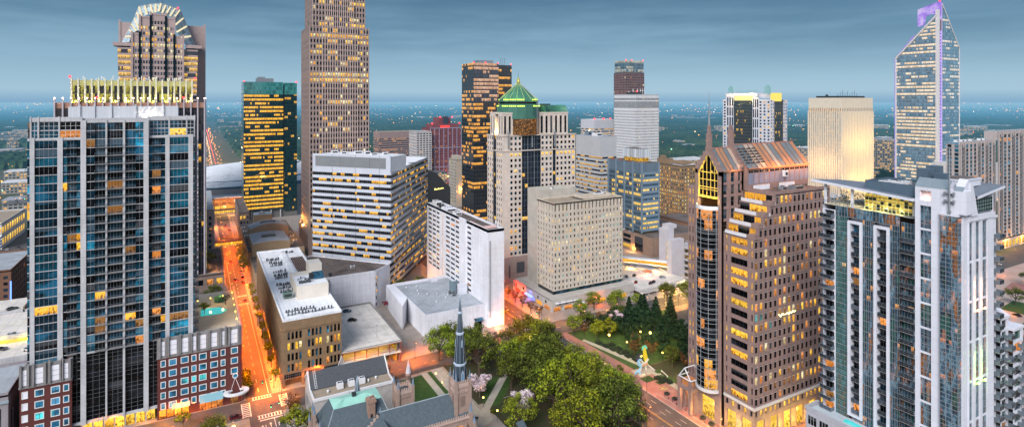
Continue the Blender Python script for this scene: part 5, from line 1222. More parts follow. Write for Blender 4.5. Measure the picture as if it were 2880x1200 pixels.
# ================================================================== towers farther back
def grid_tower(name, label, cat, x0, x1, y0, y1, H, wall, fspec, lspec, pk, roof=None, z0=0.0, zvis=-1e9, group=None, right=None, par=1.0, rec=.25, frame=None, fin=True):
 """box tower; fspec / lspec = (cols, rows, w, h, zstart, zend) for the walls facing the viewer"""
 T = Thing(name, label, cat, ((x0+x1)/2, (y0+y1)/2, 0), group, zvis)
 W = T.mb('wall', wall)
 for spec, o, d, L in ((fspec, (x0, y0), FR, x1-x0), (lspec, (x0, y1), LF, y1-y0), (right, (x1, y0), RT, y1-y0)):
  P = lambda s: (o[0]+d[0]*s, o[1]+d[1]*s)
  if spec is None: W.face([(*P(0), z0), (*P(L), z0), (*P(L), H), (*P(0), H)]); continue
  nc, nr, w, h, za, zb = spec
  face_grid(T, W, o, d, L, za, zb, nc, nr, w, h, pk, .5, rec, frame=frame)
  if za > z0: W.face([(*P(0), z0), (*P(L), z0), (*P(L), za), (*P(0), za)])
  if zb < H: W.face([(*P(0), zb), (*P(L), zb), (*P(L), H), (*P(0), H)])
 W.face([(x1, y1, z0), (x0, y1, z0), (x0, y1, H), (x1, y1, H)])
 parapet_roof(T, x0, y0, x1, y1, H-.3, par, wall, roof or ROOF_G)
 if fin: T.finish()
 return T, W
def curtain_box(T, part, x0, x1, y0, y1, z0, z1, mat, bay=1.5, fl=3.9, faces='FLR', top=None):
 nf = (z1-z0)/fl; seed = 0
 for k, o, d, L in (('F', (x0, y0), FR, x1-x0), ('L', (x0, y1), LF, y1-y0), ('R', (x1, y0), RT, y1-y0), ('B', (x1, y1), BK, x1-x0)):
  seed += 50
  b = MB(); n = max(1, round(L/bay)); b.wquad(o, d, L, z0, z1, 0, [(seed, 0), (seed+n, 0), (seed+n, nf), (seed, nf)])
  T.child(part, b, mat[k] if isinstance(mat, dict) else mat)
 b = MB(); b.face([(x0, y0, z1), (x1, y0, z1), (x1, y1, z1), (x0, y1, z1)]); T.child('roof', b, top or ROOF_D)
# --- dark teal glass tower
def teal_tower():
 T = Thing('teal_glass_tower', 'dark teal glass office tower with many gold lit floors, left of the tallest tower', 'tower', (64, 643, 0))
 m = curtain('teal_tower_glass', (.003, .018, .018), (.003, .014, .014), (.02, .045, .045), .80, (1, .46, .012), 1.45, sp=.42, mu=.16, mv=.04, lump=3, rowvar=.6, seed=1.3, tilt=.012)
 side = curtain('teal_tower_side_glass', (.05, .20, .22), (.04, .15, .16), (.08, .2, .2), .10, (1, .5, .08), .8, sp=.25, mu=.08, mv=.05, lump=2, seed=4.0, tilt=.012)
 top = curtain('teal_tower_top_glass', (.03, .18, .17), (.03, .14, .14), (.08, .24, .23), .0, (1, .5, .08), .0, sp=.1, mu=.1, mv=.08, lump=2, seed=2.0, tilt=.01)
 dim = curtain('teal_tower_bay_glass', (.003, .02, .02), (.003, .014, .014), (.02, .04, .04), .25, (1, .46, .03), .9, sp=.34, mu=.06, mv=.05, lump=2, rowvar=.6, seed=7.3, tilt=.015)
 x0, x1, y0, y1 = 39.0, 76.0, 626.9, 660
 curtain_box(T, 'glass_wall', x0, x1, y0, y1, 8.5, 126, {'F': m, 'L': side, 'R': dim, 'B': dim})
 curtain_box(T, 'top_glass', x0, x1, y0, y1, 126, 138.5, {'F': top, 'L': side, 'R': top, 'B': top})
 curtain_box(T, 'glass_wall', 77.5, 89.5, y0+1.0, y1, 6, 126, {'F': dim, 'L': dim, 'R': dim, 'B': dim}); curtain_box(T, 'top_glass', 77.5, 89.5, y0+1.0, y1, 126, 138, top)
 b = MB(); b.box(76.02, y0+3, 0, 77.48, y1-1, 136); T.child('recess', b, DSTEEL)
 b = MB(); b.box(x0-1, y0+2, 0, 90, y1, 8.4); T.child('base', b, surf('base_grey', (.14, .13, .12), .7, .2, .3))
 for i in range(4): b = MB(); b.box(46+i*9, y0-.3, 0, 46.9+i*9, y0+.6, 8.5); T.child('column', b, CONC)
 b = MB(); b.box(52, 638, 138.6, 68, 652, 142.6); b.box(53, 639, 142.6, 60, 646, 144); T.child('plant_room', b, STEEL)
 for x, y in ((39.5, 627.4), (89, 628.4)): b = MB(); b.ball(x, y, 139.0, .7); T.child('beacon', b, LAMP_R)
 T.finish()
teal_tower()
# --- the tallest tower, top beyond the picture
def tallest_tower():
 x0, x1, y0, y1 = 72.7, 116.9, 445.1, 487
 T = Thing('granite_skyscraper', 'tallest skyscraper, brown granite piers with lit windows, setbacks and top rising out of view', 'skyscraper', (95, 465, 0), zvis=85)
 wall = surf('brown_granite', (.25, .185, .165), .6, .2, .2, streak=.1)
 W = T.mb('wall', wall)
 pk0 = picker(.24, .9, [L_GOLD, L_YEL, L_PALE], [BLACKG, BLACKG, GREYG], 2, 61); pk1 = picker(.6, .5, [L_GOLD, L_YEL, L_PALE], [GREYG, BLACKG, GREYG], 2, 62)
 pk = lambda c, r: pk1(c, r) if r in (26, 27, 29, 30, 31, 34, 35, 36) else pk0(c, r)
 FHt = 4.2; RB = T.mb('rib', surf('pale_granite_rib', (.48, .36, .315), .6, .15, .2))
 def tier(ax0, ax1, ay0, ay1, za, zb, off):
  nr = round((zb-za)/FHt); o = lambda c, r: pk(c, r+off)
  bx0, bx1 = ax0+9.0, ax1-9.0
  # corner bays set back, the middle bay of each face stands proud
  face_grid(T, W, (ax0, ay0+.9), FR, bx0-ax0, za, zb, 4, nr, .56, .58, lambda c, r: o(c+30, r), .5, .3)
  face_grid(T, W, (bx0, ay0), FR, bx1-bx0, za, zb, 14, nr, .6, .66, o, .5, .3)
  face_grid(T, W, (bx1, ay0+.9), FR, ax1-bx1, za, zb, 4, nr, .56, .58, lambda c, r: o(c+50, r), .5, .3)
  W.face([(bx0, ay0+.9, za), (bx0, ay0, za), (bx0, ay0, zb), (bx0, ay0+.9, zb)]); W.face([(bx1, ay0, za), (bx1, ay0+.9, za), (bx1, ay0+.9, zb), (bx1, ay0, zb)])
  face_grid(T, W, (ax0, ay1), LF, ay1-ay0-.9, za, zb, 18, nr, .5, .58, lambda c, r: o(c+70, r), .5, .3)
  W.face([(ax1, ay0, za), (ax1, ay1, za), (ax1, ay1, zb), (ax1, ay0, zb)]); W.face([(ax1, ay1, za), (ax0, ay1, za), (ax0, ay1, zb), (ax1, ay1, zb)])
  W.box(ax0, ay0+.9, zb-.2, ax1, ay1, zb+.6)
  for i in range(15):
   x = bx0+(bx1-bx0)*i/14; RB.box(x-.28, ay0-.35, za, x+.28, ay0, zb+1.6)
  for i in range(5):
   x = ax0+(bx0-ax0)*i/4; RB.box(x-.22, ay0+.6, za, x+.22, ay0+.9, zb+1.2); x = bx1+(ax1-bx1)*i/4; RB.box(x-.22, ay0+.6, za, x+.22, ay0+.9, zb+1.2)
 tier(x0, x1, y0, y1, 24.0, 175.2, 0); tier(x0+2.4, x1-2.4, y0+2.4, y1-2.4, 175.8, 230.4, 36); tier(x0+6, x1-6, y0+6, y1-6, 231, 256, 49)
 W.box(x0-1.6, y0-1.6, 0, x1+1.6, y1+1.6, 22.5); W.box(x0-.8, y0-.8, 22.5, x1+.8, y1+.8, 24)
 for i in range(10): T.pane((x0+3+i*4.2, y0-1.65, 15), FR, 1.8, 8, (BLACKG, FRD), 2, 4); T.pane((x0-1.65, y0+2+i*4, 15), LF, 1.8, 8, (BLACKG, FRD), 2, 4)
 Cn = T.mb('crown', surf('silver_crown', (.5, .5, .52), .35, .1, .5, metal=.5))
 for i in range(13):
  for j in (0, 1): Cn.box(x0+8+i*2.2, y0+8+j*25, 256, x0+8.6+i*2.2, y0+8.6+j*25, 268-abs(i-6)*1.4)
 b = MB(); b.tube((x0-.6, y0+1, 176), (x0-1.5, y0-1, 178.5), .2); b.tube((x0-1.5, y0-1, 178.5), (x0-2.5, y0-1, 178.2), .15); T.child('roof_crane', b, DSTEEL)
 T.finish()
 for y in (470, 484): point(T.o, (x0-3.2, y, 25), 5200, WA, .6, T.loc)
 lm = MB(); lm.ball(x0-2.4, 462, 24, .7); o = T.child('flood_lamp', lm, LAMP_W)
tallest_tower()
# --- black glass tower in the middle, two joined volumes
def black_tower():
 T = Thing('black_glass_tower', 'black glass office tower of two joined volumes, upper floors reflecting pink evening sky', 'tower', (260, 530, 0))
 m = curtain('black_tower_glass', (.012, .010, .010), (.012, .011, .012), (.05, .05, .055), .34, (1, .42, .04), 1.15, sp=.30, mu=.08, mv=.05, lump=2, rowvar=.8, seed=2.7, tilt=.02)
 up = curtain('black_tower_upper_glass', (.03, .035, .05), (.02, .025, .035), (.05, .05, .06), .85, (1, .50, .22), .85, sp=.22, mu=.1, mv=.06, lump=5, rowvar=.5, seed=5.1, tilt=.02)  # pink sunset reflection painted in as glowing panes
 curtain_box(T, 'glass_wall', 236.8, 264.5, 508.9, 537.3, 0, 118, m, 1.7, 3.9)
 curtain_box(T, 'upper_glass', 236.8, 264.5, 508.9, 537.3, 118, 156.8, {'F': up, 'L': m, 'R': m, 'B': m}, 1.7, 3.9)
 curtain_box(T, 'glass_wall', 264.6, 287.1, 522.5, 548, 0, 156.4, m, 1.7, 3.9)
 b = MB(); b.box(246, 516, 156.9, 262, 530, 160.2); T.child('plant_room', b, STEEL); b = MB()
 for x in (276, 278.5, 281): b.tube((x, 528, 156.5), (x+.6, 528, 164), .15)
 T.child('antenna', b, DSTEEL)
 for x, y in ((237, 509.2), (264, 509.2), (286.6, 523), (250, 509.2)): b = MB(); b.ball(x, y, 157.4, .6); T.child('beacon', b, LAMP_R)
 T.finish()
black_tower()
# --- white lattice tower and the granite tower behind it
lat = surf('white_lattice_concrete', (.66, .65, .66), .7, .12, .2)
T, W = grid_tower('white_lattice_tower', 'white concrete office tower with fine grid of small dark windows, behind the blue office', 'tower', 538.1, 581.3, 617.0, 664.7, 127.5, lat, (20, 25, .5, .5, 5, 106), (22, 25, .5, .5, 5, 106), picker(.10, .7, [L_DIM, L_PALE], [GREYG, BLACKG], 2, 71), zvis=40, fin=False)
for o, d, L, n in (((538.1, 616.9), FR, 43.2, 24), ((538.0, 664.7), LF, 47.7, 26)):
 for i in range(n):
  c = (o[0]+d[0]*(i+.5)*L/n, o[1]+d[1]*(i+.5)*L/n)
  T.pane((*c, 113.5), d, L/n*.55, 9.5, (BLACKG,)); T.pane((*c, 121.6), d, L/n*.55, 3.2, (BLACKG,))
b = MB(); b.box(545, 628, 127.5, 560, 645, 131.5); T.child('plant_room', b, DSTEEL)
for x in (548, 556, 562, 566, 570): b = MB(); b.tube((x, 634, 127.6), (x, 634, 137), .22); b.box(x-.6, 633.6, 133, x+.6, 634.4, 135); T.child('antenna', b, WSTEEL)
b = MB(); b.ball(550, 628, 132.5, .8); T.child('beacon', b, LAMP_R)
T.finish()
gb = surf('brown_granite_far', (.20, .10, .085), .5, .2, .1)
T, W = grid_tower('brown_granite_tower', 'brown granite tower with tall glass crown rising behind the white lattice tower', 'tower', 624.4, 664.8, 740.7, 772, 165.7, gb, (9, 38, .6, .5, 10, 164), (8, 38, .6, .5, 10, 164), picker(.30, .8, [L_DIM, L_AMB, L_PALE], [GREYG, BLACKG], 2, 73), zvis=128, fin=False)
gc = curtain('glass_crown', (.06, .10, .13), (.05, .09, .11), (.16, .24, .28), .55, (1, .75, .40), .5, sp=.05, mu=.1, mv=.08, lump=2, rowvar=.9, seed=3.4)
curtain_box(T, 'glass_crown', 625.5, 664, 741.5, 771, 166.8, 186.5, gc, 2.5, 5)
for x in (626, 638, 663): b = MB(); b.ball(x, 742, 187.4, .9); T.child('beacon', b, LAMP_R)
T.finish()
# --- blue office on its podium
def blue_office():
 x0, x1, y0, y1, H = 306.2, 323.9, 344.0, 385.7, 70.0
 T = Thing('blue_office', 'blue grey office with pale vertical fins, lit gold floors and glass penthouse above brown podium', 'office tower', (315, 365, 0), zvis=14)
 m = curtain('blue_office_glass', (.03, .08, .13), (.16, .24, .32), (.22, .30, .38), .62, (1, .58, .04), 1.25, sp=.42, mu=.10, mv=.05, lump=3, rowvar=.45, seed=6.1, frough=.3)
 md = curtain('blue_office_side_glass', (.012, .025, .04), (.05, .08, .11), (.20, .27, .34), .48, (1, .56, .03), 1.25, sp=.34, mu=.22, mv=.06, lump=4, rowvar=.5, seed=9.1, frough=.3)
 curtain_box(T, 'glass_wall', x0, x1, y0, y1, 16.2, 62.5, {'F': m, 'L': md, 'R': m, 'B': md}, 1.1, 3.75)
 tp = curtain('blue_office_louvre', (.02, .035, .05), (.02, .03, .05), (.24, .32, .40), 0, (1, 1, 1), 0, sp=0, mu=.45, mv=.02, lump=2); curtain_box(T, 'louvre_storey', x0, x1, y0, y1, 62.5, H, tp, 1.1, 7.5)
 F = T.mb('fin', BLUEFR)
 for y in (385.7, 375.3, 364.9, 354.5, 344.0): F.box(x0-.7, y-.9, 15, x0-.01, y+.5, H+1.0)
 for x in (306.2, 323.9): F.box(x-.5, y0-.6, 15, x+.5, y0-.01, H+.6)
 for i in range(13): F.box(x0+.5, y0-.35, 16+i*3.75, x1-.5, y0-.01, 17.1+i*3.75)
 rs = T.mb('red_stair', surf('rust_panel', (.30, .10, .05), .6, .2, 1))
 for y in (379, 368.6, 358.2): rs.box(x0+.05, y, H, x0+.6, y+1.6, H+2)
 pm = curtain('penthouse_white_glass', (.42, .46, .50), (.42, .46, .5), (.62, .64, .66), .0, (1, .6, .1), 0, sp=0, mu=.25, mv=.0, lump=1)
 curtain_box(T, 'penthouse_wall', 311, 322.6, 352, 373, H+3.4, 80.5, pm, 1.0, 7); b = MB(); b.box(312, 353, H, 321.6, 372, H+3.38); T.child('penthouse_base', b, L_YEL)
 b = MB();
 for i in range(9): b.box(311+i*1.4, 351.9, 80.5, 311.15+i*1.4, 352.1, 82.0)
 b.box(311, 351.8, 81.9, 322.6, 352.2, 82.1); T.child('roof_frame', b, WSTEEL)
 b = MB(); b.box(306.8, 344.6, H, 323.3, 385, H+.3); T.child('roof', b, ROOF_D)
 P = T.mb('podium', surf('brown_podium_stone', (.30, .20, .15), .7, .2, .3, joint=(4, 2.3, .05))); P.box(302.2, 327.9, 0, 360, 400, 14.0)
 P.box(302.1, 327.8, 14.0, 360, 328.4, 14.9); P.box(302.1, 328.4, 14, 302.7, 400, 14.9)
 b = MB(); b.face([(302.8, 328.5, 14.05), (359.8, 328.5, 14.05), (359.8, 399, 14.05), (302.8, 399, 14.05)]); T.child('podium_roof', b, ROOF_D)
 T.pane((302.15, 343, 7.5), LF, 9.5, 11, (BLACKG, FRD), 4, 8)
 for z in (3.4, 7.4, 11.4): T.pane((302.15, 357, z), LF, 9, 2.6, (BLACKG if z > 4 else L_YEL, FRD), 6, 3)
 ac_unit(T, 303.4, 352, 14.05, 2, 5, 1.2, BLUEFR, DSTEEL); ac_unit(T, 303.2, 362, 14.05, 1.6, 4, 1.2, WSTEEL, DSTEEL)
 T.finish()
 point(T.o, (300.6, 349, 2.5), 2200, WA, .4, T.loc)
blue_office()
T, W = grid_tower('tan_brick_tower', 'old tan brick office tower with small lit windows, right of the blue office', 'office tower', 416.2, 446, 410.2, 446, 55.0, TANBRICK, (8, 13, .42, .52, 4, 53), (14, 13, .46, .52, 4, 53), picker(.62, .35, [L_YEL, L_GOLD, L_AMB, L_PALE], [BLACKG, GREYG], 1, 81), ROOF_W, zvis=10, fin=False)
W.box(416.1, 430, 55.6, 425, 444, 60.5); W.box(420, 446-6, 60.5, 425, 444, 63); W.box(425, 418, 55.6, 438, 430, 58.5); T.finish()
T, W = grid_tower('low_brick_block', 'low brown brick block with dark flat roof between tan tower and parking garage', 'building', 372, 400, 352, 396, 13.5, surf('brown_brick', (.24, .13, .08), .85, .2, .4), (6, 2, .4, .5, 2, 11), (9, 2, .4, .5, 2, 11), picker(.4, .2, [L_GOLD, L_AMB], [BLACKG], 1, 4), ROOF_D, fin=False)
ac_unit(T, 380, 362, 13.2, 4, 3, 1.6, STEEL, DSTEEL); T.finish()
# --- parking garage with lit stair tower and skybridge; open lot in front
def stair_garage():
 T = Thing('parking_garage', 'concrete parking garage with open levels, cars on its roof and lit yellow stair tower', 'parking garage', (300, 280, 0))
 S = T.mb('slab', surf('garage_concrete', (.46, .43, .42), .8, .2, .2, streak=.3)); x0, x1, y0, y1 = 288, 345, 240, 291.5
 for k in range(6): S.box(x0, y0, k*4.0-.3, x1, y1, k*4.0); S.box(x0-.12, y0, k*4.0, x0+.15, y1, k*4.0+1.25)
 for k in range(12): S.box(x0+.2, y0+.2+k*4.6, 0, x0+.8, y0+.9+k*4.6, 20)
 b = MB()
 for k in range(5): b.box(x0+9, y0, k*4.0, x0+9.2, y1, k*4.0+3.6)
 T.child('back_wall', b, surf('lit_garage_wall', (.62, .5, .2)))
 W = T.mb('stair_tower', surf('pale_stair_concrete', (.50, .47, .50), .75, .12, .2)); W.box(276.4, 281.5, 0, 287.8, 285.5, 26.5); W.box(281, 291, 0, 288, 298, 31.5); W.box(284, 291.5, 31.5, 291, 298, 34)
 for k in range(5):
  b = MB(); b.wquad((281.2, 290.9), LF, 5.3, 1+k*4.7, 4.6+k*4.7, 0, [(0, 0), (1, 0), (1, 1), (0, 1)]); T.child('stair_glass', b, L_YEL); W.box(281.0, 285.5, 4.6+k*4.7, 287, 291, 5.7+k*4.7)
 T.finish()
 for z in (2.8, 6.8, 10.8, 14.8, 18.8):
  for y in (262, 280): point(T.o, (x0+5, y, z), 500, (1, .6, .12), .4, T.loc)
 T = Thing('skybridge', 'white enclosed skybridge with lit underside crossing to the yellow stair tower', 'skybridge', (270, 306, 0))
 b = MB(); p, q = (245, 331), (278.5, 287); L = math.dist(p, q); d = ((q[0]-p[0])/L, (q[1]-p[1])/L)
 b.wbox(p, d, 0, L, 7.0, 7.6, -3.4, 0); b.wbox(p, d, 0, L, 9.6, 10.4, -3.5, .1); T.child('deck', b, STONE_W)
 b = MB(); b.wquad(p, d, L, 7.6, 9.6, 0, [(0, 0), (L/1.4, 0), (L/1.4, 1), (0, 1)]); T.child('glazing', b, L_GOLD); T.finish()
 point(T.o, (272, 292, 4.5), 3200, (1, .62, .10), .6, T.loc); point(T.o, (262, 306, 4.5), 3000, (1, .62, .10), .6, T.loc)
stair_garage()
def open_lot():
 T = Thing('rooftop_parking_lot', 'flat pale rooftop parking lot right of the beige office, edged with dark railing', 'parking lot', (255, 290, 0))
 b = T.mb('deck', DECK); poly = [(236, 266), (277, 268.5), (281, 318), (236, 318)]; b.prism(poly, 2.8, 3.5)
 r = T.mb('railing', DSTEEL); w = T.mb('kerb_wall', CONC)
 for i in range(4):
  p, q = poly[i], poly[(i+1) % 4]; L = math.dist(p, q); d = ((q[0]-p[0])/L, (q[1]-p[1])/L)
  w.wbox(p, d, 0, L, 1.6 if i == 0 else 2.8, 4.1, 0, .2)
  r.wbox(p, d, 0, L, 4.55, 4.65, .05, .12)
  for k in range(int(L/3)): r.wbox(p, d, k*3, k*3+.08, 4.1, 4.6, .05, .12)
  for k in range(int(L/7)): w.wbox(p, d, k*7, k*7+.6, 0, 2.8, -.6, 0)
 ln = T.mb('bay_marking', surf('worn_paint', (.6, .58, .5), .8, .3, .6))
 for row in (272, 291, 310):
  for i in range(13): ln.face([(238+i*2.9, row, 3.506), (238.12+i*2.9, row, 3.506), (238.12+i*2.9, row+4.6, 3.506), (238+i*2.9, row+4.6, 3.506)])
 T.finish()
 B_ = Thing('attendant_booth', 'small white attendant booth with lit orange roof in the middle of rooftop lot', 'booth', (262, 287, 3.5))
 b = MB(); b.box(261, 286, 3.5, 263.6, 288.6, 6.3); B_.child('body', b, WSTEEL); b = MB(); b.box(259.2, 285.4, 6.3, 264, 291, 6.6); B_.child('roof', b, surf('orange_roof_panel', (.7, .22, .08), .6, .1, 1)); b = MB()
 for x, y in ((259.6, 290.6), (263.6, 290.6)): b.box(x, y, 3.5, x+.15, y+.15, 6.3)
 B_.child('post', b, STEEL); B_.finish(); point(B_.o, (260.3, 289.6, 5.8), 700, (1, .30, .14), .3, (262, 287, 3.5)); point(B_.o, (258, 284, 6.8), 500, (1, .34, .2), .3, (262, 287, 3.5))
open_lot()
# --- ribbed gold-lit tower
def gold_tower():
 x0, x1, y0, y1, H = 597.8, 655.3, 360.5, 397.5, 122.6
 T = Thing('gold_lit_tower', 'square ribbed office tower glowing gold, with plain cream top band', 'tower', (626, 379, 0))
 rib = surf('cream_rib', (.66, .58, .46), .7, .1, .3)
 W = T.mb('cap', rib); W.box(x0-.2, y0-.2, 106, x1+.2, y1+.2, H)
 gw = curtain('gold_strip_glass', (.10, .06, .02), (.1, .06, .02), (.3, .2, .05), .97, (1, .56, .10), .8, sp=.0, mu=.0, mv=.05, lump=1, rowvar=0, seed=1, litdark=.5)  # floodlight glow between the ribs painted in as emission
 gd = curtain('dim_strip_glass', (.05, .025, .015), (.05, .03, .02), (.2, .12, .06), .42, (1, .48, .06), .9, sp=.25, mu=.0, mv=.05, lump=1, rowvar=.2, seed=2)
 curtain_box(T, 'strip_glass', x0, x1, y0, y1, 0, 106, {'F': gw, 'L': gd, 'R': gw, 'B': gd}, 2.3, 4.0)
 for o, d, L, n in (((x0, y0), FR, x1-x0, 20), ((x0, y1), LF, y1-y0, 15)):
  for i in range(n+1):
   b = MB(); w = .72 if d == FR else .78; b.wbox(o, d, L*i/n-w, L*i/n+w, 0, 108, 0, 1.0); T.child('rib', b, rib)
   if i < n: b = MB(); b.wbox(o, d, L*(i+.5)/n-.45, L*(i+.5)/n+.45, 109.5-3.5, 111.5, .21, .26); T.child('slot', b, L_GOLD if d == LF else surf('slot_shadow', (.3, .2, .12), .8, .2, 1))
 b = MB(); b.box(x0+4, y0+4, H, x1-8, y1-6, H+2); T.child('plant_room', b, DSTEEL)
 for i in range(9): b = MB(); b.tube((x0+8+i*4.4, y0+9, H+2), (x0+8+i*4.4, y0+9, H+4+(i*7 % 5)), .2); T.child('antenna', b, DSTEEL)
 b = MB(); b.ball(x0+6, y0+20, H+2.4, 1.5); T.child('dish', b, DSTEEL)
 T.finish()
 for i in range(4):
  x = x0+7+i*14; point(T.o, (x, y0-16, 30), 8000, (1, .60, .14), 1.0, T.loc); point(T.o, (x, y0-16, 74), 5500, (1, .62, .16), 1.0, T.loc)
 for i in range(2): point(T.o, (x0-16, y0+9+i*17, 50), 8000, (1, .55, .2), 1.0, T.loc)
gold_tower()
# --- slanted-roof glass tower with the violet handle
def slanted_tower():
 x0, x1, y0, y1 = 786.0, 836.4, 355.1, 404.1
 T = Thing('slanted_glass_tower', 'tall blue glass tower with slanted roof, white corner spine and violet lit handle on top', 'skyscraper', (811, 380, 0))
 m = curtain('slanted_tower_glass', (.11, .20, .28), (.12, .17, .21), (.30, .34, .38), .60, (1, .58, .18), 1.0, sp=.36, mu=.06, mv=.05, lump=4, rowvar=.75, seed=4.4, tilt=.02, litdark=.3)
 m2 = curtain('slanted_tower_side_glass', (.15, .27, .35), (.12, .22, .28), (.16, .24, .30), .30, (1, .64, .30), .8, sp=.36, mu=.03, mv=.05, lump=6, rowvar=.8, seed=5.4, tilt=.02)
 FHt = 4.3; H1, Hs, H2 = 173.6, 226.0, 184.7
 # left face with its slanted top edge, right face likewise
 def slant(part, o, d, L, zl, zr, mat, n, base):
  P = lambda s: (o[0]+d[0]*s, o[1]+d[1]*s); b = MB()
  b.face([(*P(0), base), (*P(L), base), (*P(L), zr), (*P(0), zl)], [(0, base/FHt), (n, base/FHt), (n, zr/FHt), (0, zl/FHt)]); T.child(part, b, mat)
 slant('glass_wall', (x0, y1), LF, y1-y0-3.0, H1, Hs-6, m, 30, 0); slant('glass_wall', (x0+7.5, y0), FR, x1-x0-7.5, Hs+12, H2, m2, 26, 0)
 slant('glass_wall', (x1, y0), RT, y1-y0, H2, 150, m2, 30, 0); slant('glass_wall', (x1, y1), BK, x1-x0, 150, H1, m2, 30, 0)
 b = MB(); b.face([(x0, y1, H1), (x0, y0+3, Hs-6), (x0+7.5, y0+1, Hs+10), (x1, y0, H2), (x1, y1, 150)][::1])
 b = MB(); b.face([(x0, y0+3.0, Hs-6.1), (x0+18, y0+3, Hs-10), (x0+26, y1, H1-4), (x0, y1, H1-.1)], [(0, 0), (8, 0), (8, 20), (0, 20)])
 T.child('roof_glass', b, curtain('roof_glass', (.10, .20, .26), (.09, .17, .22), (.26, .34, .38), 0, (1, 1, 1), 0, sp=.15, mu=.05, mv=.06))
 b = MB(); b.face([(x0+18, y0+3, Hs-10.2), (x1, y0, H2), (x1, y1, 150), (x0+26, y1, H1-4.2)]); T.child('rear_roof', b, ROOF_G)
 spn = surf('white_spine', (.66, .62, .62), .5, .06, .3); S = T.mb('white_frame', spn)
 S.box(x0-.6, y0-.6, 0, x0+1.7, y0+3.2, Hs+4)
 S.tube((x0-.3, y1-.5, H1), (x0-.3, y0+1.5, Hs-2), 1.5, n=4); S.box(x0-.6, y1-1.7, 0, x0+.2, y1+.2, H1); S.tube((x1, y0-.3, H2), (x0+7.5, y0-.3, Hs+12), .7, n=4); S.box(x1-.6, y0-.6, 0, x1+.4, y0+.3, H2)
 vio = glow('violet_light', (.50, .36, 1), .8, True); lil = glow('lilac_light', (.66, .50, 1), 1.0, True)
 b = MB(); nf = 52; b.wquad((x0+1.7, y0+.6), FR, 5.0, 0, Hs-22, 0, [(0, 0), (2, 0), (2, nf), (0, nf)]); T.child('violet_strip', b, curtain('violet_strip', (.06, .05, .16), (.06, .05, .14), (.16, .12, .34), .95, (.40, .30, 1), 1.25, sp=.3, mu=.14, mv=.1, lump=1, rowvar=0, seed=3, litdark=.3))
 b = MB(); b.box(x0+6.7, y0-.5, 0, x0+7.6, y0+.7, Hs+12); T.child('violet_spine', b, lil)
 b = MB(); b.box(x0-.9, y1-.2, 0, x0-.2, y1+.5, H1); b.tube((x0-.7, y1, H1), (x0-.7, y0+26, Hs-24), .5, n=4); T.child('violet_edge', b, vio)
 # the handle: an open frame over the roof
 b = MB(); hz = Hs+14; fr = [(y0, hz), (y0, hz-23), (y0+5, hz-22), (y0+5.5, hz-13), (y0+17, hz-15), (y0+19, hz-26), (y0+24, hz-28), (y0+24, hz-7)]
 for x in (x0+2.0, x0+8.4): b.face([(x, y, z) for y, z in (fr if x > x0+4 else fr[::-1])])
 for k in range(8): (ya, za), (yb, zb) = fr[k], fr[(k+1) % 8]; b.face([(x0+2, ya, za), (x0+2, yb, zb), (x0+8.4, yb, zb), (x0+8.4, ya, za)])
 b.box(x0+1.5, y0+30, Hs-38, x0+5, y0+31.5, Hs-27)
 m_, t = new_mat('violet_wash'); n_ = t.noise(t.pos(), .12, 3, .5); e = t.n('ShaderNodeEmission'); t.put(e.inputs[0], t.ramp(n_, [(.3, (.26, .12, .62)), (.5, (.50, .30, 1)), (.7, (.85, .72, 1))])); t.put(e.inputs[1], .95); out(t, e.outputs[0])
 T.child('violet_handle', b, m_, 'violet lit open frame crowning the slanted roof')
 b = MB(); b.box(x0+2.2, y0-.2, Hs-21, x0+6.6, y0+.5, Hs-8); T.child('bronze_panel', b, surf('bronze_panel', (.20, .13, .10), .5, .1, 1))
 b = MB(); b.ball(x0+5, y0+1, hz+1.2, 1.0); T.child('beacon', b, LAMP_R)
 b = MB(); b.box(x0-20, y0-40, 0, x1, y0-2, 46); T.child('annex', b, surf('white_annex', (.6, .58, .58), .7, .1, .2, joint=(6, 4, .3)))
 T.finish()
slanted_tower()
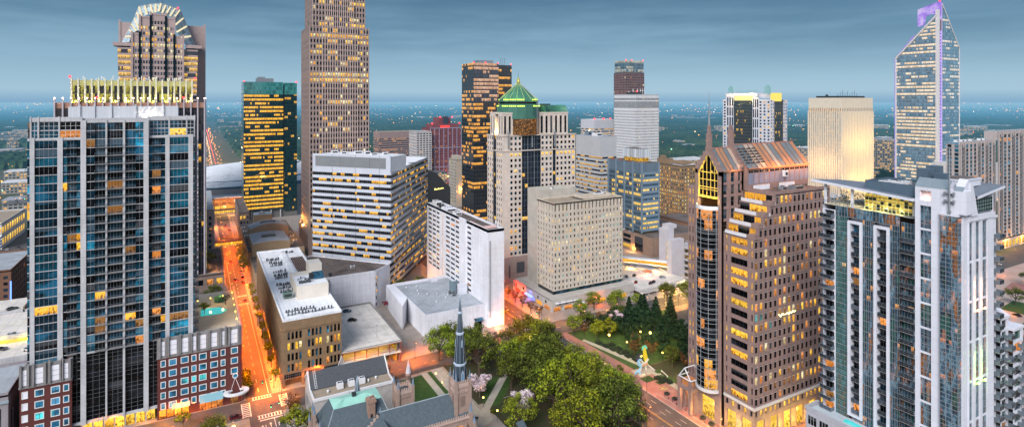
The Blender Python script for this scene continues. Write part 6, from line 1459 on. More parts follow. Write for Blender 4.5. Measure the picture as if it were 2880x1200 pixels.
# --- white and black stepped tower with lit fins on top
def fin_tower():
 x0, x1, y0, y1 = 616.1, 648.2, 460.0, 532.6
 wall = surf('white_precast_far', (.60, .60, .66), .7, .1, .2)
 T = Thing('fin_crowned_tower', 'white and black stepped office tower crowned with bright lights and slender green fins', 'tower', (632, 496, 0), zvis=70)
 W = T.mb('wall', wall); H = 120.5
 pk = picker(.26, .3, [L_GOLD, L_YEL], [BLACKG, BLACKG, TEAL_D], 1, 91)
 dk = curtain('fin_tower_glass', (.010, .014, .013), (.02, .022, .02), (.10, .10, .09), .10, (1, .56, .06), 1.2, sp=.2, mu=.25, mv=.05, lump=1, rowvar=.4, seed=3.7, frough=.3)
 segs = [(532.6, 526.5, 1, 0), (526.5, 515, 3, 5), (515, 486, 'g', 2), (486, 477, 3, 3), (477, 460, 3, 0)]
 for b, e, k, up in segs:
  if k == 'g': q = MB(); q.wquad((x0+1, b), LF, b-e, 0, H-2, 0, [(0, 0), (18, 0), (18, 30), (0, 30)]); T.child('glass_bay', q, dk)
  else:
   tall = up > 0; face_grid(T, W, (x0, b), LF, b-e, 8, H+up-1, k, 9 if tall else 29, .62 if tall else .5, .84 if tall else .55, (lambda c, r: BLACKG if (c*5+r*3) % 4 else TEAL_D) if tall else pk, .5, .3)
   W.face([(x0, b, H+up-1), (x0, e, H+up-1), (x0, e, H+up+.5), (x0, b, H+up+.5)])
 face_grid(T, W, (x0, y0), FR, 7, 8, H, 2, 29, .5, .55, pk, .5, .3); q = MB(); q.wquad((x0+7, y0+.6), FR, 17, 0, H-4, 0, [(0, 0), (12, 0), (12, 30), (0, 30)]); T.child('glass_bay', q, dk); face_grid(T, W, (x0+24, y0), FR, 8.1, 8, H, 2, 29, .5, .55, pk, .5, .3)
 W.face([(x1, y0, 0), (x1, y1, 0), (x1, y1, H), (x1, y0, H)]); W.face([(x1, y1, 0), (x0, y1, 0), (x0, y1, H), (x1, y1, H)])
 T.mb('roof', ROOF_G).face([(x0, y0, H), (x1, y0, H), (x1, y1, H), (x0, y1, H)])
 gl = glow('crown_light', (1, .78, .28), 1.5, True)
 W.box(x0+1, 515, H, x0+14, 529, H+9); W.box(x0+2, 480, H+4, x0+14, 515, H+8.5)
 b = MB()
 for i in range(9): b.box(x0+.6, 487+i*3.1, H-1, x0+1.2, 489.3+i*3.1, H+5)
 T.child('crown_lights', b, gl); b = MB(); b.box(x0+8, 460.6, H-2, x0+22, 466, H+8.5); T.child('lit_corner', b, glow('corner_light', (1, .72, .14), 1.3, True))
 b = MB(); b.box(x0+.9, 518, H+4, x0+.95, 527, H+7.2); T.child('sign_panel', b, glow('white_sign_light', (1, .88, .72), 1.5, True)); b = MB(); b.box(x0+1.4, 466.5, H+2, x0+7.5, 477, H+7.5); T.child('sign_panel', b, glow('white_sign_light', (1, 1, 1), 1)) if False else T.child('sign_panel', b, wall)
 fm = surf('green_fin', (.16, .40, .34), .5, .1, 1)
 for (y, n, z) in ((518, 6, H+9), (462, 6, H+9)):
  for i in range(n): b = MB(); b.box(x0+3+i*.4, y+i*1.9, z-2, x0+3.5+i*.4, y+.5+i*1.9, z+7+2.4*math.sin(math.pi*i/(n-1))); T.child('fin', b, fm)
 for i in range(16): b = MB(); b.box(x0+6, 484+i*2, H+8, x0+6.25, 484.3+i*2, H+12); T.child('small_fin', b, fm)
 T.finish()
 for y in (490, 500, 510): point(T.o, (x0-2.5, y, H+2), 9000, (1, .66, .2), .6, T.loc)
fin_tower()
# --- far right apartment building
def long_apartments():
 T = Thing('long_apartment_building', 'long beige apartment building with rows of teal windows and balconies, far right', 'apartment building', (560, 225, 0), zvis=5)
 wall = surf('beige_apartment_wall', (.42, .36, .34), .75, .15, .2, streak=.15); W = T.mb('wall', wall)
 pk = picker(.10, .1, [L_AMB, L_GOLD, L_AMB], [TEAL, TEAL_D, BRIGHT_TEAL if False else TEAL, BLACKG], 1, 95)
 FHt = 3.1
 def sec(a, e, y, H, cols):
  nr = int((H-9)/FHt); L = (e-a)/len(cols)
  for i, k in enumerate(cols):
   o = a+L*i; yy = y+(.9 if k == 'b' else 0)
   face_grid(T, W, (o, yy), FR, L, 9, 9+FHt*nr, 1, nr, .74, .84, pk, .5, .3, frame=FRD, nx=2, ny=1)
   if k == 'b':
    for r in range(nr): T.rep('balcony', (o+L/2, yy-.02, 9.2+FHt*r), FR, balcony_mesh(round(L*.8, 1), 1.3))
    W.face([(o, yy, 9), (o, y, 9), (o, y, H), (o, yy, H)]); W.face([(o+L, y, 9), (o+L, yy, 9), (o+L, yy, H), (o+L, y, H)])
   W.face([(o, yy, 9+FHt*nr), (o+L, yy, 9+FHt*nr), (o+L, yy, H), (o, yy, H)]); W.box(o-.5, y-.5, 9, o+.5, y+.2, H+.8)
  W.box(a, y+.5, 0, e, y+10, 8.98); W.face([(e, y+.9, 9), (e, y+10, 9), (e, y+10, H), (e, y+.9, H)]); T.mb('roof', ROOF_G).face([(a, y+1, H), (e, y+1, H), (e, y+10, H), (a, y+10, H)])
  W.box(a, y+.5, 7.6, e, y+.9, 9)
  for i in range(int((e-a)/6)): T.pane((a+3+i*6, y+.45, 3.4), FR, 4.2, 5, (random.choice([L_GOLD, L_AMB, L_YEL]), FRD), 3, 2)
 sec(504.7, 561, 213.1, 88.0, ['b', 'w', 'w', 'w', 'b', 'w', 'b', 'w', 'b']); sec(561, 640, 211.0, 95.0, ['b', 'w', 'w', 'b', 'w', 'b', 'w', 'w', 'b', 'w', 'b'])
 for x in (508, 516, 522, 531, 545, 552): ac_unit(T, x, 217, 88, 3, 2.4, 1.6, WSTEEL, DSTEEL)
 face_grid(T, W, (504.6, 223), LF, 9.2, 9, 86.5, 2, 25, .6, .8, pk, .5, .3); W.face([(561, 221, 88), (561, 212, 88), (561, 212, 95), (561, 221, 95)])
 T.finish()
 for x in (520, 545, 575, 605): point(T.o, (x, 208, 5), 5000, WA, .6, T.loc)
long_apartments()
# --- other mid-distance blocks
def ribbon_block(name, label, cat, x0, x1, y0, y1, H, wallmat, glass, fl=3.9, frac=.45, z0=0, roof=None, group=None, top=0):
 T = Thing(name, label, cat, ((x0+x1)/2, (y0+y1)/2, 0), group); n = int((H-z0-top)/fl); W = T.mb('band', wallmat)
 for f in range(n):
  z = z0+f*fl; b = MB()
  for o, d, L in (((x0, y0), FR, x1-x0), ((x0, y1), LF, y1-y0), ((x1, y0), RT, y1-y0)):
   k = round(L/1.6); b.wquad(o, d, L, z, z+fl*frac, 0, [(f*41, f*3), (f*41+k, f*3), (f*41+k, f*3+.98), (f*41, f*3+.98)], -.15)
  T.child('ribbon_window', b, glass); W.box(x0, y0, z+fl*frac, x1, y1, z+fl)
 if top: W.box(x0, y0, z0+n*fl, x1, y1, H)
 T.mb('roof', roof or ROOF_G).face([(x0+.3, y0+.3, H+.05), (x1-.3, y0+.3, H+.05), (x1-.3, y1-.3, H+.05), (x0+.3, y1-.3, H+.05)])
 return T
rg = curtain('ribbon_far_glass', (.02, .025, .035), (.02, .02, .03), (.05, .05, .06), .45, (1, .52, .08), 1.0, sp=0, mu=.06, mv=0, lump=2, rowvar=.6, seed=1.9)
T = ribbon_block('grey_banded_office', 'grey banded office with windowless top, just right of the green domed tower', 'office block', 322, 340, 416.4, 456, 86.5, surf('pale_grey_band', (.46, .47, .49), .6, .1, .2, joint=(1.5, 50, .05)), rg, 3.9, .42, 0, ROOF_G, None, 15)
ac_unit(T, 324, 425, 86.6, 6, 8, 3, WSTEEL, DSTEEL); ac_unit(T, 325, 440, 86.6, 7, 6, 3.4, BLUEFR, DSTEEL); T.finish()
T = ribbon_block('beacon_office', 'distant white topped banded office with red rooftop beacons, left of the white lattice tower', 'office block', 604, 650, 800, 840, 86, surf('white_band_far', (.56, .55, .58), .7, .1, .2), rg, 4.0, .5, 0, ROOF_W, None, 14)
for x in (605, 625, 640): b = MB(); b.ball(x, 801, 87.5, 1.3); T.child('beacon', b, LAMP_R)
T.finish()
T = ribbon_block('brown_banded_office', 'long low brown office with horizontal ribbon windows behind the white banded office', 'office block', 263.4, 336, 939, 975, 66.6, surf('brown_band', (.30, .20, .18), .7, .15, .2), curtain('brown_ribbon_glass', (.03, .02, .02), (.02, .02, .02), (.05, .04, .04), .35, (1, .42, .1), .9, sp=0, mu=.04, mv=0, lump=4, rowvar=.7, seed=4.2), 3.6, .45, 0, ROOF_T, None, 7); T.finish()
T, W = grid_tower('crimson_hotel', 'dark red hotel tower with lilac grid frame and small gold windows, lit red on top', 'hotel', 284.9, 332.2, 756.3, 790, 80, surf('crimson_stone', (.20, .05, .055), .7, .2, .2), (20, 20, .4, .45, 6, 78), None, picker(.22, .6, [L_AMB, L_GOLD], [BLACKG], 1, 97), ROOF_D, zvis=30, fin=False)
Wf = T.mb('lilac_frame', surf('lilac_frame', (.34, .29, .40), .6, .1, .3))
for i in range(8): Wf.box(284.9+i*6.75-.4, 755.6, 4, 284.9+i*6.75+.4, 756.2, 80)
for z in (4, 25, 52, 80): Wf.box(284.9, 755.5, z, 332.2, 756.2, z+1)
W.box(290, 758, 80, 329, 788, 86); W.box(300, 762, 86, 318, 784, 95); T.child('top_glass', (lambda b: (b.box(306, 758, 86, 312, 761, 97), b)[1])(MB()), surf('dark_top', (.03, .04, .06), .4, .1, 1))
b = MB(); b.box(300, 755.4, 81, 314, 756, 84); T.child('red_light_strip', b, glow('red_strip', (1, .06, .05), 1.6, True)); b = MB(); b.box(303, 755.5, 10, 316, 756, 13); T.child('sign_panel', b, glow('yellow_sign', (1, .78, .3), 1.6, True))
for x in (288, 300, 318, 330): b = MB(); b.ball(x, 757, 87 if x in (288, 330) else 96, 1.0); T.child('beacon', b, LAMP_R)
T.finish(); point(T.o, (300, 751, 6), 14000, (1, .3, .12), 1, T.loc)
T, W = grid_tower('cream_flank_block', 'pale office slab with dark slot windows just left of the crimson hotel', 'office block', 262, 284, 748, 780, 76, surf('pale_slab', (.52, .48, .47), .7, .1, .2), (5, 17, .7, .5, 22, 75), (6, 17, .5, .5, 5, 75), picker(.1, .1, [L_GOLD], [BLACKG, GREYG], 1, 3), zvis=30);
T, W = grid_tower('narrow_cream_tower', 'narrow old cream tower with small windows, left of the black glass tower', 'tower', 253.5, 266.5, 591, 612, 52.8, surf('cream_old_stone', (.60, .52, .42), .75, .12, .2), None, (5, 13, .4, .5, 4, 50), picker(.15, .1, [L_YEL], [BLACKG, GREYG], 1, 6), ROOF_W, fin=False)
W.box(255, 594, 52, 262, 608, 57); lm = MB(); lm.ball(260, 590.2, 20, .9); T.child('wall_lamp', lm, LAMP_W); T.finish(); point(T.o, (260, 588, 19), 2600, WA, .5, T.loc)
def black_wedge():
 T = Thing('black_wedge_building', 'black glass building with sloped cut roof and small lit yellow sign', 'building', (195, 500, 0))
 b = MB(); y0, y1 = 494, 516; pr = [(150, 0), (206, 0), (206, 38.5), (191.5, 53.2), (183, 56.5), (150, 58)]
 b.face([(x, y0, z) for x, z in pr]); b.face([(x, y1, z) for x, z in reversed(pr)])
 for i in range(6): p, q = pr[i], pr[(i+1) % 6]; b.face([(q[0], y0, q[1]), (p[0], y0, p[1]), (p[0], y1, p[1]), (q[0], y1, q[1])])
 T.child('body', b, curtain('wedge_glass', (.012, .010, .012), (.014, .012, .012), (.03, .028, .028), .02, (1, .3, .05), .4, sp=0, mu=.05, mv=.05, lump=3)); b = MB(); b.face([(206.05, y0, 0), (206.05, y0+22, 0), (206.05, y0+22, 36), (206.05, y0, 36)]); T.child('side_glass', b, GREENG)
 b = MB()
 for i, (w, h) in enumerate(((1.2, 1.7), (.8, 1.0), (.8, 1.0), (.7, 1.6), (.8, 1.0), (.8, 1.0), (.6, 1.3), (.8, 1.0))): b.box(190.2+i*1.15, y0-.35, 37.2+i*.10, 190.2+i*1.15+w, y0-.06, 37.2+i*.10+h)
 T.child('sign_lettering', b, glow('yellow_lettering', (1, .85, .25), 2.2, True)); T.finish()
black_wedge()
# --- left: dark ribbed tower with lit crown, and the tower with the arched crown behind it
def ribbed_tower():
 x0, x1, y0, y1, H = -68.9, 2.9, 391.7, 440, 120.2
 T = Thing('dark_ribbed_tower', 'broad black glass tower with white vertical ribs and yellow lit set-back crown', 'tower', (-33, 415, 0))
 m = curtain('ribbed_tower_glass', (.010, .010, .016), (.012, .012, .016), (.04, .035, .04), .12, (1, .5, .05), 1.1, sp=.2, mu=.1, mv=.04, lump=2, rowvar=.4, seed=2.1, tilt=.02)
 curtain_box(T, 'glass_wall', x0, x1, y0, y1, 0, 115.5, m, 1.75, 3.9)
 C = T.mb('copper_band', surf('copper_band', (.38, .20, .14), .5, .2, .3)); C.box(x0-.3, y0-.3, 115.5, x1+.3, y1+.3, 118.6)
 rb = surf('ribbed_tower_rib', (.46, .42, .46), .6, .1, .3); pk = glow('pink_white_lamp', (1, .72, .58), 5)
 for o, d, L, n in (((x0, y0), FR, x1-x0, 20), ((x1, y0), RT, y1-y0, 12)):
  for i in range(n+1):
   b = MB(); b.wbox(o, d, L*i/n-.35, L*i/n+.35, 0, 120.6, .02, 1.0); T.child('rib', b, rb)
   b = MB(); c = (o[0]+d[0]*L*i/n+d[1]*.5, o[1]+d[1]*L*i/n-d[0]*.5); b.ball(c[0], c[1], 121.2, .42, nu=6, nv=4); T.child('rib_lamp', b, pk)
 for i in range(0, 21, 3): point(T.o, (x0+(x1-x0)*i/20, y0-1.4, 121.4), 260, (1, .5, .35), .3, T.loc)
 # set-back crown
 cx0, cx1, cy0, cy1 = -62.1, -3.7, 396, 436
 curtain_box(T, 'crown_glass', cx0, cx1, cy0, cy1, 118.6, 128.2, curtain('crown_glass', (.012, .014, .02), (.10, .11, .03), (.08, .10, .05), .6, (.9, .75, .04), .5, sp=0, mu=.06, mv=.1, lump=1, seed=7, rowvar=0), 1.3, 5)  # yellow lighting of the crown put into the panes as emission
 Cr = T.mb('crown_band', surf('ochre_band', (.50, .48, .18), .7, .15, .3)); Cr.box(cx0-.3, cy0-1.4, 128.2, cx1+.3, cy1, 131.2)
 yr = surf('pale_crown_rib', (.66, .66, .50), .6, .08, .3)
 for i in range(20):
  x = cx0+(cx1-cx0)*i/19; b = MB(); b.box(x-.4, cy0-1.6, 118.6, x+.4, cy0-.02, 132.2); T.child('crown_rib', b, yr)
  if i % 2 == 0: point(T.o, (x+1.5, cy0-1.8, 119.4), 1100, (1, .92, .10), .3, T.loc)
 rr = random.Random(4)
 for i in range(26):
  x = cx0+2+rr.random()*(cx1-cx0-4); b = MB(); h = rr.uniform(1, 3.2); b.tube((x, cy0+2+rr.random()*8, 131.2), (x, cy0+5, 131.2+h), .12); b.box(x-.3, cy0+4.5, 131+h*.6, x+.3, cy0+5.2, 131.2+h); T.child('antenna', b, WSTEEL)
 for x, z in ((cx0, 133), (-50, 121.5), (-8, 121.5), (-2, 133)): b = MB(); b.ball(x, y0-1.2, z, .6); T.child('beacon', b, LAMP_R)
 for z in range(8, 60, 4): b = MB(); b.box(x1+.6, 404, z, x1+1.2, 404.6, z+3.4); T.child('lit_strip', b, glow('yellow_strip', (1, .8, .15), 1.6, True))
 T.finish()
ribbed_tower()
def arched_tower():
 x0, x1, y0, y1 = -62, -1, 600, 650
 T = Thing('arched_crown_tower', 'pinkish granite tower flaring wider at the top under a faceted glass crown with white fins', 'tower', (-31, 625, 0), zvis=125)
 wall = surf('mauve_granite', (.42, .31, .29), .65, .15, .2); W = T.mb('wall', wall)
 mid = (x0+x1)/2; Zs = 167.5
 pk0 = picker(.5, .6, [L_PALE, L_GOLD, L_PALE], [GREYG, BLUEG, BLACKG], 2, 99)
 FHt = 5.05; zb = 20
 # central stone field, in three steps of height
 for (a, e, n, top) in ((-51.5, -45.7, 3, 179), (-45.7, -37.5, 4, 194), (-37.5, -26.0, 5, 197), (-26.0, -19.5, 4, 194), (-19.5, -12.6, 3, 178)):
  nr = int((top-zb-4)/FHt); face_grid(T, W, (a, y0-2), FR, e-a, zb, zb+nr*FHt, n, nr, .66, .56, pk0, .5, .4)
  W.face([(a, y0-2, zb+nr*FHt), (e, y0-2, zb+nr*FHt), (e, y0-2, top), (a, y0-2, top)]); W.face([(a, y0-2, 0), (e, y0-2, 0), (e, y0-2, zb), (a, y0-2, zb)])
  for q in (a, e): W.box(q-.8, y0-3, 0, q+.8, y0-1.9, top+1.5)
  W.box(a, y0-1.5, 0, e, y0+12, top-.3); W.box(a, y0-2.3, top-1.2, e, y0-1.9, top+.4)
 # side bands with long lit windows, leaning outwards as they rise
 rgl = curtain('arched_ribbon_glass', (.015, .02, .03), (.02, .02, .02), (.05, .05, .05), .7, (1, .55, .07), 1.15, sp=0, mu=.04, mv=0, lump=4, rowvar=.6, seed=8.8)
 for s in (0, 1):
  for f in range(27):
   z = 30+f*FHt; k = (z-100)/67*1.8
   a, e = (x0+1.5-max(0, k), -52.3) if s == 0 else (-11.8, x1-1.5+max(0, k))
   b = MB(); b.wquad((a, y0), FR, e-a, z, z+3.4, 0, [(f*31+s*500, f*3), (f*31+s*500+8, f*3), (f*31+s*500+8, f*3+.95), (f*31+s*500, f*3+.95)]); T.child('ribbon_window', b, rgl)
   W.box(a-.4, y0-.3, z+3.4, e, y0+14, z+FHt)
 W.box(x0-3.4, y0-1.4, Zs, -51.3, y0+14, Zs+3.0); W.box(-10.8, y0-1.4, Zs, x1+3.4, y0+14, Zs+3.0)
 W.box(x0, y0+14, 0, x1, y1, Zs)
 # taller wings behind, seen either side of the crown
 face_grid(T, W, (x0-.5, y0+16), FR, 13, Zs, 190, 4, 4, .5, .5, lambda c, r: L_PALE if (c*3+r) % 4 else BLUEG, .5, .4); face_grid(T, W, (x1-9.5, y0+16), FR, 16, 30, 190, 5, 30, .5, .5, lambda c, r: L_PALE if r == 28 or (c+r) % 9 == 0 else BLUEG, .5, .4)
 W.box(x0-.5, y0+16.05, Zs, x0+12.5, y1-6, 190); W.box(x1-9.5, y0+16.05, 0, x1+6.5, y1-6, 190)
 for x in (x0-.5, x1+5.5): W.box(x-.5, y0+15.5, 0 if x > -20 else Zs, x+1, y0+17, 192)
 # faceted crown: glass arch with white leaning fins
 arch = [(-60, 171), (-54.5, 183), (-50.5, 193.5), (-47.0, 204), (-38.5, 206.6), (-30.5, 208.2), (-23, 206), (-15.6, 203.5), (-10, 189), (-3.5, 171)]
 inner = [(-53.5, 171), (-51, 179), (-46.5, 182), (-44.5, 194), (-36.5, 197), (-31.5, 199), (-26, 196.5), (-19.5, 194), (-17.5, 181), (-11, 171)]
 b = MB(); n = len(arch)-1
 for i in range(n):
  p, q, r, s = arch[i], arch[i+1], inner[i+1], inner[i]
  b.face([(p[0], y0+9, p[1]), (q[0], y0+9, q[1]), (r[0], y0-1.5, r[1]), (s[0], y0-1.5, s[1])][::-1], [(i*3, 0), (i*3, 4), (i*3+3, 4), (i*3+3, 0)])
  b.face([(p[0], y0+9, p[1]), (q[0], y0+9, q[1]), (q[0], y0+30, q[1]-1), (p[0], y0+30, p[1]-1)], [(i*3, 0), (i*3+3, 0), (i*3+3, 4), (i*3, 4)])
 T.child('crown_glass', b, curtain('arched_crown_glass', (.26, .34, .38), (.24, .32, .36), (.5, .56, .6), 0, (1, 1, 1), 0, sp=0, mu=.12, mv=.1, tilt=.06))
 fg = glow('crown_fin_glow', (1, .86, .56), 1.1, True)  # warm light on the white fins painted as emission
 for i in range(n):
  for k in (.0, .5):
   A = [arch[i][j]+(arch[i+1][j]-arch[i][j])*k for j in (0, 1)]; I = [inner[i][j]+(inner[i+1][j]-inner[i][j])*k for j in (0, 1)]
   if i == 0 and k == 0: continue
   b = MB(); b.tube((A[0], y0+7.5, A[1]-.6), (I[0], y0-2.2, I[1]+.8), .72, .85, n=4, cap=True); T.child('crown_fin', b, fg)
 b = MB()
 for i in range(n): b.tube((arch[i][0], y0+9, arch[i][1]), (arch[i+1][0], y0+9, arch[i+1][1]), .5, n=5)
 T.child('crown_rim', b, STEEL)
 for x, z in ((-33, 207), (-29, 207)): b = MB(); b.tube((x, y0+9, z), (x, y0+9, z+7), .15); T.child('antenna', b, DSTEEL)
 for x, z in ((-45, 202), (-17, 205)): b = MB(); b.ball(x, y0+8, z, .7); T.child('beacon', b, LAMP_R)
 T.finish()
arched_tower()
# --- between the street and the teal tower: low museum with curved roofs, pink building, arena
def museum():
 T = Thing('low_arts_building', 'low tan clad building with gently curved grey roofs beside the avenue', 'building', (55, 460, 0))
 W = T.mb('wall', surf('tan_cladding', (.42, .30, .18), .7, .15, .3, joint=(7, 1.1, .06))); W.box(30, 440, 0, 68, 545, 13)
 b = MB(); b.face([(30.2, 440.2, 13.05), (67.8, 440.2, 13.05), (67.8, 544.8, 13.05), (30.2, 544.8, 13.05)]); T.child('roof', b, ROOF_D)
 W.box(29.9, 440, 13, 30.3, 545, 14)
 for (a, e, y, dp, z, h, nm) in ((32.6, 57.4, 434.2, 35, 19.6, 1.2, 'v'), (33.4, 61, 471.2, 18, 22.5, 3.2, 'v'), (38.2, 51.2, 491.6, 12, 29.0, .4, 'v')):
  W.box(a, y, 8, e, y+dp, z-.3); n = 10; b = MB()
  for i in range(n):
   x0_, x1_ = a+(e-a)*i/n, a+(e-a)*(i+1)/n; z0_, z1_ = z+h*math.sin(math.pi*i/n), z+h*math.sin(math.pi*(i+1)/n)
   b.face([(x0_, y, z0_), (x1_, y, z1_), (x1_, y+dp, z1_), (x0_, y+dp, z0_)], None, 0); b.face([(x0_, y, z-.3), (x1_, y, z-.3), (x1_, y, z1_), (x0_, y, z0_)], None, 1)
   b.face([(x1_, y+dp, z-.3), (x0_, y+dp, z-.3), (x0_, y+dp, z0_), (x1_, y+dp, z1_)], None, 1)
  b.face([(a, y+dp, z-.3), (a, y, z-.3), (a, y, z), (a, y+dp, z)], None, 1); b.face([(e, y, z-.3), (e, y+dp, z-.3), (e, y+dp, z), (e, y, z)], None, 1)
  T.child('curved_roof', b, [ROOF_G, surf('tan_cladding', (0, 0, 0))])
  b = MB(); b.box(a+(e-a)*.3, y+dp*.4, z+h*.9, a+(e-a)*.68, y+dp*.62, z+h+.25); T.child('roof_opening', b, DSTEEL)
 for i in range(10): ac_unit(T, 58.5+(i % 2)*4, 448+i*8, 13.1, 2.6, 3, 1.5, WSTEEL, DSTEEL)
 ac_unit(T, 31, 520, 13.1, 2.4, 4, 1.6, WSTEEL, DSTEEL); ac_unit(T, 31.2, 505, 13.1, 2.2, 4, 1.6, WSTEEL, DSTEEL); ac_unit(T, 31.2, 488, 13.1, 2.2, 4, 1.6, WSTEEL, DSTEEL)
 W.box(31.0, 392, 0, 66, 433.8, 11); b = MB(); b.face([(31.2, 392.2, 11.04), (65.8, 392.2, 11.04), (65.8, 433.6, 11.04), (31.2, 433.6, 11.04)]); T.child('lower_roof', b, ROOF_D)
 b = MB(); b.ball(46, 409, 11, 6.2, 6.2, 3.6, 14, 5, half=True); T.child('skylight_dome', b, surf('pink_dome', (.6, .42, .36), .5, .1, .3, joint=(2, 1, .1)), 'small pinkish skylight dome')
 T.finish()
 T, W = grid_tower('plaza_office', 'brown plaza block with dark glass ground floor at foot of the teal tower', 'building', 31, 38.5, 548, 624, 22, surf('brown_plaza_stone', (.24, .17, .14), .7, .15, .3), (3, 3, .6, .6, 6, 20), (14, 3, .6, .6, 4, 20), picker(.5, .3, [L_GOLD, L_YEL], [BLACKG], 2, 4), ROOF_D)
museum()
def pink_building():
 T = Thing('pink_side_building', 'narrow pinkish stone building with dark windows and slanted grey steel brace beside the avenue', 'building', (3, 500, 0))
 W = T.mb('wall', surf('pinkish_stone', (.38, .29, .29), .7, .15, .25, joint=(5, 3.5, .08)));
 face_grid(T, W, (-8, 455), FR, 17, 2, 43, 4, 10, .4, .6, picker(.1, .1, [L_AMB], [BLACKG], 1, 3), .5, .4); face_grid(T, W, (9, 455), RT, 95, 2, 38, 14, 9, .62, .72, picker(.12, .1, [L_GOLD], [BLACKG, GREYG], 1, 3), .5, .4)
 W.box(-8, 455.05, 38, 9, 550, 43); W.face([(-8, 550, 0), (-8, 455, 0), (-8, 455, 43), (-8, 550, 43)]); b = MB(); b.face([(-8, 455, 43.05), (9, 455, 43.05), (9, 550, 43.05), (-8, 550, 43.05)]); T.child('roof', b, ROOF_G)
 b = MB(); b.tube((9.4, 470, 40), (9.4, 456, 0), .6, n=4); b.tube((9.4, 500, 38), (9.4, 500, 0), .4, n=4); T.child('brace', b, STEEL); b = MB(); b.box(9.1, 490, 4, 12.2, 510, 4.6); T.child('street_canopy', b, surf('orange_canopy', (.6, .2, .06), .6, .1, 1)); T.finish()
 point(T.o, (11, 470, 6), 3000, WA, .4, T.loc); point(T.o, (11, 500, 3.6), 3000, OR, .4, T.loc)
 for (y, z, lab) in ((497, 6.0, 'brown roofed footbridge with yellow lit windows spanning the avenue'), (624, 9.0, 'far glass footbridge across the avenue in front of the arena')):
  T = Thing('footbridge', lab, 'footbridge', (22, y, 0)); b = MB(); b.box(9.2, y, z, 31, y+4.5, z+.5); T.child('deck', b, STONE_W); b = MB(); b.box(9.2, y-.2, z+3.0, 31, y+4.7, z+4.0); T.child('roof', b, surf('rust_panel', (.3, .1, .05)))
  for i in range(12): T.pane((10.1+i*1.8, y+.05, z+1.75), FR, 1.6, 2.4, (L_YEL, FRD), 1, 2)
  b = MB(); b.box(9.2, y+4.4, z+.5, 31, y+4.5, z+3); T.child('back_glass', b, GREYG); T.finish()
pink_building()
def garden_block(x0, x1, y0, y1, H, lab):
 T, W = grid_tower('garden_roof_block', lab, 'building', x0, x1, y0, y1, H, surf('dark_garden_wall', (.20, .15, .13), .8, .2, .3), (5, 2, .6, .5, 1, H-1), None, picker(.5, .2, [L_GOLD, L_AMB], [BLACKG], 1, 6), ROOF_D, right=(9, 2, .6, .5, 1, H-1), fin=False); T.mb('roof_border', ROOF_T).box(x0+3, y0+3, H-.29, x1-3, y0+6, H-.1)
 ac_unit(T, x0+3, y1-7, H-.3, 4, 3, 1.6, WSTEEL, DSTEEL); T.finish(); point(T.o, (x1-4, y0+8, H+2.4), 900, WA, .3, T.loc); point(T.o, (x1-10, y0+22, H+2.4), 900, WA, .3, T.loc)
garden_block(-14, 14.2, 309, 366, 13, 'low block with dark planted roof between the pool deck and the side street'); garden_block(-12, 13.5, 388, 451, 15, 'low block with pale edged garden roof beside the avenue below pink building')
def arena():
 T = Thing('arena', 'sports arena with broad white shell roof and lit entrance closing the avenue', 'arena', (55, 770, 0))
 cx, cyy, rx, ry = 55, 775, 115, 92
 b = MB(); n = 40; P = lambda t, k, z: (cx+rx*k*math.cos(t), cyy+ry*k*math.sin(t), z)
 for i in range(n):
  t0, t1 = 2*math.pi*i/n, 2*math.pi*(i+1)/n
  b.face([P(t0, 1, 0), P(t1, 1, 0), P(t1, 1, 24), P(t0, 1, 24)])
 T.child('wall', b, surf('arena_wall', (.42, .36, .36), .6, .2, .1, joint=(8, 5, .15)))
 for (k0, k1, za, zb, nm, mt) in ((1.0, .86, 27, 31, 'lower_roof', ROOF_W), (.84, .5, 31.5, 40, 'upper_roof', ROOF_W), (.5, .0, 40, 43.5, 'upper_roof', ROOF_W)):
  b = MB()
  for i in range(n):
   t0, t1 = 2*math.pi*i/n, 2*math.pi*(i+1)/n; f = [P(t0, k0, za+3*math.cos(t0)), P(t1, k0, za+3*math.cos(t1)), P(t1, k1, zb+3*math.cos(t1)*k1), P(t0, k1, zb+3*math.cos(t0)*k1)]
   b.face(f if k1 else f[:3], None, 0, True)
  T.child(nm, b, mt)
 b = MB()
 for i in range(n):
  t0, t1 = 2*math.pi*i/n, 2*math.pi*(i+1)/n
  for k, za, zb in ((1.0, 24, 27.0), (.84, 28, 31.6)): b.face([P(t0, k, za), P(t1, k, za), P(t1, k, zb+3*math.cos(t1)), P(t0, k, zb+3*math.cos(t0))])
 T.child('roof_edge', b, surf('blue_roof_edge', (.06, .12, .20), .5, .15, .2))
 b = MB(); b.box(8, 672, 0, 44, 684, 17); T.child('entrance_block', b, surf('rust_brick', (.34, .13, .06), .8, .2, .3)); b = MB(); b.box(7, 670, 17, 46, 686, 18.2); T.child('entrance_roof', b, STONE_W)
 for i in range(6): T.pane((11+i*6, 671.9, 5), FR, 5, 8, (L_GOLD, FRD), 4, 3); T.pane((11+i*6, 671.9, 13), FR, 5, 4, (L_AMB, FRD), 4, 1)
 T.finish()
 point(T.o, (24, 664, 7), 9000, (1, .52, .16), 1, T.loc); point(T.o, (34, 662, 12), 4000, (1, .5, .3), 1, T.loc)
arena()
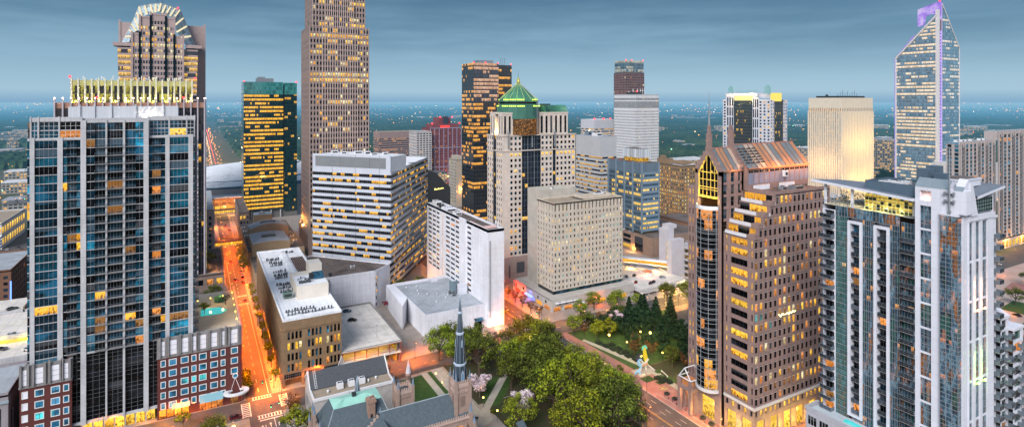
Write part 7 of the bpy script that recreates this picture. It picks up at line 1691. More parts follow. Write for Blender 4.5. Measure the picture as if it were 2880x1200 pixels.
# --- left edge: garages, brick block, grey stone building
T, W = grid_tower('white_garage', 'white framed parking garage with yellow lit levels at the left edge', 'parking garage', -200, -139.3, 600, 670, 20.5, surf('white_frame_concrete', (.58, .56, .56), .7, .12, .2), (11, 1, .86, .5, 11.5, 19.5), None, lambda c, r: L_YEL, ROOF_T, right=(10, 2, .7, .6, 1, 19.5))
ac_unit(T, -165, 630, 20.3, 8, 6, 3, WSTEEL, DSTEEL)
for i in range(11):
 b = MB(); x = -198+i*5.6;
 for k in range(4): b.tube((x, 599.6, 1+k*2.4), (x+3.6, 599.6, 3.4+k*2.4), .3, n=4)
 T.child('cross_brace', b, surf('blue_brace', (.05, .12, .28), .5, .1, 1)); b = MB(); b.box(x-.6, 599.3, 0, x+.2, 599.9, 11.4); T.child('frame_post', b, STONE_W)
point(T.o, (-160, 590, 8), 6000, (1, .8, .3), 1, T.loc)
T, W = grid_tower('old_brick_block', 'old brown brick block with blue corner light strip at the left edge', 'building', -150, -93, 418, 470, 24, surf('old_brown_brick', (.20, .10, .06), .85, .25, .4), (12, 6, .4, .5, 1, 22), None, picker(.12, .1, [L_AMB], [BLACKG, BLUEG], 1, 5), ROOF_G, right=(12, 6, .4, .5, 1, 22), fin=False)
b = MB(); b.box(-93.4, 417.5, 2, -92.8, 418.1, 18); T.child('blue_light_strip', b, glow('blue_strip', (.15, .3, 1), 2.5)); T.finish()
T, W = grid_tower('low_brick_house', 'low reddish brick building with flat roof behind old brown brick block', 'building', -92, -66, 480, 520, 9, BRICK, (6, 1, .4, .5, 1, 7), None, picker(.3, .1, [L_AMB], [BLACKG], 1, 5), ROOF_D, right=(8, 1, .4, .5, 1, 7))
T, W = grid_tower('dark_shed', 'small dark shed with gently pitched roof near the left garage ramp', 'shed', -84, -66, 372, 392, 8, surf('dark_metal_wall', (.03, .035, .04), .6, .2, .5), (3, 1, .5, .5, 1, 6), None, picker(.1, .1, [L_AMB], [BLACKG], 1, 5), ROOF_D)
def left_deck():
 T = Thing('ramped_parking_deck', 'ramped concrete parking deck with pale roof and yellow lit parapet at left edge', 'parking deck', (-72, 310, 0))
 s = T.mb('slab', DECK); s.box(-120, 281.5, 21.2, -57, 300, 22.0); s.box(-120, 300.5, 22.4, -57, 336, 23.2); s.box(-120, 337, 20.8, -70, 366, 21.6)
 p = T.mb('parapet', CONC); p.box(-120, 300, 19, -57, 300.4, 25.2); p.box(-120, 281, 0, -57.2, 281.5, 22.5); p.box(-57.2, 281, 0, -56.8, 336, 22.6); q = MB(); q.prism([(-70.6, 336.2), (-70, 336.2), (-70, 366), (-70.6, 366)], 16, 25.5); T.child('ramp_wall', q, surf('brown_ramp_wall', (.20, .15, .10), .8, .2, .4)); p.box(-120, 336.2, 16, -57, 336.8, 24.4)
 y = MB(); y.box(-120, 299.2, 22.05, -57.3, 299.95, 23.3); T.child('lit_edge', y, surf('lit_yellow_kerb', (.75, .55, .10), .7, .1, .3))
 ln = T.mb('bay_marking', surf('yellow_paint', (.6, .45, .1), .8, .2, .6))
 for i in range(9): ln.face([(-92+i*3.6, 318, 23.206), (-91.85+i*3.6, 318, 23.206), (-91.85+i*3.6, 324, 23.206), (-92+i*3.6, 324, 23.206)])
 T.finish()
 for x in (-62, -70, -78): point(T.o, (x, 298.3, 23.9), 260, (1, .72, .12), .2, T.loc)
left_deck()
T, W = grid_tower('grey_stone_office', 'grey stone office with tall glass panel, partly seen at the bottom left corner', 'building', -95, -56.6, 251, 279, 20.5, surf('grey_pink_stone', (.30, .27, .29), .75, .15, .3, joint=(3, 3, .05), streak=.3), (4, 1, .62, .84, 1, 17.5), None, lambda c, r: GREYG, ROOF_G, frame=FRG, right=(3, 1, .3, .6, 1, 17), fin=False)
b = MB(); b.box(-95.2, 250.6, 17.8, -56.4, 251.0, 18.6); b.box(-95.2, 250.6, 19.8, -60, 251, 20.4); T.child('cornice', b, surf('blue_grey_cornice', (.28, .36, .40), .5, .1, .5)); T.finish()
# ================================================================== ground, streets, kerbs, markings
def structure(name, b, m):
 o = link(name, b.build(name, m)); o['kind'] = 'structure'; return o
def gmat(name, cols, scale, rough=.9):
 m, t = new_mat(name); p = t.pos(); n = t.noise(p, scale, 5, .62); n2 = t.noise(p, scale*14, 3, .6)
 f = t.m('ADD', t.m('MULTIPLY', n, .7), t.m('MULTIPLY', n2, .3)); st = [(.28+.44*i/(len(cols)-1), c) for i, c in enumerate(cols)]
 out(t, bsdf(t, t.ramp(f, st), rough, 0, .3)); return m
ASPH = gmat('asphalt', [(.05, .045, .046), (.085, .078, .077), (.12, .11, .106)], .12)
PAVE = gmat('pavement_concrete', [(.20, .17, .15), (.28, .24, .21), (.34, .30, .27)], .2)
PAVE_R = gmat('brick_paving', [(.22, .10, .085), (.30, .14, .12), (.36, .19, .17)], .3)
GRASS = gmat('lawn_grass', [(.016, .04, .008), (.03, .07, .013), (.05, .095, .022)], .5)
MULCH = gmat('mulch_soil', [(.02, .03, .010), (.05, .036, .022), (.03, .045, .014), (.085, .06, .042)], .25)
PATHM = gmat('path_concrete', [(.26, .24, .21), (.36, .33, .29), (.42, .39, .35)], .4)
CITYG = gmat('city_ground', [(.03, .045, .02), (.10, .095, .085), (.06, .075, .03), (.17, .16, .15)], .016)
LINE = surf('road_paint', (.75, .72, .66), .7, .3, .8); YLINE = surf('yellow_road_paint', (.70, .42, .06), .7, .3, .8)
b = MB(); b.face([(-30000, -2000, -.06), (30000, -2000, -.06), (30000, 32000, -.06), (-30000, 32000, -.06)]); structure('ground', b, CITYG)
def strip(name, pts, z, m):
 b = MB(); b.face([(x, y, z) for x, y in pts]); return structure(name, b, m)
strip('avenue_road', [(16, 60), (27, 60), (27, 660), (16, 660)], 0.0, ASPH)
strip('cross_street_road', [(-150, 236), (40, 236), (160, 245), (330, 245), (330, 259), (160, 259), (40, 250.5), (-150, 250.5)], .004, ASPH)
strip('main_street_road', [(143.6, 20), (161.8, 20), (161.8, 700), (143.6, 700)], .008, ASPH)
strip('side_street_road', [(160, 112), (420, 112), (420, 128), (160, 128)], .004, ASPH)
strip('far_cross_road', [(-150, 372), (30, 372), (30, 384), (-150, 384)], .004, ASPH)
def block(name, poly, m=PAVE): b = MB(); b.prism(poly, -.05, .14, bottom=False); return structure(name, b, m)
block('left_north_pavement', [(-150, 250.5), (16.6, 250.5), (16.6, 372), (-150, 372)])
block('left_far_pavement', [(-150, 384), (15.6, 384), (15.6, 660), (-150, 660)])
block('middle_pavement', [(26.2, 251.2), (60, 252.6), (143.4, 259.5), (143.4, 690), (26.2, 690)])
block('left_south_pavement', [(-150, 60), (16.6, 60), (16.6, 236), (-150, 236)])
block('church_block_pavement', [(28.4, 60), (143.2, 60), (143.2, 243.2), (40, 236), (28.4, 236)])
block('right_north_pavement', [(161.9, 259.5), (330, 259.5), (330, 690), (161.9, 690)])
block('park_block_pavement', [(161.9, 128.5), (330, 128.5), (330, 244.6), (161.9, 244.6)], PAVE_R)
block('right_south_pavement', [(161.9, 20), (420, 20), (420, 111), (161.9, 111)])
L_ = MB(); Y_ = MB(); zl = .013
def ln(x0, y0, x1, y1, m=L_, z=zl): m.face([(x0, y0, z), (x1, y0, z), (x1, y1, z), (x0, y1, z)])
def ladder(x0, y0, x1, y1, n, horiz):
 if horiz:
  ln(x0, y0, x1, y0+.3); ln(x0, y1-.3, x1, y1)
  for i in range(n): a = x0+(x1-x0)*(i+.5)/n; ln(a-.22, y0, a+.22, y1, z=zl+.004)
 else:
  ln(x0, y0, x0+.3, y1); ln(x1-.3, y0, x1, y1)
  for i in range(n): a = y0+(y1-y0)*(i+.5)/n; ln(x0, a-.22, x1, a+.22, z=zl+.004)
ladder(18.5, 249.3, 26, 251.9, 7, True); ladder(19.5, 233.6, 28.2, 236.4, 8, True); ladder(14.5, 237.3, 17.6, 248.6, 8, False); ladder(28.4, 239.5, 31.4, 249.5, 7, False)
ln(20, 232.0, 28, 232.6)
for k in range(30): ln(21.4, 256+k*8.5, 21.6, 259.5+k*8.5) if k % 1 == 0 else None
for k in range(18): ln(21.6, 80+k*8.5, 21.8, 84+k*8.5)
ln(24.9, 253, 25.1, 372); ln(24.9, 60, 25.1, 232); ln(17.7, 395, 17.9, 470)
ladder(17, 384.6, 26, 387, 8, True); ladder(17, 369, 26, 371.6, 8, True); ladder(27, 373, 29.5, 383, 6, False)
def arrow(x, y, turn=False):
 ln(x-.12, y, x+.12, y+2.2); L_.face([(x-.5, y+2.2, zl), (x+.5, y+2.2, zl), (x, y+3.4, zl)])
arrow(20.6, 225.5); arrow(23.4, 226.2); ln(26.0, 225.8, 26.2, 228); L_.face([(26.2, 227.4, zl), (27.4, 228.2, zl), (26.2, 229, zl)])
for a in (152.5, 152.95): ln(a, 60, a+.18, 240, Y_); ln(a, 262, a+.18, 330, Y_)
for k in range(22):
 for a in (146.9, 149.7, 156.0, 158.7): ln(a, 66+k*8, a+.14, 69+k*8)
for k in range(8):
 for a in (149.2, 156.5): ln(a, 266+k*8, a+.14, 269+k*8)
ladder(146.5, 255.6, 160.6, 258.8, 11, True); ln(145, 261, 152, 261.6); ladder(144.6, 241.5, 160, 244.5, 11, True)
for k in range(24): ln(165+k*7, 251.9, 168+k*7, 252.1); ln(46+k*4.0, 244.3+k*.27, 47.6+k*4.0, 244.5+k*.27, Y_)
structure('road_marking', L_, LINE); structure('yellow_road_marking', Y_, YLINE)
# plaza kerb with pale edging along the main street
b = MB(); b.box(161.6, 60, 0, 161.95, 238, .17); b.box(164.2, 140, .14, 164.5, 176, .165); structure('main_street_kerb', b, PATHM)
def lay(name, pts, z, m, kind='structure'):
 b = MB(); b.face([(x, y, z) for x, y in pts]); o = link(name, b.build(name, m)); o['kind'] = kind; return o
lay('church_lawn', [(67, 200), (85.2, 200), (85.2, 237), (67, 235)], .15, GRASS); lay('church_path', [(85.4, 198), (88.0, 198), (88.0, 238), (85.4, 238)], .155, PATHM)
lay('lawn_strip', [(88.2, 215), (90.0, 215), (90.0, 238), (88.2, 238)], .15, GRASS); lay('church_walk', [(90.2, 192), (95.5, 192), (95.5, 239), (90.2, 239)], .155, PATHM)
lay('park_lawn', [(96.5, 203), (143, 203), (143, 241), (96.5, 240)], .15, MULCH); lay('park_lawn_south', [(99, 150), (143, 150), (143, 202.6), (99, 202.6)], .15, MULCH)
lay('green_lawn', [(97, 199), (104, 199), (120, 216), (108, 222)], .158, GRASS); lay('diagonal_path', [(95, 198), (98.2, 197), (128, 229), (125.8, 231)], .162, PATHM)
lay('oval_path', [(84, 190), (90, 187), (97, 191), (98.5, 197), (94, 200), (86, 199)], .166, PATHM)
lay('park_green', [(170, 196), (238, 196), (238, 244), (166.5, 244)], .15, GRASS); lay('park_green_edge', [(177, 165), (240, 165), (240, 195.8), (177, 195.8)], .15, MULCH)
lay('garden_path', [(167.5, 232), (169.5, 233), (178.5, 196), (176, 170), (173.5, 170), (174.6, 196)], .158, PATHM)
for i, (x, y, w, h) in enumerate(((166.6, 184.2, 5.4, 4.4), (170.2, 180.2, 3.2, 3.0), (174.4, 184, 3, 2.6), (176.6, 188, 3.4, 3), (176.4, 178.5, 3, 5))): lay('lawn_bed', [(x, y), (x+w, y), (x+w, y+h), (x, y+h)], .164, GRASS)
lay('sculpture_plaza', [(167.8, 189.2), (175.6, 189.2), (175.6, 195.6), (167.8, 195.6)], .16, PATHM)
lay('small_parking_lot', [(222, 205), (262, 205), (262, 238), (222, 238)], .16, ASPH)
bb = MB()
for i in range(8): bb.face([(226+i*3, 222, .166), (226.14+i*3, 222, .166), (226.14+i*3, 227, .166), (226+i*3, 227, .166)])
structure('small_lot_marking', bb, LINE)
# right edge: plaza gardens beyond the white tower
lay('east_plaza', [(270, 60), (560, 60), (560, 186), (270, 186)], -.02, gmat('plaza_paving', [(.30, .22, .19), (.40, .30, .26), (.46, .38, .34)], .08))
for pts, m in (([(448, 150), (474, 152), (470, 170), (446, 166)], PAVE_R), ([(405, 140), (430, 142), (428, 154), (404, 152)], GRASS), ([(380, 118), (405, 124), (402, 138), (378, 134)], GRASS), ([(300, 92), (330, 96), (328, 112), (298, 108)], GRASS), ([(430, 160), (446, 164), (440, 178), (428, 174)], GRASS), ([(340, 112), (372, 118), (370, 130), (338, 126)], PAVE_R)): lay('plaza_bed', pts, 0.0, m)
strip('east_road', [(270, 186), (700, 186), (700, 204), (270, 204)], .0, ASPH)
strip('left_yard', [(-150, 560), (-95, 560), (-60, 660), (-150, 660)], .16, ASPH)
# ================================================================== trees
LEAF = {}
def leafm(name, base, var=.35):
 m, t = new_mat(name); p = t.pos(); n = t.noise(p, .7, 3, .6)
 g = t.n('ShaderNodeNewGeometry'); r = g.outputs['Random Per Island']
 c = t.mix(n, mul(base, 1-var), mul(base, 1+var)); c = t.mix(t.m('MULTIPLY', r, .6), c, mul(base, 1.7)); oi = t.n('ShaderNodeObjectInfo').outputs['Random']; c = t.mix(t.m('MULTIPLY', oi, .55), c, (base[0]*1.2, base[1]*.75, base[2]*.7))
 d = t.n('ShaderNodeBsdfDiffuse'); t.put(d.inputs[0], c); tr = t.n('ShaderNodeBsdfTranslucent'); t.put(tr.inputs[0], mul(base, 1.3))
 mx = t.n('ShaderNodeMixShader'); mx.inputs[0].default_value = .25; t.put(mx.inputs[1], d.outputs[0]); t.put(mx.inputs[2], tr.outputs[0]); out(t, mx.outputs[0]); return m
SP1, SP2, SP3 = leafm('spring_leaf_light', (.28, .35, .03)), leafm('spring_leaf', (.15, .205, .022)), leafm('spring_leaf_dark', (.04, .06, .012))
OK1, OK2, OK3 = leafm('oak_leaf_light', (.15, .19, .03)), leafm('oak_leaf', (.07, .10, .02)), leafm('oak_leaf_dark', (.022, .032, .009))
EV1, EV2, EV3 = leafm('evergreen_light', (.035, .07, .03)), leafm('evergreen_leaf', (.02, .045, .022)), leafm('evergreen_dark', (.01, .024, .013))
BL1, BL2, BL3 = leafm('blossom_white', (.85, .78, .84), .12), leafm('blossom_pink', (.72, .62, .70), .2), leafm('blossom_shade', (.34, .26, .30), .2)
BR1 = leafm('bud_brown', (.15, .075, .03)); BARK = surf('bark', (.085, .06, .045), .9, .35, 1.5); BARK_P = surf('pale_bark', (.14, .11, .09), .9, .3, 1.5)
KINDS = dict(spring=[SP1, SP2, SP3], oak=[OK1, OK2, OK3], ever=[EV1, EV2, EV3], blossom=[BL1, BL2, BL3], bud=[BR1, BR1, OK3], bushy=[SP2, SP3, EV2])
def tree_meshes(kind, seed, H=12.0, rad=5.0, base=.30, n=2600, leaf=.5, form='round', limbs=9, twig=0):
 rr = random.Random(seed); T_ = MB(); C_ = MB(); tr = H*.026
 th = H*(base+.12); top = Vector((rr.uniform(-.3, .3), rr.uniform(-.3, .3), th)); T_.tube((0, 0, -.1), (0, 0, .5), tr*1.5, tr*1.05, 7); T_.tube((0, 0, .5), top, tr*1.05, tr*.75, 7)
 tips = []
 def limb(p, d, L, r, dep):
  q = p+d*L; T_.tube(p, q, r, r*.6, 5);
  if dep == 0: tips.append(q); return
  for _ in range(3 if dep == 1 else 2):
   nd = (d+Vector((rr.uniform(-.8, .8), rr.uniform(-.8, .8), rr.uniform(-.2, .6)))).normalized(); limb(q, nd, L*rr.uniform(.55, .8), r*.55, dep-1)
 if form != 'cone':
  for i in range(limbs):
   a = 2*math.pi*(i+rr.random()*.7)/limbs; e = rr.uniform(.45, 1.15)
   d = Vector((math.cos(a)*math.cos(e), math.sin(a)*math.cos(e), math.sin(e))); p = Vector((0, 0, th*rr.uniform(.7, 1.0))); limb(p, d, rad*rr.uniform(.38, .55), tr*.5, 2 if twig else 1)
  T_.tube(top, (top.x, top.y, H*.8), tr*.7, tr*.2, 6)
 else: T_.tube(top, (0, 0, H*.95), tr*.7, tr*.1, 6)
 if twig:
  for q in list(tips):
   for _ in range(twig):
    d = Vector((rr.uniform(-1, 1), rr.uniform(-1, 1), rr.uniform(-.1, 1))).normalized(); T_.tube(q, q+d*rad*rr.uniform(.12, .28), .05, .02, 3)
 blobs = []; zc = H*(base+(1-base)*.5); zr = H*(1-base)*.5
 if form == 'round':
  for i in range(20):
   a = rr.random()*6.283; u = rr.uniform(-.85, 1); k = math.sqrt(max(.05, 1-u*u))*rr.uniform(.55, 1)
   blobs.append((rad*.84*k*math.cos(a), rad*.84*k*math.sin(a), zc+zr*.85*u, rad*rr.uniform(.12, .30)))
  for q in tips: blobs.append((q.x, q.y, q.z+.3, rad*rr.uniform(.12, .24)))
 elif form == 'cone':
  for i in range(34):
   u = (i+.5)/34; a = i*2.4; k = (1-u)**.8*rad*.72; blobs.append((k*math.cos(a), k*math.sin(a), H*(base*.4+(1-base*.4)*u*.96), max(.5, rad*.42*(1-u*.75))))
 elif form == 'vase':
  for i in range(22):
   a = rr.random()*6.283; u = rr.random(); k = rad*(.25+.6*u)*rr.uniform(.6, 1); blobs.append((k*math.cos(a), k*math.sin(a), H*(base+(1-base)*(.15+.75*u)), rad*rr.uniform(.2, .32)))
 tot = sum(q[3]**2 for q in blobs)
 for (x, y, z, r) in blobs:
  for _ in range(int(n*r*r/tot)):
   d = Vector((rr.gauss(0, 1), rr.gauss(0, 1), rr.gauss(0, 1))).normalized(); k = r*rr.uniform(.55, 1.08)
   p = Vector((x, y, z))+Vector((d.x*k, d.y*k, d.z*k*.8)); nn = (d+Vector((rr.uniform(-.9, .9), rr.uniform(-.9, .9), rr.uniform(-.4, 1.0)))).normalized()
   t1 = nn.cross(Vector((rr.random()-.5, rr.random()-.5, rr.random()-.5))).normalized(); t2 = nn.cross(t1); s = leaf*rr.uniform(.6, 1.25)
   h = (d.z*.5+.5)*.6+rr.random()*.55  # tops get lighter leaves, undersides darker: light painted into the crown
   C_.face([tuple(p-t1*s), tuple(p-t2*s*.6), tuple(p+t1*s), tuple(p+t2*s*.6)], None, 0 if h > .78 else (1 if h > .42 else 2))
 return T_, C_
TREES = {}
def tree_proto(key, kind, **kw):
 bark = BARK_P if kind in ('blossom',) else BARK
 vs = []
 for s in range(kw.pop('variants', 3)):
  T_, C_ = tree_meshes(kind, s*17+len(TREES)*101+3, **kw); t_ = T_.build('trunk', bark)
  me = bpy.data.meshes.new('crown'); me.from_pydata(C_.v, [], C_.f)
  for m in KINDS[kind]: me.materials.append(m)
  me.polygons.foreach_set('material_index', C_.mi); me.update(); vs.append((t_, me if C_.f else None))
 TREES[key] = vs
tree_proto('spring', 'spring', H=13, rad=5.8, n=1900, leaf=.36, twig=2); tree_proto('oak', 'oak', H=18, rad=9.0, n=2900, leaf=.40, twig=4, base=.26, limbs=11); tree_proto('leafy', 'spring', H=17.5, rad=8.8, n=2800, leaf=.39, twig=4, base=.25, limbs=11)
tree_proto('conifer', 'ever', H=12, rad=3.4, n=2600, leaf=.42, base=.1, form='cone'); tree_proto('dark', 'ever', H=6, rad=3.2, n=1600, leaf=.36, base=.12, limbs=6)
tree_proto('blossom', 'blossom', H=7.5, rad=4.6, n=2200, leaf=.26, base=.25, limbs=8, form='vase', twig=2); tree_proto('bare', 'bud', H=10, rad=4.4, n=260, leaf=.12, base=.22, limbs=11, form='vase', twig=5)
tree_proto('bud', 'bud', H=9, rad=4.2, n=800, leaf=.28, base=.25, limbs=9, form='vase', twig=3); tree_proto('street', 'spring', H=7.5, rad=2.9, n=1000, leaf=.34, variants=2); tree_proto('bush', 'bushy', H=1.6, rad=1.1, n=320, leaf=.2, base=.05, limbs=3, variants=2)
rt = random.Random(12)
def tree(key, x, y, s, label, group=None, name='tree', z=.14, var=None, cat='tree'):
 v = TREES[key]; t_, c_ = v[var % len(v) if var is not None else rt.randrange(len(v))]
 o = bpy.data.objects.new(name, None); col.objects.link(o); o.location = (x, y, z); o.rotation_euler = (0, 0, rt.random()*6.28); sz = s*rt.uniform(.95, 1.05); o.scale = (s, s, sz)
 o['label'] = label; o['category'] = cat
 if group: o['group'] = group
 link('trunk', t_, o);
 if c_: link('crown', c_, o)
 return o
PT = 'trees of the downtown park and church grounds'
for k, x, y, s, l in (
 ('leafy', 97, 246, .95, 'tall open green tree on the church lawn, in front of low hotel wing'), ('oak', 105, 250, .9, 'olive green tree directly behind the church steeple'), ('oak', 113, 243, .85, 'dark olive tree right of the steeple in front of the white hotel'),
 ('bare', 124, 244.5, 1.05, 'bare branched tree before blank pinkish end wall of white hotel'), ('leafy', 119, 215, 1.0, 'broad bright green tree over the diagonal park path, above pink blossom tree'), ('leafy', 128, 221, .85, 'bright green tree holding the glowing park lamp'),
 ('leafy', 143, 231, .95, 'tall green tree at street corner in front of the beige precast office'), ('oak', 140, 222, .95, 'dark olive tree behind the glowing park lamp'), ('leafy', 120, 185, 1.05, 'big dark green tree beside white cherry at bottom centre'),
 ('oak', 126, 196, 1.0, 'dark olive tree in the middle of the park clump'), ('leafy', 138, 198, 1.0, 'bright green tree beside main street opposite the park path'), ('leafy', 136, 178, 1.15, 'largest bright green tree along main street near painted sculpture'),
 ('oak', 123, 168, 1.1, 'dark tree cut by bottom edge of picture, in park clump'), ('oak', 132, 163, 1.05, 'olive tree at bottom edge beside the bare street tree'), ('leafy', 113, 167, .8, 'green tree at bottom edge, right of slate roof corner'),
 ('bud', 140.5, 210, 1.1, 'reddish budding tree between the two bright green trees'), ('bare', 142, 160, 1.0, 'bare dark tree reaching over main street at bottom'), ('bud', 110, 228, 1.0, 'small brownish budding tree behind the pink blossom tree'),
 ('blossom', 99.5, 208, 1.15, 'pink blossoming cherry tree just right of the steeple'), ('blossom', 107.5, 187, 1.2, 'white blossoming cherry tree at the bottom beside bare soil'), ('blossom', 194, 238, 1.05, 'white blossoming tree among the dark evergreens'),
 ('spring', 184, 256.5, .8, 'light green street tree left of the bushy green tree, before beige podium'), ('leafy', 198, 262.5, .62, 'bushy green tree right in front of beige podium'), ('leafy', 213, 260, .60, 'light green tree at right end of the beige podium wall'),
 ('spring', 206, 257, .72, 'olive street tree between two green podium trees'), ('oak', 244, 252, .68, 'round dark green tree in front of rooftop parking lot'), ('leafy', 253, 243, .85, 'green tree beside the granite tower edge, before rooftop lot'),
 ('spring', 248, 258, .75, 'yellow lit tree glowing under a street lamp by the lot'), ('spring', 222, 254, .65, 'small green tree left of round dark tree by the lot'), ('leafy', 270, 252, .8, 'green tree half hidden behind the pink granite tower'),
 ('bud', 291, 262, .8, 'small budding tree lit orange in front of garage'), ('bud', 184, 200, .9, 'dark reddish tree among lamps right of painted sculpture'), ('bud', 190, 184, .9, 'dark reddish tree beside the granite tower porch'), ('bud', 178.5, 206, .8, 'reddish tree behind painted sculpture'),
 ('oak', 4, 222, .62, 'dark round tree at the avenue corner below brick podium'), ('spring', -1, 219, .7, 'yellow green tree left of dark round corner tree'), ('leafy', -42, 232, .75, 'yellow green tree at bottom left in front of narrow brick podium'), ('spring', -53, 232, .6, 'small green tree at the bottom left corner edge'),
 ('bud', 12.5, 214, .7, 'low brownish tree beside the glowing corner lamp'), ('spring', -5, 240, .5, 'small thin tree in front of cream shop awning'), ('bud', 31.5, 229, .9, 'brownish budding tree at corner of church hall'), ('spring', 30.5, 212, 1.0, 'olive tree left of the church beside avenue'), ('bud', 69.5, 240, .85, 'orange lit budding tree beside end of the church hall roof'),
 ('spring', 2, 277, .42, 'dark shrubby tree on pool deck beside pool'), ('bare', 10.5, 285, .6, 'bare tree on the pool deck edge'), ('bare', 9, 266, .45, 'small bare tree in front of the pool'), ('oak', 4, 330, .55, 'dark tree on garden roof behind the pool deck'), ('bud', 8, 318, .7, 'brown budding tree on the garden roof'), ('oak', 7, 345, .5, 'dark tree at far end of the garden roof'), ('oak', 5, 405, .6, 'big dark tree on the pale edged garden roof'), ('bud', 8, 420, .7, 'brown tree behind the big dark tree on garden roof')):
 z = .14
 if 'pool deck' in l and x > 0 and y < 300 or 'beside pool' in l: z = 28.6
 if 'garden roof' in l: z = 12.8 if y < 370 else 14.8
 tree(k, x, y, s, l, PT if x > 60 else None, dict(conifer='conifer', blossom='cherry_tree', bare='bare_tree').get(k, 'tree'), z)
for x, y, s in ((101, 234, .8), (108, 236, .8), (106, 222, .95), (114, 208, .75), (101, 178, .7), (140, 240, .75), (133, 209, .85), (121, 178, 1.1), (118, 196, .95), (139, 188, .9), (128, 156, 1.1), (117, 160, 1.0), (139, 170, .9), (131, 233, .8), (124, 204, .95)): tree('leafy' if int(x+y) % 2 else 'oak', x, y, s*1.15, 'green tree inside the dense park clump between church and main street', 'trees in the dense park clump')
for i, (x, y, s) in enumerate(((208, 244, 1.0), (213, 240, 1.1), (218, 243, 1.05), (222, 238, 1.0), (226, 231, 1.1), (222, 226, .95), (204, 240, .85), (217, 232, .9))):
 tree('conifer', x, y, s, 'dark pointed conifer in the dense row at the top of the park', 'dark conifers at the park edge', 'conifer')
for i, (x, y, s) in enumerate(((185.5, 238, 1.0), (190, 233, 1.05), (199.5, 236, 1.05), (203, 231, 1.1), (189.5, 226, .95), (197.5, 225, 1.0), (210, 229, 1.1), (206, 222, 1.0), (211.5, 219, 1.1), (203.5, 214, 1.0), (198, 207, 1.0), (209, 209, 1.05), (214, 212, 1.1), (181, 241, .9), (206, 202, 1.0), (212, 203, 1.0), (187, 219, .8), (196, 243, 1.0), (182, 210, .9), (189, 207, 1), (192, 199, .9), (202, 196, 1.1), (196, 190, 1), (207, 194, 1.2), (215, 200, 1.2), (216, 207, 1.1), (191, 192, .8), (200, 182, 1.1), (190, 176, 1), (184, 234, 1), (193, 241.5, .9), (206, 236, 1.2))):
 tree('dark', x, y, s*1.3, 'round dark evergreen in the park between lamps and conifers', 'round evergreens in the park', 'evergreen_tree')
for i in range(10): tree('street', 28.6, 262+i*14.5, .75+.05*(i % 3), 'thin street tree on pavement beside tan brick office', 'street trees along the tan office')
for i in range(7): tree('spring', 27.6, 440+i*9, .62, 'dark leafy street tree along the low arts building', 'street trees by the low arts building')
for i in range(3): tree('street', 18.0 - .6, 256+i*5.5, .8, 'small street tree beside brick podium entrance', 'street trees by the podium entrance')
for i in range(6): tree('bud', 164.5, 268+i*9, .75, 'small budding street tree along the lit shops', 'street trees along the lit shops')
for i in range(3): tree('spring', 145.6, 276+i*14, .55, 'small street tree beside the white hotel end wall', 'street trees beside the white hotel')
for i, (x, y) in enumerate(((-100, 530), (-92, 545), (-84, 538), (-108, 552), (-76, 500), (-96, 398), (-80, 404))): tree('oak' if i % 2 else 'bud', x, y, .6, 'amber lit tree among low brick buildings at the left edge', 'trees at the left edge')
for x, y, s in ((164.5, 198, 1), (164.8, 200, 1), (67.8, 214, 1.5), (69.5, 212.5, 1.2), (98.6, 194.5, 1), (71.5, 208, 1.4)): tree('bush', x, y, s, 'low green shrub on the church and park ground', 'low green shrubs', 'shrub', cat='shrub')
HG = surf('hedge_leaf', (.014, .028, .012), .95, .5, 2.5)
def hedge(x, y, w, d):
 T = Thing('hedge', 'clipped dark hedge block beside the garden path', 'hedge', (x+w/2, y+d/2, .15), 'clipped hedge blocks by the garden path'); b = T.mb('foliage', HG); r2 = random.Random(int(x*10+y)); b.box(x, y, .15, x+w, y+d, .95)
 for _ in range(130):
  px, py, pz = x+r2.random()*w, y+r2.random()*d, .9+r2.random()*.25
  if r2.random() < .5: px = x+(0 if r2.random() < .5 else w); pz = .2+r2.random()*.9
  s = .22; b.face([(px-s, py, pz), (px, py-s*.7, pz+r2.uniform(-.15, .2)), (px+s, py, pz), (px, py+s*.7, pz+r2.uniform(-.1, .2))])
 T.finish()
for i in range(6): hedge(171.8-i*.15+i*.9, 224-i*4.6, 2.2, 3.0)
for i in range(5): hedge(176.2+i*.25, 219-i*4.8, 2.0, 2.8)
for (x, y) in ((172.0, 183.6), (171.6, 180.4), (174.0, 178.4), (173.8, 181.2)): hedge(x, y, 2.2, 2.0)
fl = MB(); r2 = random.Random(9)
T = Thing('flower_bed', 'bed of yellow and pale flowers beside the brick plaza', 'flower bed', (169.5, 177, .15));
for i in range(260):
 x, y = 167.6+r2.random()*3.6, 175.8+r2.random()*2.6; s = .14; fl.face([(x-s, y, .3), (x, y-s, .34), (x+s, y, .3), (x, y+s, .36)], None, r2.randrange(3))
T.child('flowers', fl, [surf('yellow_flower', (.6, .42, .04), .8, .2, 2), surf('pale_flower', (.6, .55, .4), .8, .2, 2), HG]); T.finish()
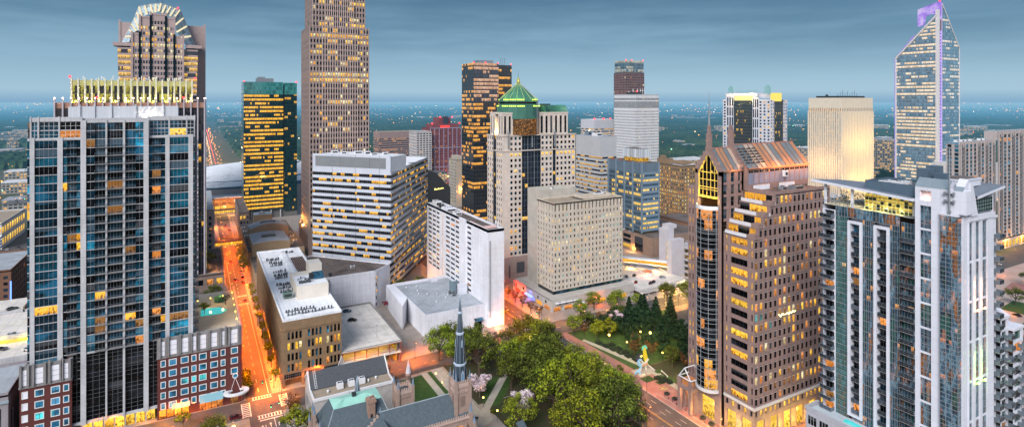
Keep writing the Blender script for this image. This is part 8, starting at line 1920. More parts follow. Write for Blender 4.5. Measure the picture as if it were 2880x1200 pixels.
# ================================================================== church
def church():
 T = Thing('church', 'gothic stone church with slate roofs, verdigris hip roof, square tower and tall spire', 'church', (60, 185, 0))
 ST = surf('church_stone', (.36, .26, .215), .85, .25, .6, joint=(.9, .45, .04)); W = T.mb('wall', ST); tr = T.mb('stone_trim', surf('pale_stone_trim', (.46, .34, .29), .8, .2, .6))
 SL = T.mb('slate_roof', SLATE); FL = surf('blue_lead', (.16, .22, .30), .5, .2, .8)
 def pinn(x, y, z0, z1, r=.42, hs=2.4):
  W.box(x-r, y-r, z0, x+r, y+r, z1); b = MB(); b.cyl(x, y, r*1.15, z1, z1+hs, .04, n=6, smooth=False); b.ball(x, y, z1+hs, .12, nu=5, nv=3); T.child('pinnacle', b, FL)
 # nave: ridge along X, parapet with small battlements at the south eave
 a0, a1, br, zr, ze = 50.6, 77.0, 180.5, 20.0, 14.2; be, bn = 174.6, 186.4
 SL.face([(a0, be, ze), (80, be, ze), (80, br, zr), (a0, br, zr)]); SL.face([(80, bn, ze), (a0, bn, ze), (a0, br, zr), (80, br, zr)])
 W.box(a0, be+.1, 0, 80, bn-.1, ze-.1); W.face([(80.01, be, 0), (80.01, bn, 0), (80.01, bn, ze), (80.01, br, zr+.3), (80.01, be, ze)])
 rg = T.mb('roof_ridge', surf('lead_ridge', (.34, .40, .44), .5, .15, 1)); rg.tube((a0, br, zr+.05), (76, br, zr+.05), .16, n=5)
 for i in range(34): tr.box(a0+1+i*.85, be-.35, ze-.1, a0+1.5+i*.85, be-.02, ze+.65)
 tr.box(a0, be-.38, ze-.7, 80.4, be-.01, ze+.05)
 for i in range(8): W.box(a0+2+i*3.6, be-.9, 0, a0+2.7+i*3.6, be, ze-2)
 for i in range(7): T.pane((a0+4.2+i*3.6, be+.05, 8.5), FR, 1.7, 6, (L_DIM if i % 3 else L_AMB, FRD), 2, 3)
 pinn(80.2, 174.6, 0, 15.6, .6, 3.0); pinn(80.6, 172.6, 0, 12.8, .5, 2.4)
 # cross gable and transept west of the nave
 gx = 51.6; W.prism([(44, 166), (58.0, 166), (58.0, 174.4), (44, 174.4)], 0, 12)
 SL.face([(gx-6.5, 165, 12), (gx-6.5, 182, 12), (gx, 182, 18.4), (gx, 165, 18.4)][::-1]); SL.face([(gx+6.5, 165, 12), (gx+6.5, 180, 12), (gx, 180, 18.4), (gx, 165, 18.4)])
 for s in (-1, 1):
  for i in range(7): k = i/7; tr.box(gx+s*6.6*k-.35, 182.0, 18.6-6.4*k-.6, gx+s*6.6*k+.35, 182.7, 18.9-6.4*k+.25)
 W.face([(gx-6.5, 182.1, 6), (gx+6.5, 182.1, 6), (gx, 182.1, 18.4)][::-1]); pinn(gx, 182.4, 17.5, 19.3, .35, 1.2)
 # hipped section under the verdigris cap
 x0, x1, y0, y1, zt, zb = 38.2, 54.0, 189.2, 197.0, 20.0, 9.5
 X0, X1, Y0, Y1 = x0-6.0, x1+4.2, y0-7.5, y1+5.5
 G_ = MB(); mx0, mx1, my = x0+4.0, x1-4.0, (y0+y1)/2; zz = zt+.9
 G_.face([(x0, y0, zt), (x1, y0, zt), (mx1, my, zz), (mx0, my, zz)]); G_.face([(x1, y0, zt), (x1, y1, zt), (mx1, my, zz)]); G_.face([(x1, y1, zt), (x0, y1, zt), (mx0, my, zz), (mx1, my, zz)]); G_.face([(x0, y1, zt), (x0, y0, zt), (mx0, my, zz)])
 for i in range(31): x = x0+.5*i+.3; G_.tube((x, y0, zt+.02), (min(max(x, mx0), mx1), my, zz+.02), .045, n=4)
 T.child('verdigris_roof', G_, VERD, 'pale verdigris copper cap roof')
 for p in (((X0, Y0), (X1, Y0), (x1, y0), (x0, y0)), ((X1, Y0), (X1, Y1), (x1, y1), (x1, y0)), ((X1, Y1), (X0, Y1), (x0, y1), (x1, y1)), ((X0, Y1), (X0, Y0), (x0, y0), (x0, y1))): SL.face([(*p[0], zb), (*p[1], zb), (*p[2], zt-.05), (*p[3], zt-.05)])
 for q, r in (((X0, Y0), (x0, y0)), ((X1, Y0), (x1, y0)), ((X1, Y1), (x1, y1))): rg.tube((*q, zb), (*r, zt), .14, n=4)
 W.box(X0+.3, Y0+.3, 0, X1-.3, Y1-.3, zb-.05); b = MB(); b.box(45.0, 192.6, zz-.1, 46.2, 193.8, zz+.9); b.box(44.9, 192.5, zz+.9, 46.3, 193.9, zz+1.05); T.child('roof_vent', b, DSTEEL)
 SL.face([(33.8, 188, 13), (33.8, 197, 13), (39, 197, 15), (39, 188, 15)][::-1]); W.box(33.4, 187, 0, 34.2, 198.4, 14.5)
 for x, y, z in ((33.2, 198.2, 17.0), (33.0, 194.0, 17.6), (34.0, 189.6, 15.0), (36.4, 187.4, 12.8), (31.8, 195.8, 15)): pinn(x, y, 0, z, .4, 2.6)
 # chimney
 c = MB(); c.box(48.6, 186.2, 10, 51.0, 188.4, 20.6); c.box(48.3, 185.9, 20.6, 51.3, 188.7, 21.3); c.box(48.5, 186.1, 21.3, 51.1, 188.5, 21.9)
 for i in range(4): c.box(48.75+i*.58, 186.1, 18.6, 49.05+i*.58, 186.2, 20.3)
 for x, y in ((49.3, 187.0), (50.3, 187.6)): c.cyl(x, y, .3, 21.9, 22.4, n=7)
 T.child('chimney', c, [surf('chimney_brick', (.34, .22, .17), .85, .2, .8, joint=(.6, .3, .03))]); T.pane((49.8, 186.17, 15.4), FR, .8, 3.2, (DSTEEL,))
 # square battlemented tower with corner pinnacles and a stair spirelet
 x0, x1, y0, y1, z = 59.4, 64.6, 188.2, 193.2, 21.0; W.box(x0, y0, 0, x1, y1, z-1.2); W.box(x0-.2, y0-.2, z-2.6, x1+.2, y1+.2, z-2.1)
 for s0, s1, t0, t1 in ((x0-.1, x1+.1, y0-.1, y0+.3), (x0-.1, x1+.1, y1-.3, y1+.1), (x0-.1, x0+.3, y0+.3, y1-.3), (x1-.3, x1+.1, y0+.3, y1-.3)): tr.box(s0, t0, z-1.2, s1, t1, z-.2)
 for i in range(6):
  for yy in (y0-.1, y1-.3): tr.box(x0+.3+i*.8, yy, z-.2, x0+.75+i*.8, yy+.4, z+.5)
  for xx in (x0-.1, x1-.3): tr.box(xx, y0+.3+i*.78, z-.2, xx+.4, y0+.75+i*.78, z+.5)
 b = MB(); b.taper([(x0+.4, y0+.4), (x1-.4, y0+.4), (x1-.4, y1-.4), (x0+.4, y1-.4)], z-1.1, [(62, 190.6), (62.1, 190.6), (62.1, 190.7), (62, 190.7)], z+.3); T.child('tower_roof', b, SLATE_D)
 for x, y in ((x0, y0), (x1, y0), (x0, y1)): pinn(x, y, z-6, z+1.2, .45, 2.7)
 W.cyl(x1, y1, .95, 0, z+3.2, n=8, smooth=False);
 for i in range(8):
  t = 2*math.pi*i/8; T.pane((x1+.98*math.cos(t+.39), y1+.98*math.sin(t+.39), z+1.8), (-math.sin(t+.39), math.cos(t+.39)), .3, 1.4, (BLACKG,))
 b = MB(); b.cyl(x1, y1, 1.0, z+3.2, z+8.0, .05, n=8, smooth=False); b.ball(x1, y1, z+8.1, .16, nu=6, nv=3); T.child('spirelet', b, surf('pale_lead', (.40, .48, .58), .5, .15, 1))
 # slender fleche behind the green roof
 b = MB(); b.cyl(48.8, 201.6, 1.7, 14, 23.2, .05, n=8, smooth=False); T.child('fleche', b, SLATE); b = MB()
 for i in range(8): t = 2*math.pi*i/8; b.tube((48.8+1.72*math.cos(t), 201.6+1.72*math.sin(t), 14), (48.8, 201.6, 23.3), .09, n=4)
 T.child('fleche_rib', b, surf('pale_lead', (.4, .48, .58))); pinn(46.2, 202.2, 10, 15.6, .3, 2.6); pinn(51.4, 201.0, 10, 15.6, .3, 2.6); W.box(45.5, 199.8, 0, 52, 203.4, 14)
 # steeple tower and octagonal spire
 x0, x1, y0, y1, z = 75.2, 80.2, 175.4, 180.4, 25.4; W.box(x0, y0, 0, x1, y1, z-1.2)
 for p in ((x0-.5, y0-.5), (x1-.5, y0-.5), (x0-.5, y1-.5), (x1-.5, y1-.5)): W.box(p[0], p[1], 0, p[0]+1.0, p[1]+1.0, z)
 for s0, s1, t0, t1 in ((x0+.5, x1-.5, y0-.15, y0+.3), (x0+.5, x1-.5, y1-.3, y1+.15), (x0-.15, x0+.3, y0+.5, y1-.5), (x1-.3, x1+.15, y0+.5, y1-.5)): tr.box(s0, t0, z-1.6, s1, t1, z-.3)
 for i in range(6):
  for yy in (y0-.15, y1-.25): tr.box(x0+.6+i*.68, yy, z-.3, x0+.95+i*.68, yy+.4, z+.55)
  for xx in (x0-.15, x1-.25): tr.box(xx, y0+.6+i*.68, z-.3, xx+.4, y0+.95+i*.68, z+.55)
 for i in range(6): tr.box(x0+.7+i*.62, y0-.3, z-3.4, x0+1.0+i*.62, y0-.003, z-2.6); tr.box(x0-.3, y0+.7+i*.62, z-3.4, x0-.003, y0+1.0+i*.62, z-2.6)
 T.pane(((x0+x1)/2, y0-.03, z-6.4), FR, 1.8, 3.4, (surf('recess_stone', (.20, .14, .12), .9, .2, 1),)); T.pane((x0-.03, (y0+y1)/2, z-6.4), LF, 1.8, 3.4, (MATS['recess_stone'],))
 for p in ((x0, y0), (x1, y0), (x0, y1), (x1, y1)): pinn(p[0], p[1], z-.2, z+.9, .38, 2.7)
 cx, cyy = (x0+x1)/2, (y0+y1)/2; rs = [(z-1, 2.35), (31.0, 1.9), (41.2, 1.15), (48.2, .62), (53.2, .14)]
 sp = MB(); lt = MB()
 for (za, ra), (zb_, rb_) in zip(rs, rs[1:]):
  sp.cyl(cx, cyy, ra, za, zb_, rb_, n=8, smooth=False, cap=False, ph=math.pi/8)
  for i in range(8): t = math.pi/8+2*math.pi*i/8; lt.tube((cx+ra*math.cos(t), cyy+ra*math.sin(t), za), (cx+rb_*math.cos(t), cyy+rb_*math.sin(t), zb_), .045, n=4)
 spo = T.child('spire', sp, surf('spire_slate', (.028, .045, .065), .6, .25, 1.2), 'tall dark octagonal spire with pale ribs and collars')
 for (zz, r) in ((31.0, 2.25), (41.2, 1.45), (48.2, .9)): lt.cyl(cx, cyy, r*.95, zz-.45, zz+.1, r, n=8, smooth=False, ph=math.pi/8); lt.cyl(cx, cyy, r, zz+.1, zz+.3, r*.8, n=8, smooth=False, ph=math.pi/8)
 lt.ball(cx, cyy, 53.4, .3, nu=7, nv=4); lt.tube((cx, cyy, 53.4), (cx, cyy, 54.8), .06, n=4); T.child('spire_trim', lt, surf('pale_lead', (.4, .48, .58)), parent=None)
 b = MB()
 for i in range(4):
  t = math.pi/2*i; d = (-math.sin(t), math.cos(t))
  for (zz, w, h, r) in ((25.8, 1.1, 3.6, 2.2), (36.8, .7, 2.6, 1.5)):
   c = (cx+math.cos(t)*r, cyy+math.sin(t)*r); P = lambda s, z_, o=0: (c[0]+d[0]*s+math.cos(t)*o, c[1]+d[1]*s+math.sin(t)*o, z_)
   for m, q in ((0, [P(-w/2, zz, .16), P(w/2, zz, .16), P(w/2, zz+h*.65, .16), P(0, zz+h, .05), P(-w/2, zz+h*.65, .16)]), (1, [P(-w/2+.18, zz+.2, .2), P(w/2-.18, zz+.2, .2), P(w/2-.18, zz+h*.6, .2), P(0, zz+h*.84, .14), P(-w/2+.18, zz+h*.6, .2)])): b.face(q, None, m)
 T.child('spire_lucarne', b, [surf('pale_lead', (.4, .48, .58)), surf('blue_lucarne', (.12, .22, .34), .5, .1, 1)])
 W.box(80.2, 174.0, 0, 83.6, 178.0, 6); SL.face([(77.6, 174.6, 14.3), (80, 174.6, 14.3), (80, 178, 18), (78.4, 178, 18)])
 b = MB(); b.face([(96.8, 168.5, 6.5), (99.6, 169.5, 6.5), (99.4, 172.6, 8.6), (96, 172, 8.4)]); T.child('porch_roof', b, SLATE)
 T.finish()
 # church hall: separate gabled building behind
 T = Thing('church_hall', 'church hall with big dark shingle roof, white gable edges and white rooftop boxes', 'hall', (51, 222, 0))
 W = T.mb('wall', surf('pale_hall_stone', (.46, .43, .42), .85, .2, .5, streak=.15)); x0, x1 = 36.2, 65.6
 R_ = T.mb('shingle_roof', SLATE_D); R_.face([(x0, 220.9, 12.4), (x1, 220.9, 12.4), (x1, 226.6, 17.0), (x0, 226.6, 17.0)]); R_.face([(x1, 232.3, 12.4), (x0, 232.3, 12.4), (x0, 226.6, 17.0), (x1, 226.6, 17.0)])
 W.box(x0, 213.6, 0, x1, 232.2, 12.0);
 for x in (x0, x1): W.face([(x, 220.9, 12), (x, 232.3, 12), (x, 226.6, 17.0)] if x == x1 else [(x, 232.3, 12), (x, 220.9, 12), (x, 226.6, 17)])
 G_ = T.mb('white_gable_edge', WSTEEL)
 for x in (x0-.1, x1+.1): G_.tube((x, 220.7, 12.5), (x, 226.6, 17.3), .28, n=4); G_.tube((x, 232.5, 12.5), (x, 226.6, 17.3), .28, n=4)
 F = T.mb('flat_roof', ROOF_T); F.face([(x0+.3, 213.9, 12.05), (x1-.2, 213.9, 12.05), (x1-.2, 220.9, 12.05), (x0+.3, 220.9, 12.05)])
 G_.box(x0-.2, 213.3, 11.6, x1+.2, 213.9, 12.6); G_.box(x0-.2, 213.9, 11.6, x0+.3, 220.8, 12.6); G_.box(x1-.2, 213.9, 11.6, x1+.2, 220.8, 12.6)
 for x in (45.2, 49.4, 53.4): b = MB(); b.box(x, 217, 12.3, x+2.2, 219.3, 14.3); b.cyl(x+.7, 218.2, .45, 14.3, 14.45, n=8, mi=1); b.cyl(x+1.6, 218.2, .45, 14.3, 14.45, n=8, mi=1); T.child('rooftop_unit', b, [WSTEEL, DSTEEL])
 for x, y in ((41.8, 217), (57.0, 218), (60.2, 219)): b = MB(); b.cyl(x, y, .35, 12.05, 12.7, n=7); b.ball(x, y, 12.8, .45, nu=7, nv=3); T.child('roof_vent', b, WSTEEL)
 b = MB()
 for i in range(2): b.tube((38.0+i*.7, 221.1, 12.7), (38.0+i*.7, 226.5, 17.1), .07, n=4)
 for i in range(11): b.tube((38, 221.1+i*.5, 12.75+i*.405), (38.7, 221.1+i*.5, 12.75+i*.405), .05, n=4)
 T.child('roof_ladder', b, WSTEEL)
 W.face([(49, 232.4, 12), (51, 232.4, 12), (50, 232.4, 17.6)][::-1]); b = MB(); b.tube((48.6, 232.6, 13.6), (50, 232.6, 17.8), .15, n=4); b.tube((51.4, 232.6, 13.6), (50, 232.6, 17.8), .15, n=4); T.child('dormer_edge', b, WSTEEL)
 for i in range(6): T.pane((x0-.03, 215.5+i*2.8, 6), LF, 1.1, 4, (GREYG, FRD), 1, 2)
 T.finish()
church()
# ================================================================== painted metal sculpture in the park
def sculpture():
 T = Thing('abstract_sculpture', 'tall painted metal sculpture of yellow, blue and white curved plates standing on three legs', 'sculpture', (171.8, 192.4, .16))
 Y = surf('yellow_plate', (.72, .55, .03), .4, .1, 1); Bl = surf('light_blue_plate', (.26, .52, .74), .4, .1, 1); Wp = surf('white_plate', (.7, .68, .62), .4, .1, 1); Dk = surf('navy_plate', (.03, .03, .09), .4, .1, 1); Tq = surf('turquoise_plate', (.14, .62, .50), .4, .1, 1); Or = surf('salmon_plate', (.62, .32, .20), .4, .1, 1)
 def plate(name, pts, mat, y, th=.25):
  b = MB(); n = len(pts); x0, z0 = 171.8, .16
  F = [(x0+p[0], y, z0+p[1]) for p in pts]; K = [(x0+p[0], y+th, z0+p[1]) for p in pts]; b.face(F); b.face(K[::-1])
  for i in range(n): j = (i+1) % n; b.face([F[j], F[i], K[i], K[j]])
  T.child(name, b, mat)
 arc = lambda cx, cz, r0, r1, a0, a1, n=12: [(cx+r0*math.cos(R(a0+(a1-a0)*i/n)), cz+r0*math.sin(R(a0+(a1-a0)*i/n))) for i in range(n+1)]+[(cx+r1*math.cos(R(a1+(a0-a1)*i/n)), cz+r1*math.sin(R(a1+(a0-a1)*i/n))) for i in range(n+1)]
 plate('yellow_horn', [(.6, 6.2), (1.0, 4.6), (2.0, 4.0), (3.0, 4.6), (2.6, 6.5), (1.9, 9.0), (1.6, 10.6), (.9, 11.2), (.2, 10.6), (.2, 9.2), (.4, 7.6)], Y, 192.3)
 plate('turquoise_cap', arc(.8, 10.2, 1.5, .75, -20, 200), Tq, 192.0); plate('navy_crescent', arc(-1.4, 6.6, 1.6, .7, 40, 230), Dk, 192.6); plate('blue_disc', arc(-1.6, 4.6, 1.7, .6, 60, 320), Bl, 192.1)
 plate('white_zigzag', [(-1.8, 6.2), (-.6, 5.4), (.6, 4.2), (2.6, 5.6), (3.2, 5.2), (1.2, 3.0), (.2, 3.4), (-1.2, 5.0)], Wp, 191.8); plate('salmon_beam', [(-1.4, 2.8), (2.8, 3.0), (2.2, 4.0), (-1.0, 3.5)], Or, 191.7)
 plate('blue_leg', [(-1.8, 3.4), (-1.0, 3.4), (-2.4, 1.6), (-1.8, 0), (-2.6, 0), (-3.2, 1.1), (-4.4, .8), (-5.0, 0), (-5.4, .4), (-4.4, 1.8), (-3.0, 2.0)], Bl, 191.5); plate('white_leg', [(1.6, 3.2), (2.3, 3.2), (3.0, 0), (2.4, 0), (1.8, 1.2)], Wp, 192.8); plate('white_leg', [(-.2, 3.0), (.3, 3.0), (.2, 0), (-.3, 0)], Wp, 193.4)
 T.finish(); point(T.o, (169.6, 190.0, .9), 40, PAW, .3, T.loc)
sculpture()
# ================================================================== vehicles
def car_meshes(color):
 P_ = MB(); n = 0
 prof = [(-2.2, .35), (-2.25, .75), (-2.05, .98), (-1.5, 1.02), (1.05, .98), (2.0, .82), (2.22, .6), (2.2, .35)]
 def ext(b, prof, w, mi=0, taper=None):
  L_ = [(x, -w, z) for x, z in prof]; R_ = [(x, w, z) for x, z in prof]
  if taper:
   L_ = [(x, -w+(taper if z > 1.2 else 0), z) for x, z in prof]; R_ = [(x, w-(taper if z > 1.2 else 0), z) for x, z in prof]
  b.face(L_, None, mi); b.face(R_[::-1], None, mi); k = len(prof)
  for i in range(k): j = (i+1) % k; b.face([L_[j], L_[i], R_[i], R_[j]], None, mi)
 ext(P_, prof, .9); ext(P_, [(-1.25, 1.44), (-1.2, 1.5), (.1, 1.5), (.2, 1.44)], .66)
 G_ = MB(); ext(G_, [(-1.85, 1.0), (-1.25, 1.45), (.2, 1.45), (1.05, .98)], .84, 0, .16)
 return P_, G_
CARS = {}
_g = car_meshes(None)[1].build('cabin', BLACKG);
_w = MB()
for i in range(10):
 pass
wh = MB(); wh.tube((0, -.11, 0), (0, .11, 0), .33, n=10, cap=True); WHEEL = wh.build('wheel', surf('tyre_rubber', (.02, .02, .02), .9, .1, 1))
hl = MB(); hl.box(-.03, -.16, -.07, .03, .16, .07); HEAD = hl.build('headlight', glow('headlight_white', (1, .88, .66), 5)); HEADO = hl.build('headlight', WSTEEL); TAIL = hl.build('taillight', glow('taillight_red', (1, .02, .015), 4)); TAILO = hl.build('taillight', surf('red_lens', (.3, .01, .01), .3, .1, 1))
PAINT = dict(white=(.70, .70, .70), black=(.015, .015, .018), silver=(.34, .35, .36), blue=(.03, .09, .16), red=(.22, .015, .015), grey=(.09, .095, .10), maroon=(.09, .01, .02))
def car(x, y, z, rz, color, label, group=None, lights=False, scale=1.0, suv=False):
 if color not in CARS:
  m, t = new_mat('car_paint_'+color); out(t, bsdf(t, PAINT[color], .18, .2, .7)); CARS[color] = car_meshes(None)[0].build('body', m)
 o = bpy.data.objects.new('car', None); col.objects.link(o); o.location = (x, y, z); o.rotation_euler = (0, 0, R(rz)); o.scale = (scale, scale, scale*(1.14 if suv else 1)); o['label'] = label; o['category'] = 'car'
 if group: o['group'] = group
 link('body', CARS[color], o); link('cabin', _g, o)
 for wx in (-1.38, 1.36):
  for wy in (-.83, .83): link('wheel', WHEEL, o, (wx, wy, .33))
 for s in (-.62, .62): link('headlight', HEAD if lights else HEADO, o, (2.2, s, .66)); link('taillight', TAIL if lights else TAILO, o, (-2.22, s, .78))
 return o
car(67.6, 300.7, 10.0, -20, 'blue', 'blue car parked on the bare parking deck, farther from the front edge'); car(67.0, 287.2, 10.0, -25, 'black', 'black car parked alone on bare parking deck, nearer the front edge')
for (x, y, rz, c, l) in ((264.8, 311.8, 100, 'white', 'white car at the far left corner of rooftop lot'), (268.5, 307.5, 60, 'white', 'white car next to far corner railing of the rooftop lot'), (246.7, 292.1, 60, 'grey', 'dark grey car near the beige office wall on rooftop lot'), (253.1, 291.6, 35, 'black', 'black car left of attendant booth on the rooftop lot'), (239.4, 280.0, 20, 'white', 'white car at the near left side of rooftop lot'), (244.6, 280.3, 40, 'red', 'red car beside white car at near left of rooftop lot'), (251.2, 274.0, -150, 'maroon', 'maroon car touching a black car near front of rooftop lot'), (254.4, 274.9, -150, 'black', 'black car just right of the maroon car on rooftop lot'), (266.5, 279.6, -20, 'silver', 'silver car alone at the right side of rooftop lot'), (237.6, 277.5, 60, 'grey', 'grey car half hidden behind beige podium corner')):
 car(x, y, 3.5, rz, c, l)
for (x, y, c, l, rz) in ((300.2, 296.0-6, 'white', 'white car on the garage roof near the stair tower', 20), (298.5, 284.5, 'silver', 'silver car on garage roof behind the granite tower edge', 60), (292, 277.5, 'blue', 'blue car on garage roof nearest its front edge', 10)): car(x, y, 20.0, rz, c, l)
for (x, y, c, l, rz) in ((25.9, 431.5, 'white', 'white car second in the short queue parked at the avenue kerb', 90), (25.8, 424.0, 'black', 'black car between two white cars at the avenue kerb', 90), (25.7, 439, 'silver', 'silver car farthest in the kerb queue on the avenue', 90), (25.4, 412, 'red', 'red car nearest in the kerb queue with glowing tail lights', 90), (21.0, 420.5, 'black', 'dark car with red tail lights waiting left on the avenue', 90), (23.2, 419, 'silver', 'silver car with red tail lights waiting in middle avenue lane', 90), (24.0, 374, 'black', 'dark car with red tail lights driving alone on the avenue past the crossing', 90), (19.5, 560, 'white', 'white car on avenue beyond the brown footbridge', 90), (24.5, 585, 'grey', 'grey car on far avenue near the arena', 90), (22, 606, 'black', 'dark car on far avenue just before the glass footbridge', 90), (20.5, 470, 'red', 'red car just before the brown footbridge', 90)): car(x, y, .01, rz, c, l, None, True)
car(12.1, 238.6, .02, 0, 'maroon', 'dark maroon car turning at the corner below brick podium'); car(183, 252.5, .02, 8, 'white', 'white car on the cross street in front of the podium trees', None, False); car(140, 233, .16, 40, 'blue', 'blue car half hidden under the trees near the street corner')
car(-66.9, 303.5, 23.2, 10, 'white', 'white sport utility car on the upper left parking deck', suv=True); car(-68.2, 292.0, 22.0, 0, 'grey', 'dark grey car cut by left picture edge on parking deck'); car(-58.2, 287, 22.0, -10, 'white', 'white car on the lower part of the left parking deck'); car(-77, 348, 21.6, 30, 'grey', 'grey car on the far part of the left parking deck')
for i in range(9): car(-140+i*5.2, 588+(i*7 % 3)*6, .17, 90+(i % 3)*20, ['red', 'white', 'grey', 'black', 'silver'][i % 5], 'car parked in the yard below the white garage at left', 'cars in the yard at the left edge')
for i in range(14): car(424+i*7.5, 192+(i % 2)*7, .02, 5 if i % 2 else 183, ['white', 'black', 'silver', 'grey', 'red'][i % 5], 'car in front of the long beige apartment building at right', 'cars before the long apartment building', i % 2 == 0)
car(352, 124, .02, 80, 'white', 'white car beyond the balconies at the right picture edge')
for k, (x, y) in enumerate(((309, 95), (356, 122), (399, 142))): car(x, y, .02, 70, ['white', 'silver', 'black'][k], ['white car low at the right edge beside the lawn', 'silver car at right edge on the plaza', 'black car at right edge behind the curved bench'][k]) if k != 1 else None
# ================================================================== lamps, signals, small street things
def lamp_protos():
 b = MB(); b.cyl(0, 0, .16, 0, .5, .12, 7); b.tube((0, 0, .5), (0, 0, 7.6), .09, .06, 6); b.tube((0, 0, 7.4), (1.6, 0, 8.0), .06, .05, 5); h = MB(); h.box(1.3, -.16, 7.86, 2.1, .16, 8.06); g = MB(); g.box(1.35, -.13, 7.78, 2.05, .13, 7.858);
 return b.build('pole', DSTEEL), h.build('lamp_head', STEEL), g.build('lamp_glass', LAMP_O)
LP = lamp_protos()
def street_lamp(x, y, rz, label, group, power=9000, color=OR, glass=None):
 o = bpy.data.objects.new('street_lamp', None); col.objects.link(o); o.location = (x, y, .14); o.rotation_euler = (0, 0, R(rz)); o['label'] = label; o['category'] = 'street lamp'; o['group'] = group
 link('pole', LP[0], o); h = link('lamp_head', LP[1], o); link('lamp_glass', LP[2], h); point(o, (1.7, 0, 7.6), power*1.15, color, .2, cone=152)
def globe_proto():
 b = MB(); b.cyl(0, 0, .14, 0, .4, .1, 7); b.tube((0, 0, .4), (0, 0, 3.4), .06, .05, 6); b.cyl(0, 0, .2, 3.35, 3.45, n=8); g = MB(); g.ball(0, 0, 3.75, .34, nu=10, nv=5); return b.build('pole', DSTEEL), g.build('globe', glow('globe_lamp', (1, .70, .16), 7))
GP = globe_proto(); GPO = None
def globe_lamp(x, y, label, group=None, power=900, s=1.0, z=.14, color=(1, .68, .2)):
 o = bpy.data.objects.new('park_lamp', None); col.objects.link(o); o.location = (x, y, z); o.scale = (s, s, s); o['label'] = label; o['category'] = 'lamp'
 if group: o['group'] = group
 link('pole', GP[0], o); link('globe', GP[1], o); point(o, (0, 0, 4.35), power, color, .3)
for i in range(15):
 street_lamp(16.0, 262+i*25, 0, 'orange street lamp on left pavement of the avenue', 'street lamps along the left side of the avenue', 27000)
 street_lamp(27.4, 256+i*25, 180, 'orange street lamp on right pavement of the avenue', 'street lamps along the right side of the avenue', 27000)
for x, y, rz in ((29.4, 247.2, 200), (10.5, 219.2, 90), (44, 252, 270), (66, 251.5, 270), (88, 253.5, 270), (110, 256.5, 270), (132, 259, 270), (-8, 247, 270), (-30, 248, 270)): street_lamp(x, y, rz, 'orange street lamp along the cross street', 'street lamps along the cross street', 24000)
for i in range(8): street_lamp(162.4, 262+i*22, 180, 'orange street lamp beside the lit shop fronts', 'street lamps along the lit shops', 40000)
for i in range(7): street_lamp(143.0, 268+i*22, 0, 'orange street lamp beside white hotel wall', 'street lamps beside the white hotel', 30000)
for i in range(4): street_lamp(143.0, 158+i*24, 0, 'orange street lamp among main street trees', 'street lamps by the park trees', 14000, (1, .26, .09))
street_lamp(161.4, 178.3, 180, 'dark street lamp post in front of the painted sculpture', 'lamp post by sculpture', 12000, (1, .30, .14)); street_lamp(163.0, 140, 180, 'dark street lamp post on brick plaza by the granite tower', 'lamp post on plaza', 16000, (1, .27, .13)); street_lamp(163.0, 112, 180, 'dark street lamp post at the plaza corner', 'lamp post at plaza corner', 16000, (1, .27, .13))
for i in range(4): street_lamp(180+i*22, 245, 90, 'amber street lamp between park trees and beige podium', 'street lamps behind the park', 15000, (1, .55, .16))
for x, y in ((240, 250), (258, 256), (275, 258), (292, 268)): street_lamp(x, y, 90, 'amber street lamp by the rooftop lot trees', 'street lamps by the lot', 18000, (1, .6, .15))
for x, y in ((372, 140), (400, 150), (330, 118), (440, 180), (480, 183), (300, 104)): street_lamp(x, y, 200, 'amber street lamp on the plaza at right edge', 'street lamps on the right-hand plaza', 8000)
for i, (x, y) in enumerate(((352, 116), (392, 130), (420, 150), (455, 178), (468, 160), (325, 102), (410, 168))): tree('spring' if i % 2 else 'oak', x, y, .6, 'tree in the plaza gardens at right edge', 'trees in the right-hand plaza')
PG = 'globe lamps in the right-hand park'
for x, y, s in ((175.2, 220.2, 1.5), (193.8, 218.7, 1.1), (193.3, 211.1, 1.7), (179.8, 212.5, 1.1), (174.6, 196.6, 1.3), (183.0, 203.0, 1.1), (186, 195, 1.2), (184.5, 176, 1.3), (181.4, 171.5, 1.5), (176, 231, 1.0)): globe_lamp(x, y, 'glowing globe lamp on a post among the park evergreens', PG, 1300*s, s)
globe_lamp(132.6, 224.5, 'bright globe lamp shining inside the green tree crown', None, 1500, 1.6, 5.0); globe_lamp(97.5, 200.5, 'globe lamp where the diagonal path meets the church walk', None, 420); globe_lamp(88.4, 228, 'globe lamp beside church path on the lawn', None, 420); globe_lamp(88.7, 221.5, 'unlit looking lamp post beside the lawn strip', None, 20, .7); globe_lamp(98, 189.5, 'globe lamp beside the round shrub bed', None, 300); globe_lamp(10.6, 221, 'large amber lamp glowing at the street corner bottom left', None, 2200, 1.6, .14, (1, .45, .06))
for i in range(5): globe_lamp(13.4, 256+i*9, 'small amber lamp on the pool deck edge', 'pool deck lamps', 340, .8, 28.6, (1, .66, .22));
for i in range(3): globe_lamp(-.5+i*5, 287+i, 'small amber lamp behind the pool', 'lamps behind the pool', 340, .8, 28.6, (1, .66, .22))
for i in range(6): globe_lamp(106+i*5, 342+(i*7 % 4)*4, 'small garden lamp in the hotel courtyard', 'courtyard garden lamps', 300, .8)
for i, (x, y) in enumerate(((168, 240), (172, 236), (178, 243), (174, 228), (188, 243), (200, 243), (181, 227), (186, 213), (186, 189), (190, 168), (203, 172), (212, 184))): tree(['spring', 'bud', 'oak'][i % 3], x, y, .55 if i % 3 == 2 else .8, 'mixed small park tree between the evergreens and garden path', 'mixed small trees of the right-hand park')
for i in range(9): tree('bud' if i % 2 else 'oak', 105+i*3.2, 339+(i*5 % 4)*5, .4, 'small courtyard tree between the banded office and the white hotel', 'courtyard trees')
